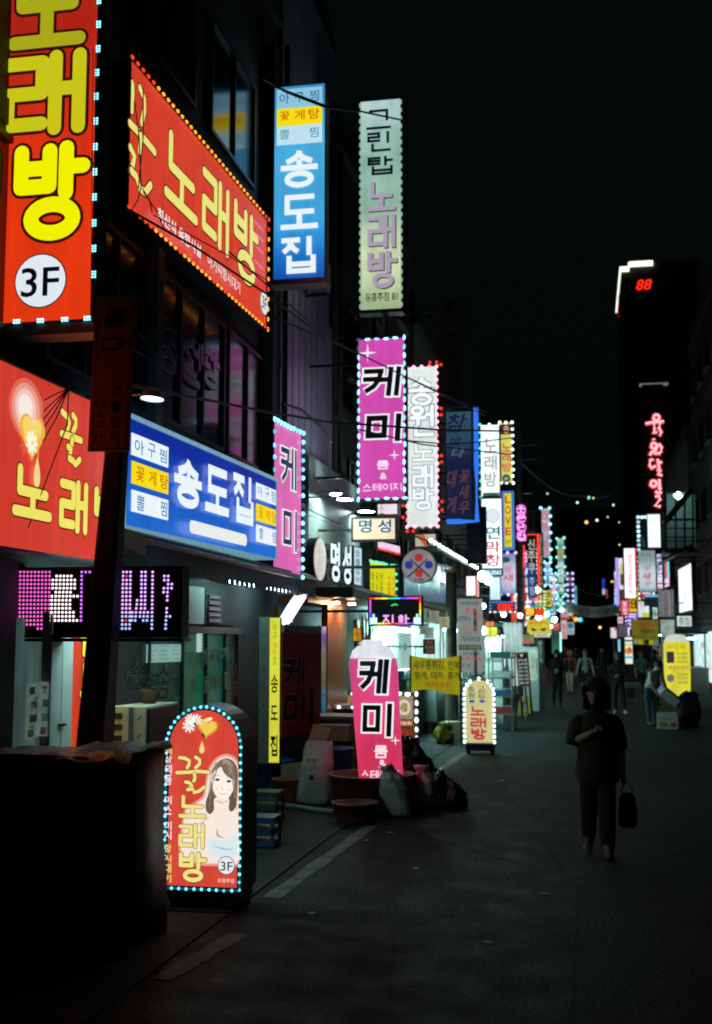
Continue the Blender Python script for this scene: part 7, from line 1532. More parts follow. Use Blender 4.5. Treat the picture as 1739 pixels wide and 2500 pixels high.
for k in range(5): s.fr(.02 + .195 * k, .03 + .03 * (k % 2), .2 + .195 * k, .97, emat(['#8c8c90', '#9a9698', '#808488', '#a09a9c', '#787c84'][k], .55, .3, 4), 'poster')
s.arms(XR + .4, (.5,))
s = rs('white_yellow_sign', 'white lit sign with red letters over a yellow lower band', 1557, 1468, 1586, 1508, 52.5, emat('#c8d8dc', 1.22, .15, 2)); s.ft('대게', .2, .1, .7, .4, PR, wt=0); s.fr(.4, .7, .98, 1, emat('#d8d840', .9, .1, 2), 'panel')
tc_ = thing('teal_vent_hood', 'boxy teal metal hood on a thin post among the signs', 'hood', (at_y(1590, 1470, 51).x, 51, 0)); z_ = at_y(1590, 1479, 51).z; mb = MB(); mb.box(-.28, .28, -.1, .25, z_, z_ + .42); mb.build('hood_box', M['teal'], tc_); mb = MB(); mb.tube([(0, .1, 0), (0, .1, z_)], .06, 6); mb.build('post', M['dmetal'], tc_); mb = MB(); mb.box(-.25, .3, -.14, -.11, z_ + .36, z_ + .46); mb.build('strip_light', emat('#60b8e8', 1.0, 0), tc_)
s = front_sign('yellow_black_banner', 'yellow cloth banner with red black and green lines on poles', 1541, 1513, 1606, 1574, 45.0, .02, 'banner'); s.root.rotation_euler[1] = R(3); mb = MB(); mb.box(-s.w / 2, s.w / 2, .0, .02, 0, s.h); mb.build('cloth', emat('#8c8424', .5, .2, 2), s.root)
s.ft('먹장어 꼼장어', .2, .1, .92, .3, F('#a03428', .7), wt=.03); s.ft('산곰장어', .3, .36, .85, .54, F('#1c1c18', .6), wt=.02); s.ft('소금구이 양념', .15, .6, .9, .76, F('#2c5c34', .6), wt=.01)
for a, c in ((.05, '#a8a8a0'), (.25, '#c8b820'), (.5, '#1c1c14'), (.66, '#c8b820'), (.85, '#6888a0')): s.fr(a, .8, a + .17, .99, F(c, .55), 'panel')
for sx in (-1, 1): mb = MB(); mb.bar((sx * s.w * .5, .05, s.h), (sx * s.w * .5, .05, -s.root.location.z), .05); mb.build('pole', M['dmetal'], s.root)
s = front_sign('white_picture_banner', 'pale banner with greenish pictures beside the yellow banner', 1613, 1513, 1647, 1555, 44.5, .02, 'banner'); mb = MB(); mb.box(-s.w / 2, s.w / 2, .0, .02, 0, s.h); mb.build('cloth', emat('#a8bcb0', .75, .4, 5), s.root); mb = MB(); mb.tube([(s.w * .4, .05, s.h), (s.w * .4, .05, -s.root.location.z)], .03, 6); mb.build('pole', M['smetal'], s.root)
s = front_sign('small_white_lantern_sign', 'small white lantern box with a red corner on a pole', 1490, 1531, 1507, 1559, 54.0, .25); s.box(M['white'], .03, emat('#e4dce0', 1.0, .05, 2)); s.fr(.6, .05, .98, .3, F('#d85060'), 'print'); mb = MB(); mb.tube([(0, .1, 0), (0, .1, -s.root.location.z)], .04, 6); mb.build('pole', M['dmetal'], s.root)
s = front_sign('lilac_panel', 'dim lilac lit panel with a bright white end beside the food standee', 1508, 1524, 1538, 1556, 50.0, .1); s.box(M['black'], .02, emat('#6c6480', .6, .3, 2)); s.fr(.85, .25, 1, 1, emat('#e8e0ff', 1.3, 0), 'panel'); s.arms(XR + .4, (.5,))
s = front_sign('blue_light_column', 'slim pale blue light column behind the food standee', 1508, 1560, 1516, 1592, 52.0, .15); s.box(M['black'], .02, emat('#8cc8e8', 1.1, .2, 2)); mb = MB(); mb.bar((0, .08, 0), (0, .08, -s.root.location.z), .12); mb.build('foot', M['black'], s.root)
s = front_sign('food_standee', 'tall white food standee with a prawn picture and rounded top', 1523, 1552, 1548, 1624, 44.0, .25, 'floor sign'); s.box(M['black'], .05, emat('#d8dcd0', 1.28, .08, 2)); s.fr(.08, .14, .9, .2, F('#405048'), 'print'); s.fr(.1, .26, .9, .36, F('#d8cc80'), 'print'); s.disc(.5 * s.w, .52 * s.h, .13, F('#d88848'), 'picture_print', .12); s.disc(.6 * s.w, .47 * s.h, .06, F('#c05038'), 'picture_print', .09); s.fr(.1, .68, .9, .78, F('#78b8d8'), 'print')
mb = MB(); mb.box(-s.w * .5, s.w * .5, 0, .25, -s.root.location.z, -.003); mb.build('foot', M['black'], s.root)
# inflated yellow price pillar
YP = 42.0; l, r = at_y(1623, 1640, YP).x, at_y(1688, 1640, YP).x; zt = at_y(1650, 1549, YP).z; ip = thing('inflated_price_pillar', 'inflated yellow price pillar with purple prices and white top', 'inflatable sign', ((l + r) / 2, YP + .3, 0)); w_ = (r - l) / 2
sup2 = lambda t, w: (w * math.copysign(abs(math.cos(t)) ** .55, math.cos(t)), .5 * w * math.copysign(abs(math.sin(t)) ** .55, math.sin(t)))
rg = lambda z, q, n=32: [(*sup2(2 * math.pi * j / n, w_ * q), z) for j in range(n)]
mb = MB(); mb.rings([rg(z, q) for z, q in ((.02, .85), (.2, .95), (1.0, 1.0), (zt - .35, 1.0), (zt - .25, .97))]); mb.build('body', emat('#c8c430', 1.28, .1, 1.5), ip, True)
mb = MB(); mb.rings([rg(z, q) for z, q in ((zt - .248, .965), (zt - .12, .85), (zt - .03, .6), (zt, .3))]); mb.build('top', emat('#d8dccc', .95, .05, 2), ip, True)
s = Sign.__new__(Sign); s.root = ip; s.L = 1; s.w = 2 * w_; s.h = zt; s.t = .1; s.n = Vector((0, -1, 0)); s.ux = Vector((1, 0, 0)); s.o = Vector((l, YP + .3 - .5 * w_ - .012, zt))
s.P = lambda a, b, y=0.0: (a - w_, -.5 * w_ * (1 - min(.98, abs(a - w_) / w_) ** 3.64) ** .275 - .012 + y, zt - b)
s.ft('바다 회', .15, .15, .78, .22, F('#c06030'), wt=.0); pu = F('#5c4c58', .8)
for t, v in (('20,000', .27), ('45,000', .33), ('50,000', .39), ('12,000', .58), ('17,000', .64), ('24,000', .70)): s.ft(t, .5, v, .88, v + .045, pu, wt=.0)
s.ft('해물비빔면', .14, .47, .92, .54, F('#b05858'), wt=.01); s.fr(.1, .26, .38, .43, emat('#443c4c', .7, .4, 5, film=True), 'picture_print'); s.disc(.22 * s.w, .66 * s.h, .12, F('#6c7c74', .8), 'plate_print', .13); s.ft('예약주문', .2, .82, .85, .87, F('#d8a868'), wt=.0)
mb = MB(); mb.box(-.35, .35, -.25, .25, 0, .15); mb.build('blower_base', M['black'], ip)
# lit outdoor steel stair
sr = thing('outdoor_steel_stair', 'steel stair and landing lit teal by a bare lamp on the corner building', 'staircase', (0, 0, 0)); Y0 = 47.2
c = lambda px, py, Y=Y0: at_y(px, py, Y); tw_ = pmat('pale_teal_wall', (.22, .32, .31), .6, 0, .2, 2)
a, b = c(1626, 1205, 49.5), c(1700, 1345, 49.5); mb = MB(); mb.box(a.x, b.x, 49.4, 49.5, b.z, a.z); mb.build('back_panel', tw_, sr)
for px in (1624, 1650, 1672, 1692): p0, p1 = c(px, 1200), c(px, 1345); mb = MB(); mb.bar(p0, p1, .07); mb.build('post', M['dmetal'], sr)
for py in (1268, 1290, 1312, 1340): p0, p1 = c(1622, py), c(1700, py); mb = MB(); mb.bar(p0, p1, .05); mb.build('rail', M['dmetal'], sr)
p0, p1 = c(1624, 1275), c(1690, 1195); mb = MB(); mb.bar(p0, p1, .09, .22); mb.build('stringer', M['dmetal'], sr)
for k in range(12): q = p0.lerp(p1, (k + .5) / 12); mb = MB(); mb.box(q.x - .14, q.x + .14, Y0 + .05, Y0 + .9, q.z, q.z + .03); mb.build('tread', M['dmetal'], sr)
mb = MB(); q = c(1622, 1342); q2_ = c(1705, 1342); mb.box(q.x, q2_.x, Y0, Y0 + 2.2, q.z - .12, q.z); mb.build('landing', M['dmetal'], sr)
p = c(1655, 1210, Y0 + .9); lt = thing('bare_wall_lamp', 'bare bright lamp above the steel stair', 'lamp', p); globe(lt, (0, 0, 0), .14, emat('#c8fff0', 40.0, 0), 'globe'); mb = MB(); mb.tube([(0, 0, .1), (0, 1.0, .4)], .02, 6); mb.build('arm', M['dmetal'], lt)
aw2 = thing('dark_side_awning', 'dark slanted awning below the steel stair', 'awning', (0, 0, 0)); p = c(1612, 1368, 46.0); mb = MB(); mb.prism([(p.x, 45.2, p.z - .1), (p.x + .05, 45.2, p.z), (p.x + 1.1, 45.2, p.z + .55), (p.x + 1.1, 45.2, p.z + .4)], (0, 3, 0)); mb.build('canopy', M['black'], aw2)
# stalls on that side, dim
for k, (x0, x1, y0, z1, lab) in enumerate(((2.9, 4.6, 47.5, 2.3, 'grey shuttered stall behind the black shirted man'), (3.0, 4.5, 56.0, 2.5, 'dark stall past the food standee'))):
    t = thing('market_stall', lab, 'stall', (0, y0, 0)); mb = MB(); mb.box(x0, x1, 0, 4.5, 0, 1.0); mb.build('counter_body', pmat('grey_shutter', (.2, .21, .21), .5, .2, .3, 4), t); mb = MB(); mb.box(x0 - .3, x1, -.1, 4.6, z1, z1 + .08); mb.build('awning', M['black'], t)
    for x in (x0, x1 - .1): mb = MB(); mb.tube([(x, .1, 1.0), (x, .1, z1)], .04, 6); mb.build('post', M['smetal'], t)
    mb = MB(); mb.box(x0 + .3, x1 - .4, .5, .56, z1 - .2, z1 - .15); mb.build('tube_light', emat('#a0e8e8', 40.0, 0), t)
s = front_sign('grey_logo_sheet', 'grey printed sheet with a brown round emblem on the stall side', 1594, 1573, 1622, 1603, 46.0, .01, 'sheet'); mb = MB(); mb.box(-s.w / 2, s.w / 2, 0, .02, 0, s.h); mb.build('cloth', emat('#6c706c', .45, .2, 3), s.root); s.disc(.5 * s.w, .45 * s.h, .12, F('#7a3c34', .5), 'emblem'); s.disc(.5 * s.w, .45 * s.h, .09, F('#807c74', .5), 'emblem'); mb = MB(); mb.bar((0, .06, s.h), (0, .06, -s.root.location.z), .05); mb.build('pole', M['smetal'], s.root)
# far row: dark low fillers at street end
for k, (x, y, lab) in enumerate(((-3.6, 95, 'white cargo van body parked dark at the far end of the street'),)):
    pass

# ------------------------------------------------------------------ utility poles and overhead cables
up = thing('utility_pole', 'tall concrete utility pole among the far left signs', 'utility pole', (-2.55, 48.5, 0)); mb = MB(); mb.tube([(0, 0, 0), (0, 0, 10.5)], [.17, .11], 10); mb.build('pole', M['conc'], up)
for z in (9.4, 10.0): mb = MB(); mb.box(-.8, .8, -.05, .05, z, z + .09); mb.build('crossarm', M['dmetal'], up)
mb = MB(); mb.tube([(.35, 0, 8.0), (.35, 0, 8.8)], .2, 12); mb.build('transformer', M['dmetal'], up)
up2 = thing('utility_pole', 'concrete utility pole standing between the seafood stall and the price banner', 'utility pole', (at_y(1102, 1500, 24.5).x, 24.5, 0)); mb = MB(); mb.tube([(0, 0, 0), (0, 0, 3.4)], [.13, .11], 12); mb.build('pole', pmat('brown_pole', (.09, .075, .06), .8, 0, .3, 3), up2); mb = MB(); mb.tube([(0, 0, 3.402), (0, 0, 3.47)], .15, 12); mb.build('yellow_band', ym, up2)
def cable(label, pts, r, sag=.0, n=14):
    """pts: (px, py, Y) picture points with distance; hangs between them"""
    P3 = [at_y(*p) for p in pts]; out = []
    for a, b in zip(P3, P3[1:]):
        for k in range(n): t = k / n; out.append(a.lerp(b, t) - Vector((0, 0, sag * 4 * t * (1 - t))))
    out.append(P3[-1]); o = MB().tube(out, r, 5).build('overhead_cable', M['wire'], None, True); o.location = (0, 0, 0); return tag(o, label, 'cable', 'overhead cables')
cable('thick cable running past the middle of the pink blade sign', [(240, 925, 9.5), (640, 1003, 13.5), (800, 1030, 16.0), (1080, 1050, 19.0), (1262, 1053, 25.0)], .017)
cable('cable drooping across the lower letters of the white karaoke sign', [(800, 1030, 15.9), (900, 1054, 17.0), (1030, 1085, 19.0), (1160, 1100, 22.0), (1255, 1110, 26.0)], .012)
cable('cable rising from the white karaoke sign towards the photo sign', [(985, 1075, 17.5), (1100, 1085, 21.0), (1180, 1078, 23.0), (1255, 1068, 27.0)], .012)
cable('thin cable crossing the top of the pink blade sign', [(560, 615, 11.0), (800, 825, 15.5), (960, 905, 18.0), (1075, 958, 20.5), (1190, 1008, 26.0)], .009)
cable('second thin cable below the one crossing the pink blade sign top', [(660, 770, 13.0), (880, 865, 16.5), (1072, 960, 20.0), (1185, 1015, 25.5)], .011)
cable('cable crossing the upper menu strips of the blue blade sign', [(640, 190, 11.5), (700, 225, 12.5), (795, 262, 14.0), (880, 272, 16.0), (980, 293, 18.5)], .015)
cable('second cable just under the one over the blue blade sign', [(672, 212, 12.0), (795, 258, 14.2), (860, 270, 16.0)], .012)
cable('long cable over the red board lower lettering', [(315, 512, 9.8), (480, 605, 10.8), (655, 720, 12.5), (800, 830, 15.0)], .012)
cable('thin cable over the red board right end', [(375, 525, 9.9), (560, 625, 11.2), (660, 690, 12.6)], .006)
cable('cable sagging from the pink wall sign to the purple clad building', [(690, 985, 13.5), (735, 1000, 14.5), (790, 1045, 16.5), (810, 1080, 18.0)], .018)
cable('thin wire crossing the grey cladding', [(738, 1252, 17.5), (800, 1275, 18.4), (860, 1302, 18.6)], .008)
fans = [(70, 1003), (72, 1040), (70, 1070), (80, 1090), (95, 1110), (150, 1140)]
for k, p in enumerate(fans):
    cable('one of the thin wires fanning out over the honey karaoke board', [(168, 948, 9.0), ((168 + p[0]) / 2 + 6, (948 + p[1]) / 2 - 8, 8.85), (p[0] - 90, p[1] + (p[1] - 948) * .9, 8.6)], .0055)
for k, (x, y, x2, y2) in enumerate(((322, 200, 345, 455), (350, 215, 338, 460), (345, 455, 318, 520), (348, 460, 372, 520), (350, 468, 402, 560))):
    cable('one of the loose drop wires tangled over the red board end', [(x, y, 10.6), ((x + x2) / 2 + 6, (y + y2) / 2, 10.5), (x2, y2, 10.6)], .006)
cable('wire between the far blade signs across the street', [(1300, 1395, 40), (1400, 1430, 48), (1520, 1450, 55)], .012, .25)
cable('high wire to the dark tower side buildings', [(1255, 1110, 26), (1420, 1210, 40), (1520, 1180, 50)], .01, .3)

more = [('lit right panel', 'white lit wall sign with blue letters past the violet edged sign', 1500, 1395, 1507, 1445, 72.0, '#d8e4f0', '술', '#3048a0'), ('x', 'yellow lit sign with red letters under the violet edged sign', 1498, 1478, 1512, 1502, 70.0, '#e0d048', '밥', '#b03020'), ('x', 'white lit box sign above the yellow price pillar', 1652, 1503, 1690, 1530, 45.5, '#c8d4d0', '횟집', '#507070'), ('x', 'greenish white lit sign behind the poster wall', 1586, 1482, 1606, 1512, 53.5, '#b8d8cc', '해물', '#2c6050'), ('x', 'pink white lit sign behind the white lantern box', 1508, 1505, 1522, 1523, 66.0, '#e8c8d8', '곱창', '#b04070')]
for nm, lab, x0, y0, x1, y1, Y, c, t, c2 in more:
    s = rs('blade_sign', lab, x0, y0, x1, y1, Y, emat(c, 1.2, .15, 2)); s.ft(t, .15, .15, .85, .85, F(c2), wt=.02)
lw = thing('lit_shop_window', 'lit shop window behind the people with the boxes', 'shop front', (4.85, 0, 0))
for i in range(6): mb = MB(); mb.box(-.03, 0, 46 + 1.7 * i, 47.6 + 1.7 * i, .4, 2.4); mb.build('pane', emat('#c8e8e4', 1.3, .55, (1.2, 2.2, 3.5)), lw)

# ------------------------------------------------------------------ added signs, made up to fill and brighten the deep end of both rows
far = [('red', '#d83c34', '대복', '#fbe8d8'), ('white', '#e4ecec', '남포', '#c03848'), ('blue', '#2c6cd0', '수정', '#e8f2ff'), ('pink', '#e478b4', '장미', '#fff0f8'), ('green', '#3cae7c', '산해', '#effff6'), ('yellow', '#e6d23c', '만두', '#a02c18'), ('cyan', '#6cd0e4', '은하', '#0c3c50'), ('orange', '#e8843c', '고향', '#fff2dc'), ('lilac', '#b49ce8', '달빛', '#30185c'), ('cream', '#f0e2b8', '온정', '#6c3810'), ('teal', '#2c9c9c', '포구', '#e8ffff'), ('crimson', '#b82848', '청춘', '#ffe8ec'), ('amber', '#e0a828', '보배', '#502c04'), ('violet', '#7c54d8', '별궁', '#f2ecff'), ('mint', '#9ce8c8', '소라', '#14503c'), ('silver', '#c4ccd4', '한우', '#a02828'), ('rose', '#f0a0a8', '꽃집', '#70182c'), ('azure', '#4ca0f0', '대양', '#f0f8ff')]
for i, (cn, c, t, c2) in enumerate(far):
    lf_ = i < 11; Y = (52 + 6.2 * i) if lf_ else 63 + 8 * (i - 11); w_ = random.uniform(.55, .85); h_ = random.uniform(1.5, 2.6); z = random.uniform(2.7, 5.6); x = random.uniform(-3.5, -2.75) if lf_ else random.uniform(2.45, 3.3)
    s = Sign('added_blade_sign', f'{cn} lit blade sign deep in the far {"long shop" if lf_ else "facing"} row', 'sign', (x, Y), (x + w_, Y), z + h_, z, .2); s.box(M['black'], .03, emat(c, 1.35, .15, 2)); s.col(t, .14, .08, .86, .92, F(c2), wt=.03); s.arms(XL + .4 if lf_ else XR + .4, (.2, .8))
    if i % 2: led_edge(s, led(['#d8f4ff', '#ffd0e0', '#b8fff0'][i % 3], 2.0), .24, .05, 'tlrb')
# ------------------------------------------------------------------ people
def person(name_label, loc, H, face, J, cols, hair=None, rads=None, fingers=True, skirt=None, gaze=0.0, stoop=0.0, thing_name='person'):
    """one continuous skinned figure; J overrides joint positions (in body space: x right, y back, z up, fractions of height)"""
    root = thing(thing_name, name_label, 'person', loc, face)
    j = dict(pel=(0, 0, .52), spi=(0, .005, .62), che=(0, .0, .74), nec=(0, .005, .845), hd0=(0, -.012, .885), hd1=(0, -.012, .945), hd2=(0, -.004, .975),
             shL=(.105, .0, .80), elL=(.135, .015, .63), wrL=(.145, -.03, .485), haL=(.145, -.045, .45), shR=(-.105, .0, .80), elR=(-.135, .015, .63), wrR=(-.145, -.03, .485), haR=(-.145, -.045, .45),
             hiL=(.052, 0, .50), knL=(.056, -.012, .28), anL=(.058, .01, .045), toL=(.066, -.085, .018), hiR=(-.052, 0, .50), knR=(-.056, -.012, .28), anR=(-.058, .01, .045), toR=(-.066, -.085, .018))
    j.update(J)
    rad = dict(pel=(.088, .066), spi=(.078, .058), che=(.092, .062), nec=(.031, .032), hd0=(.040, .047), hd1=(.046, .056), hd2=(.036, .044), sh=(.040, .042), el=(.027, .027), wr=(.018, .020), ha=(.020, .013), hi=(.058, .058), kn=(.037, .038), an=(.025, .026), to=(.022, .017))
    if rads: rad.update(rads)
    names = list(j); idx = {n: i for i, n in enumerate(names)}; V = [Vector(j[n]) * H for n in names]
    E = [('pel', 'spi'), ('spi', 'che'), ('che', 'nec'), ('nec', 'hd0'), ('hd0', 'hd1'), ('hd1', 'hd2')]
    for s_ in 'LR': E += [('che', 'sh' + s_), ('sh' + s_, 'el' + s_), ('el' + s_, 'wr' + s_), ('wr' + s_, 'ha' + s_), ('pel', 'hi' + s_), ('hi' + s_, 'kn' + s_), ('kn' + s_, 'an' + s_), ('an' + s_, 'to' + s_)]
    E = [(idx[a], idx[b]) for a, b in E]; Rd = [Vector(rad.get(n, rad.get(n[:2], (.03, .03)))) * H for n in names]; reg = {}
    if fingers:
        for s_ in 'LR':
            w, h = V[idx['wr' + s_]], V[idx['ha' + s_]]; d = (h - w).normalized(); side = d.cross(Vector((0, 1, 0) if abs(d.y) < .8 else (1, 0, 0))).normalized(); nrm = d.cross(side)
            for k, (o, L) in enumerate(((-.013, .040), (-.0045, .046), (.0045, .043), (.013, .034))):
                b = h + side * o * H * 1.1; p1 = b + d * L * H * .55 + nrm * .004 * H; p2 = b + d * L * H * .9 + nrm * .016 * H
                i0 = len(V); V += [p1, p2]; Rd += [Vector((.0062, .0062)) * H, Vector((.005, .005)) * H]; E += [(idx['ha' + s_], i0), (i0, i0 + 1)]
            i0 = len(V); t1 = w.lerp(h, .55) + side * -.022 * H; t2 = t1 + (d * .8 + side * -.35).normalized() * .026 * H; V += [t1, t2]; Rd += [Vector((.0075, .0075)) * H, Vector((.0055, .0055)) * H]; E += [(idx['ha' + s_], i0), (i0, i0 + 1)]
    me = bpy.data.meshes.new('body'); me.from_pydata([tuple(v) for v in V], E, []); ob = bpy.data.objects.new('body', me); WORK.collection.objects.link(ob)
    md = ob.modifiers.new('skin', 'SKIN'); md.use_smooth_shade = True; md.branch_smoothing = .6
    lay = me.skin_vertices[0].data
    for i, r in enumerate(Rd): lay[i].radius = (r.x, r.y); lay[i].use_root = (i == idx['pel'])
    sb = ob.modifiers.new('sub', 'SUBSURF'); sb.levels = 1; sb.render_levels = 1
    WORK.view_layers[0].update(); dg = WORK.view_layers[0].depsgraph; m2 = bpy.data.meshes.new_from_object(ob.evaluated_get(dg)); bpy.data.objects.remove(ob)
    mats = [cols['skin'], cols['top'], cols['legs'], cols['shoe'], cols.get('inner', cols['top'])]
    for m in mats: m2.materials.append(m)
    # which garment covers which stretch of the body
    seg = [('pel', 'spi', 1), ('spi', 'che', 1), ('che', 'nec', 1), ('nec', 'hd0', 0), ('hd0', 'hd1', 0), ('hd1', 'hd2', 0)]
    for s_ in 'LR':
        seg += [('che', 'sh' + s_, 1), ('sh' + s_, 'el' + s_, 1), ('el' + s_, 'wr' + s_, 1 if cols.get('long', True) else 0), ('wr' + s_, 'ha' + s_, 0), ('pel', 'hi' + s_, 2), ('hi' + s_, 'kn' + s_, 2), ('kn' + s_, 'an' + s_, 2 if not cols.get('shorts') else 0), ('an' + s_, 'to' + s_, 3)]
    S = [(V[idx[a]], V[idx[b]], k, a) for a, b, k in seg]
    for p in m2.polygons:
        c = p.center; best = 9; kk = 0
        for a, b, k, nm in S:
            ab = b - a; t = max(0, min(1, (c - a).dot(ab) / max(1e-9, ab.length_squared))); d = (c - (a + ab * t)).length / (.09 if nm in ('pel', 'spi', 'che') else .05)
            if d < best: best = d; kk = k
        hw = j['ha' + ('L' if c.x > 0 else 'R')]; w_ = Vector(j['wr' + ('L' if c.x > 0 else 'R')]) * H
        if (c - Vector(hw) * H).length < (w_ - Vector(hw) * H).length * 1.05: kk = 0
        if kk == 1 and c.z < .49 * H and best > .2 and abs(c.x) < .1 * H: kk = 2
        p.material_index = kk; p.use_smooth = True
    bo = bpy.data.objects.new('body', m2); COL.objects.link(bo); bo.parent = root
    hc = (Vector(j['hd1']) + Vector((0, .004, .006))) * H
    # hair: a cap over the skull that hangs to the chosen length and leaves the face open
    if hair:
        mat, length, vol = hair; n = 30; rsx, rsy, rsz = .050 * vol * H, .060 * vol * H, .060 * vol * H; ca, sa = math.cos(gaze), math.sin(gaze); rows = []
        low_z = -.35 - length * 9.0                                   # how far below the crown centre the hair reaches, in skull radii
        zs = [.97, .86, .7, .5, .3, .1] + [.1 + (low_z - .1) * k / 5 for k in range(1, 6)]
        for e in zs:
            gap = 0.0 if e > .42 else min(1.0, .35 + (.42 - e) * 1.6) if e > .1 else 1.0 - .22 * min(1, max(0, .1 - e))
            rr = math.sqrt(max(.03, 1 - min(.97, max(e, -.1)) ** 2)) * (1 - .10 * max(0, -.5 - e)); row = []
            for q in range(n + 1):
                t = q / n; a = -math.pi / 2 + gap + (2 * math.pi - 2 * gap) * t; wob = 1 + .07 * noise.noise((math.cos(a) * 2.5, math.sin(a) * 2.5, e * 2 + H)) + .03 * math.sin(a * 13 + e * 3)
                x, y, z = rsx * rr * math.cos(a) * wob, rsy * rr * math.sin(a) * wob + .005 * H, rsz * e + .004 * H * math.sin(a * 9) * (e < 0)
                row.append((hc.x + x * ca - y * sa, hc.y + x * sa + y * ca, hc.z + z))
            rows.append(row)
        mb = MB(); mb.v.append(tuple(hc + Vector((0, .003 * H, rsz * 1.02))))
        for row in rows: mb.v += row
        w = n + 1
        for q in range(n): mb.f.append((0, 1 + q + 1, 1 + q)); mb.m.append(0)
        for i in range(len(rows) - 1):
            for q in range(n): mb.f.append((1 + i * w + q, 1 + i * w + q + 1, 1 + (i + 1) * w + q + 1, 1 + (i + 1) * w + q)); mb.m.append(0)
        if length > .08:
            for k in range(110):                                      # loose locks that break up the outline
                q = random.randrange(n); i0 = random.choice((0, 1, 2, 3)); pts_ = [Vector(rows[min(len(rows) - 1, i0 + dq)][q]) + (Vector(rows[min(len(rows) - 1, i0 + dq)][q]) - hc) * random.uniform(.02, .10) for dq in (0, 2, 4, 7)]
                mb.tube(pts_, [.002, .006, .006, .001], 4)
        ho = mb.build('hair', mat, root, True); so = ho.modifiers.new('thick', 'SOLIDIFY'); so.thickness = .008 * H; so.offset = -1
    for s_ in 'LR':
        A, T = Vector(j['an' + s_]) * H, Vector(j['to' + s_]) * H; d = (T - A); d.z = 0; d.normalize(); sd = Vector((-d.y, d.x, 0)); zb = max(0.0, min(A.z - .05 * H, T.z - .02 * H)); pitch = (T.z - .018 * H - (A.z - .045 * H)) / max(.02, (T - A).length)
        mb = MB(); rr_ = []
        for u, wd, hh_ in ((-.034, .018, .030), (-.028, .024, .045), (.0, .026, .056), (.03, .026, .044), (.06, .029, .032), (.09, .028, .026), (.108, .020, .018), (.114, .008, .010)):
            c = Vector((A.x, A.y, 0)) + d * u * H; base = max(0.0, (A.z - .045 * H) + pitch * (u + .0) * H)
            rr_.append([tuple(c + sd * wd * H * math.cos(w_) + Vector((0, 0, base + (hh_ * H) * (.5 + .5 * math.sin(w_))))) for w_ in [2 * math.pi * k / 12 for k in range(12)]])
        mb.rings(rr_); mb.build('shoe', cols['shoe'], root, True)
    # face
    ca, sa = math.cos(gaze), math.sin(gaze); f = lambda x, y, z: (hc.x + (x * ca - y * sa) * H, hc.y + (x * sa + y * ca) * H, hc.z + z * H)
    mb = MB(); mb.add([f(-.008, -.054, -.016), f(.008, -.054, -.016), f(0, -.052, .012), f(0, -.069, -.014), f(0, -.055, -.022)], [(0, 3, 2), (3, 1, 2), (0, 4, 3), (4, 1, 3)]); mb.build('nose', cols['skin'], root, True)
    for sx in (-1, 1):
        mb = MB(); mb.rings([[f(sx * .019 + .0075 * q * math.cos(w), -.0535 + yy, .008 + .0045 * q * math.sin(w)) for w in [2 * math.pi * k / 8 for k in range(8)]] for q, yy in ((1, .004), (.8, -.001), (.3, -.003))]); mb.build('eye', DARKI, root)
        mb = MB(); mb.rings([[f(sx * (.047 + .006 * q), .004 + .010 * q2 * math.cos(w), -.004 + .017 * q2 * math.sin(w)) for w in [2 * math.pi * k / 8 for k in range(8)]] for q, q2 in ((0, 1), (1, .8), (1.3, .3))]); mb.build('ear', cols['skin'], root, True)
    mb = MB(); mb.add([f(-.014, -.0525, -.034), f(0, -.056, -.031), f(.014, -.0525, -.034), f(0, -.056, -.038)], [(0, 3, 2, 1)]); mb.build('mouth', LIP, root)
    return root, j, H
DARKI = pmat('dark_iris', (.01, .01, .012), .2); LIP = pmat('lip_skin', (.26, .09, .08), .5)
HK = pmat('black_hair', (.01, .009, .009), .45, 0, .3, 20, .3, 60); HG = pmat('grey_hair', (.16, .16, .155), .5, 0, .3, 20, .3, 60); HB = pmat('blond_hair', (.36, .24, .12), .5, 0, .3, 20, .3, 60)
def fab(n, c, r=.8): return pmat(n, c, r, 0, .2, 6, .2, 50)
BLK = fab('black_cloth', (.015, .015, .017)); DBL = fab('dark_navy_cloth', (.02, .022, .03)); BRN = fab('dark_brown_cloth', (.022, .019, .016)); GRY = fab('grey_blue_cloth', (.40, .45, .52)); BEI = fab('beige_cloth', (.62, .57, .47)); REDC = fab('red_cloth', (.62, .05, .03)); WHC = fab('white_cloth', (.75, .77, .8)); JEAN = fab('blue_denim', (.06, .10, .17)); CYC = fab('cyan_cloth', (.07, .28, .36)); WSH = pmat('white_shoe', (.7, .72, .72), .5); KSH = pmat('black_shoe', (.015, .015, .015), .4)
def shell(root, name, mat, rings_, n=24, amp=.04, seed=0.0):
    """loose garment: stacked rings (cx, cy, z, rx, ry)"""
    mb = MB(); mb.rings([[(cx + rx * math.cos(2 * math.pi * k / n) * (1 + amp * noise.noise((math.cos(2 * math.pi * k / n) * 2 + seed, math.sin(2 * math.pi * k / n) * 2, z * 6))), cy + ry * math.sin(2 * math.pi * k / n) * (1 + amp * noise.noise((math.cos(2 * math.pi * k / n) * 2, math.sin(2 * math.pi * k / n) * 2 + seed, z * 6))), z) for k in range(n)] for cx, cy, z, rx, ry in rings_], cap=False); return mb.build(name, mat, root, True)
def ground(px, py): p = at_z(px, py, 0.0); return (p.x, p.y, 0)
WALK = dict(knL=(.05, -.07, .285), anL=(.05, -.05, .05), toL=(.055, -.145, .03), knR=(-.05, .0, .29), anR=(-.052, .11, .07), toR=(-.058, .035, .02))
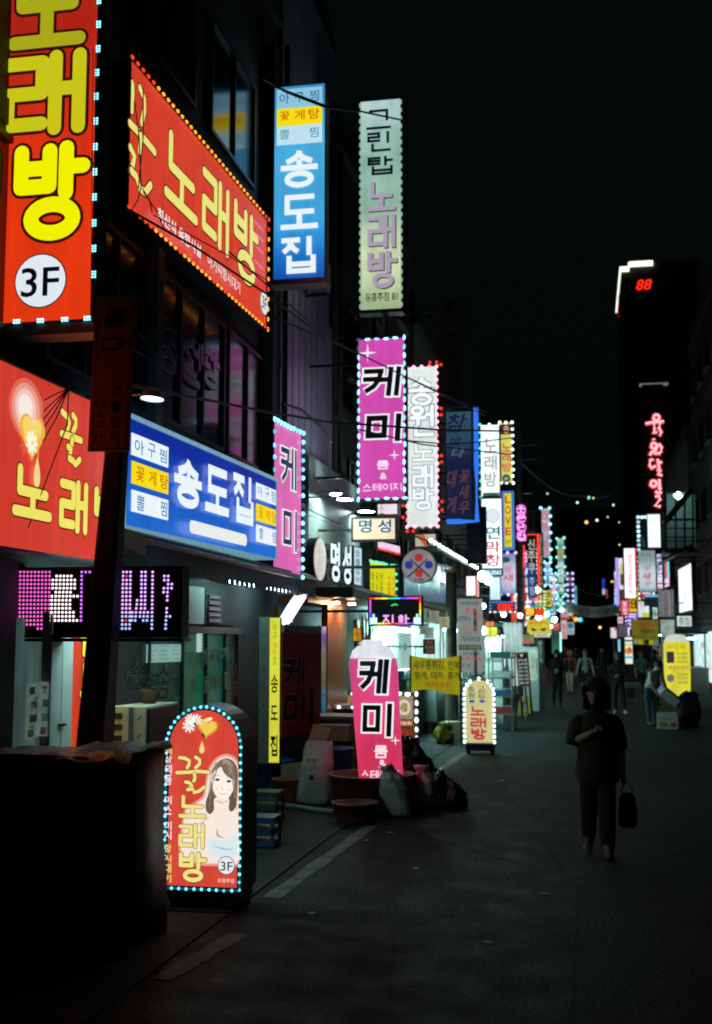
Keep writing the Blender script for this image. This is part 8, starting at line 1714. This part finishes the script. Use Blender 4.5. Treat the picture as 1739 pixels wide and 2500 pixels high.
# woman walking towards the camera in the dark, looking to the shops
H = 1.57
w1_, jj, _ = person('woman in a loose dark jacket walking with one arm across her chest', ground(1462, 2088), H, R(2), dict(shL=(.098, 0, .795), shR=(-.098, 0, .795), elR=(-.135, -.03, .655), wrR=(-.035, -.115, .715), haR=(-.005, -.12, .735), elL=(.138, .03, .63), wrL=(.150, -.005, .485), haL=(.152, -.02, .45), **{**WALK, 'knL': (.05, -.085, .285), 'anL': (.05, -.10, .05), 'toL': (.055, -.19, .03), 'knR': (-.05, .02, .285), 'anR': (-.052, .15, .085), 'toR': (-.058, .075, .022)}), dict(skin=M['skin'], top=BRN, legs=BLK, shoe=pmat('tan_shoe', (.12, .09, .075), .5), long=False), hair=(HK, .10, 1.38), gaze=R(-56), rads=dict(che=(.105, .075), spi=(.10, .075), pel=(.105, .085), sh=(.050, .05), el=(.038, .038), hi=(.075, .072), kn=(.058, .058), an=(.046, .046)))
shell(w1_, 'jacket', BRN, [(0, .0, .84 * H, .05 * H, .05 * H), (0, .005, .822 * H, .085 * H, .065 * H), (0, 0, .785 * H, .112 * H, .085 * H), (0, 0, .70 * H, .122 * H, .096 * H), (.004 * H, 0, .58 * H, .122 * H, .10 * H), (.006 * H, 0, .47 * H, .128 * H, .104 * H), (.006 * H, 0, .425 * H, .120 * H, .098 * H)], amp=.16, seed=2)
for sg, mid in (('L', .7), ('R', .75)):
    a, b = Vector(jj['sh' + sg]) * H, Vector(jj['el' + sg]) * H; mb = MB(); mb.tube([a.lerp(b, -.12), a.lerp(b, .05), a.lerp(b, .3), a.lerp(b, .7), b + (b - a) * .08], [.02 * H, .044 * H, .056 * H, .052 * H, .046 * H], 14, cap=False); mb.build('sleeve', BRN, w1_, True)
hp = Vector(jj['haL']) * H; bag = thing('shopping_bag', 'dark shopping bag hanging from the walking woman hand', 'bag', w1_.location + Matrix.Rotation(R(2), 3, 'Z') @ Vector((hp.x + .03, hp.y, 0)))
mb = MB(); n = 18; mb.rings([[(q * .10 * math.copysign(abs(math.cos(2 * math.pi * k / n)) ** .6, math.cos(2 * math.pi * k / n)), q * .06 * math.sin(2 * math.pi * k / n), z) for k in range(n)] for q, z in ((.6, .26), (.85, .29), (.9, .4), (.75, .52), (.5, .58))]); mb.build('bag_body', BRN, bag, True)
mb = MB(); mb.tube([(-.06, 0, .59), (-.02, 0, hp.z - .05), (.02, 0, hp.z - .05), (.06, 0, .59)], .006, 5); mb.build('handle', M['bagk'], bag)
# people further on
HOLD = dict(elL=(.125, -.03, .64), wrL=(.04, -.13, .615), haL=(.012, -.145, .62), elR=(-.125, -.03, .64), wrR=(-.045, -.13, .60), haR=(-.02, -.15, .61))
nod = dict(hd0=(0, -.028, .88), hd1=(0, -.046, .935), hd2=(0, -.05, .965))
p1_, jj, h1 = person('man in a long dark coat looking down at his hands', ground(1361, 1724), 1.74, R(4), {**HOLD, **nod}, dict(skin=M['skin'], top=BLK, legs=BLK, shoe=KSH), hair=(HK, 0, 1.05))
shell(p1_, 'coat', BLK, [(0, .0, .84 * h1, .05 * h1, .045 * h1), (0, .0, .81 * h1, .115 * h1, .07 * h1), (0, 0, .7 * h1, .118 * h1, .08 * h1), (0, 0, .55 * h1, .11 * h1, .082 * h1), (0, 0, .42 * h1, .118 * h1, .088 * h1)], seed=5)
tg = thing('mobile_phone', 'small pale phone in the hands of the dark coated man', 'phone', p1_.location + Vector((0, -.26, .615 * h1 + .02))); mb = MB(); mb.box(-.035, .035, -.005, .005, -.06, .06); mb.build('phone_body', WSH, tg)
person('blond woman in a red top, dark jacket and beige trousers', ground(1392, 1694), 1.66, R(-10), dict(**{k: v for k, v in WALK.items()}), dict(skin=M['skin'], top=REDC, legs=BEI, shoe=KSH), hair=(HB, .06, 1.12))
o = [x for x in bpy.data.objects if x.get('label') == 'blond woman in a red top, dark jacket and beige trousers'][0]; hh = 1.66
for sg in (-1, 1):
    mb = MB(); mb.rings([[(sg * (.062 + .062 * math.cos(a)) * hh, (.003 + .085 * math.sin(a)) * hh, z * hh) for a in [2 * math.pi * k / 14 for k in range(14)]] for z in (.50, .6, .7, .79)], cap=False); mb.build('jacket_side', DBL, o, True)
p3_, jj, h3 = person('man in a grey shirt and dark shorts with backpack straps', ground(1430, 1700), 1.72, R(6), dict(elL=(.15, .0, .64), wrL=(.175, -.05, .50), haL=(.18, -.06, .465), elR=(-.15, .0, .64), wrR=(-.175, -.05, .51), haR=(-.18, -.06, .475), **WALK), dict(skin=M['skin'], top=GRY, legs=DBL, shoe=KSH, shorts=True), hair=(HK, 0, 1.03), rads=dict(spi=(.086, .07), pel=(.095, .075)))
for sg in (-1, 1): mb = MB(); mb.tube([(sg * .062 * h3, .05 * h3, .80 * h3), (sg * .065 * h3, -.01 * h3, .825 * h3), (sg * .068 * h3, -.068 * h3, .76 * h3), (sg * .07 * h3, -.066 * h3, .66 * h3), (sg * .085 * h3, .03 * h3, .6 * h3)], .02, 6); mb.build('backpack_strap', BLK, p3_, True)
bp_ = thing('backpack', 'black backpack worn by the grey shirted man', 'backpack', p3_.location + Vector((0, .19, 0))); mb = MB(); n = 16; mb.rings([[(q * .15 * math.copysign(abs(math.cos(2 * math.pi * k / n)) ** .6, math.cos(2 * math.pi * k / n)), q * .08 * math.sin(2 * math.pi * k / n), z) for k in range(n)] for q, z in ((.8, .98), (1, 1.02), (1.0, 1.3), (.7, 1.42))]); mb.build('pack_body', BLK, bp_, True)
person('grey haired person in dark clothes and white trainers with hands together', ground(1512, 1742), 1.70, R(-6), {**HOLD, **nod, 'knL': (.07, -.012, .28), 'anL': (.095, .0, .045), 'toL': (.12, -.085, .02)}, dict(skin=M['skin'], top=BLK, legs=BLK, shoe=WSH), hair=(HG, 0, 1.06), rads=dict(spi=(.092, .075), pel=(.095, .08), che=(.105, .075)))
person('man in a black shirt standing with his back to the street', ground(1600, 1722), 1.72, R(160), dict(elL=(.15, -.05, .66), wrL=(.10, -.13, .56), haL=(.09, -.15, .535)), dict(skin=M['skin'], top=BLK, legs=DBL, shoe=KSH, long=False), hair=(HK, 0, 1.03), rads=dict(che=(.108, .075), spi=(.095, .07)))
p6_, jj, h6 = person('man in a white shirt and jeans bending over an open foam box', ground(1594, 1772), 1.68, R(40), dict(pel=(0, .06, .50), spi=(0, .02, .60), che=(0, -.055, .70), nec=(0, -.10, .785), hd0=(0, -.125, .81), hd1=(0, -.16, .845), hd2=(0, -.175, .865), shL=(.10, -.07, .75), elL=(.125, -.12, .59), wrL=(.10, -.20, .47), haL=(.095, -.225, .445), shR=(-.10, -.07, .75), elR=(-.125, -.12, .59), wrR=(-.10, -.20, .47), haR=(-.095, -.225, .445), hiL=(.052, .06, .48), hiR=(-.052, .06, .48), knL=(.056, .02, .27), knR=(-.056, .02, .27)), dict(skin=M['skin'], top=WHC, legs=JEAN, shoe=KSH, long=False), hair=(HK, 0, 1.03), rads=dict(che=(.105, .08), spi=(.098, .078)))
c_ = at_y(1610, 1703, 27.2)
c_ = p6_.location + Matrix.Rotation(R(40), 3, 'Z') @ Vector((0, -.46, .60)); fbx = thing('open_foam_box', 'white foam box tilted open in the bending man hands', 'box', c_)
mb = MB(); mb.box(-.24, .24, -.17, .17, 0, .03); [mb.box(*q) for q in ((-.24, -.21, -.17, .17, .03, .2), (.21, .24, -.17, .17, .03, .2), (-.21, .21, -.17, -.14, .03, .2), (-.21, .21, .14, .17, .03, .2))]; o = mb.build('box_body', M['foam'], fbx); o.rotation_euler = (R(22), R(38), R(20)); o.location = (0, 0, .06)
cb_ = thing('fruit_carton', 'white carton printed with red and orange fruit on the road', 'box', ground(1630, 1780), R(-6)); mb = MB(); mb.box(-.24, .24, 0, .34, 0, .36); mb.build('carton_body', pmat('white_carton', (.5, .52, .5), .7, 0, .1, 5), cb_, bevel=.006)
for x, c2 in ((-.08, (.45, .16, .03)), (.14, (.45, .03, .04))): mb = MB(); mb.prism([(x + .085 * math.cos(q) * (1.2 if x < 0 else .85), -.002, .10 + .065 * math.sin(q)) for q in [math.pi * k / 8 for k in range(16)]], (0, -.004, 0)); mb.build('fruit_print', pmat('fruit_ink_%d' % (x < 0), c2, .6, 0, .3, 30), cb_)
mb = MB(); mb.box(-.17, .17, -.006, -.002, .22, .25); mb.build('printed_band', pmat('pale_blue_ink', (.2, .3, .35), .6), cb_)
bp2 = thing('dark_figure_stand_in', 'dark covered heap of goods beside the fruit carton', 'heap', ground(1676, 1774)); mb = MB(); n = 24  # plain covered shape in place of a crouching figure in dark clothes
mb.rings([[(.27 * q * math.copysign(abs(math.cos(2 * math.pi * j / n)) ** .6, math.cos(2 * math.pi * j / n)) * (1 + .25 * noise.noise((j * .5, z * 3, 7))) + .12 * z, .4 * q * math.sin(2 * math.pi * j / n) * (1 + .2 * noise.noise((j * .4, z * 2, 17))), z + .10 * noise.noise((j * .7, z, 3))) for j in range(n)] for q, z in ((1, .02), (1.1, .2), (1.15, .4), (.95, .58), (.7, .72), (.4, .8))]); mb.build('cover', pmat('matt_black_cover', (.01, .01, .011), .85, 0, .3, 5, .4, 20), bp2, True)
gl_ = thing('white_bag_roll', 'rolled white plastic bag lying against the dark heap', 'bag', ground(1660, 1768)); mb = MB(); mb.tube([(-.35, -.6, .2), (-.1, -.62, .14), (.15, -.62, .1), (.3, -.6, .16)], [.04, .07, .06, .02], 10); mb.build('bag_body', M['foam'], gl_, True)
person('person in a cyan top by the food standee', ground(1566, 1700), 1.66, R(30), dict(), dict(skin=M['skin'], top=CYC, legs=BLK, shoe=KSH, long=False), hair=(HK, .04, 1.08))
person('dark figure walking away beside the green light column', ground(1382, 1655), 1.74, R(180), WALK, dict(skin=M['skin'], top=BLK, legs=BLK, shoe=KSH), hair=(HK, 0, 1.05))
person('dark figure with a cap near the street end', ground(1408, 1650), 1.70, R(175), dict(), dict(skin=M['skin'], top=DBL, legs=BLK, shoe=KSH), hair=(HK, 0, 1.08))
person('faint dark walker in the middle of the far street', ground(1472, 1668), 1.72, R(5), WALK, dict(skin=M['skin'], top=BLK, legs=BLK, shoe=WSH), hair=(HK, 0, 1.04))
bk = thing('blue_stool', 'grey topped blue stool by the food standee', 'stool', ground(1546, 1712)); mb = MB(); mb.box(-.25, .25, -.15, .15, .45, .62); mb.build('seat', pmat('grey_foam', (.25, .27, .26), .6), bk)
for x in (-.2, .2):
    for y in (-.11, .11): mb = MB(); mb.bar((x, y, .45), (x * 1.15, y * 1.2, 0), .04); mb.build('leg', M['blue'], bk)
bpy.data.scenes.remove(WORK)
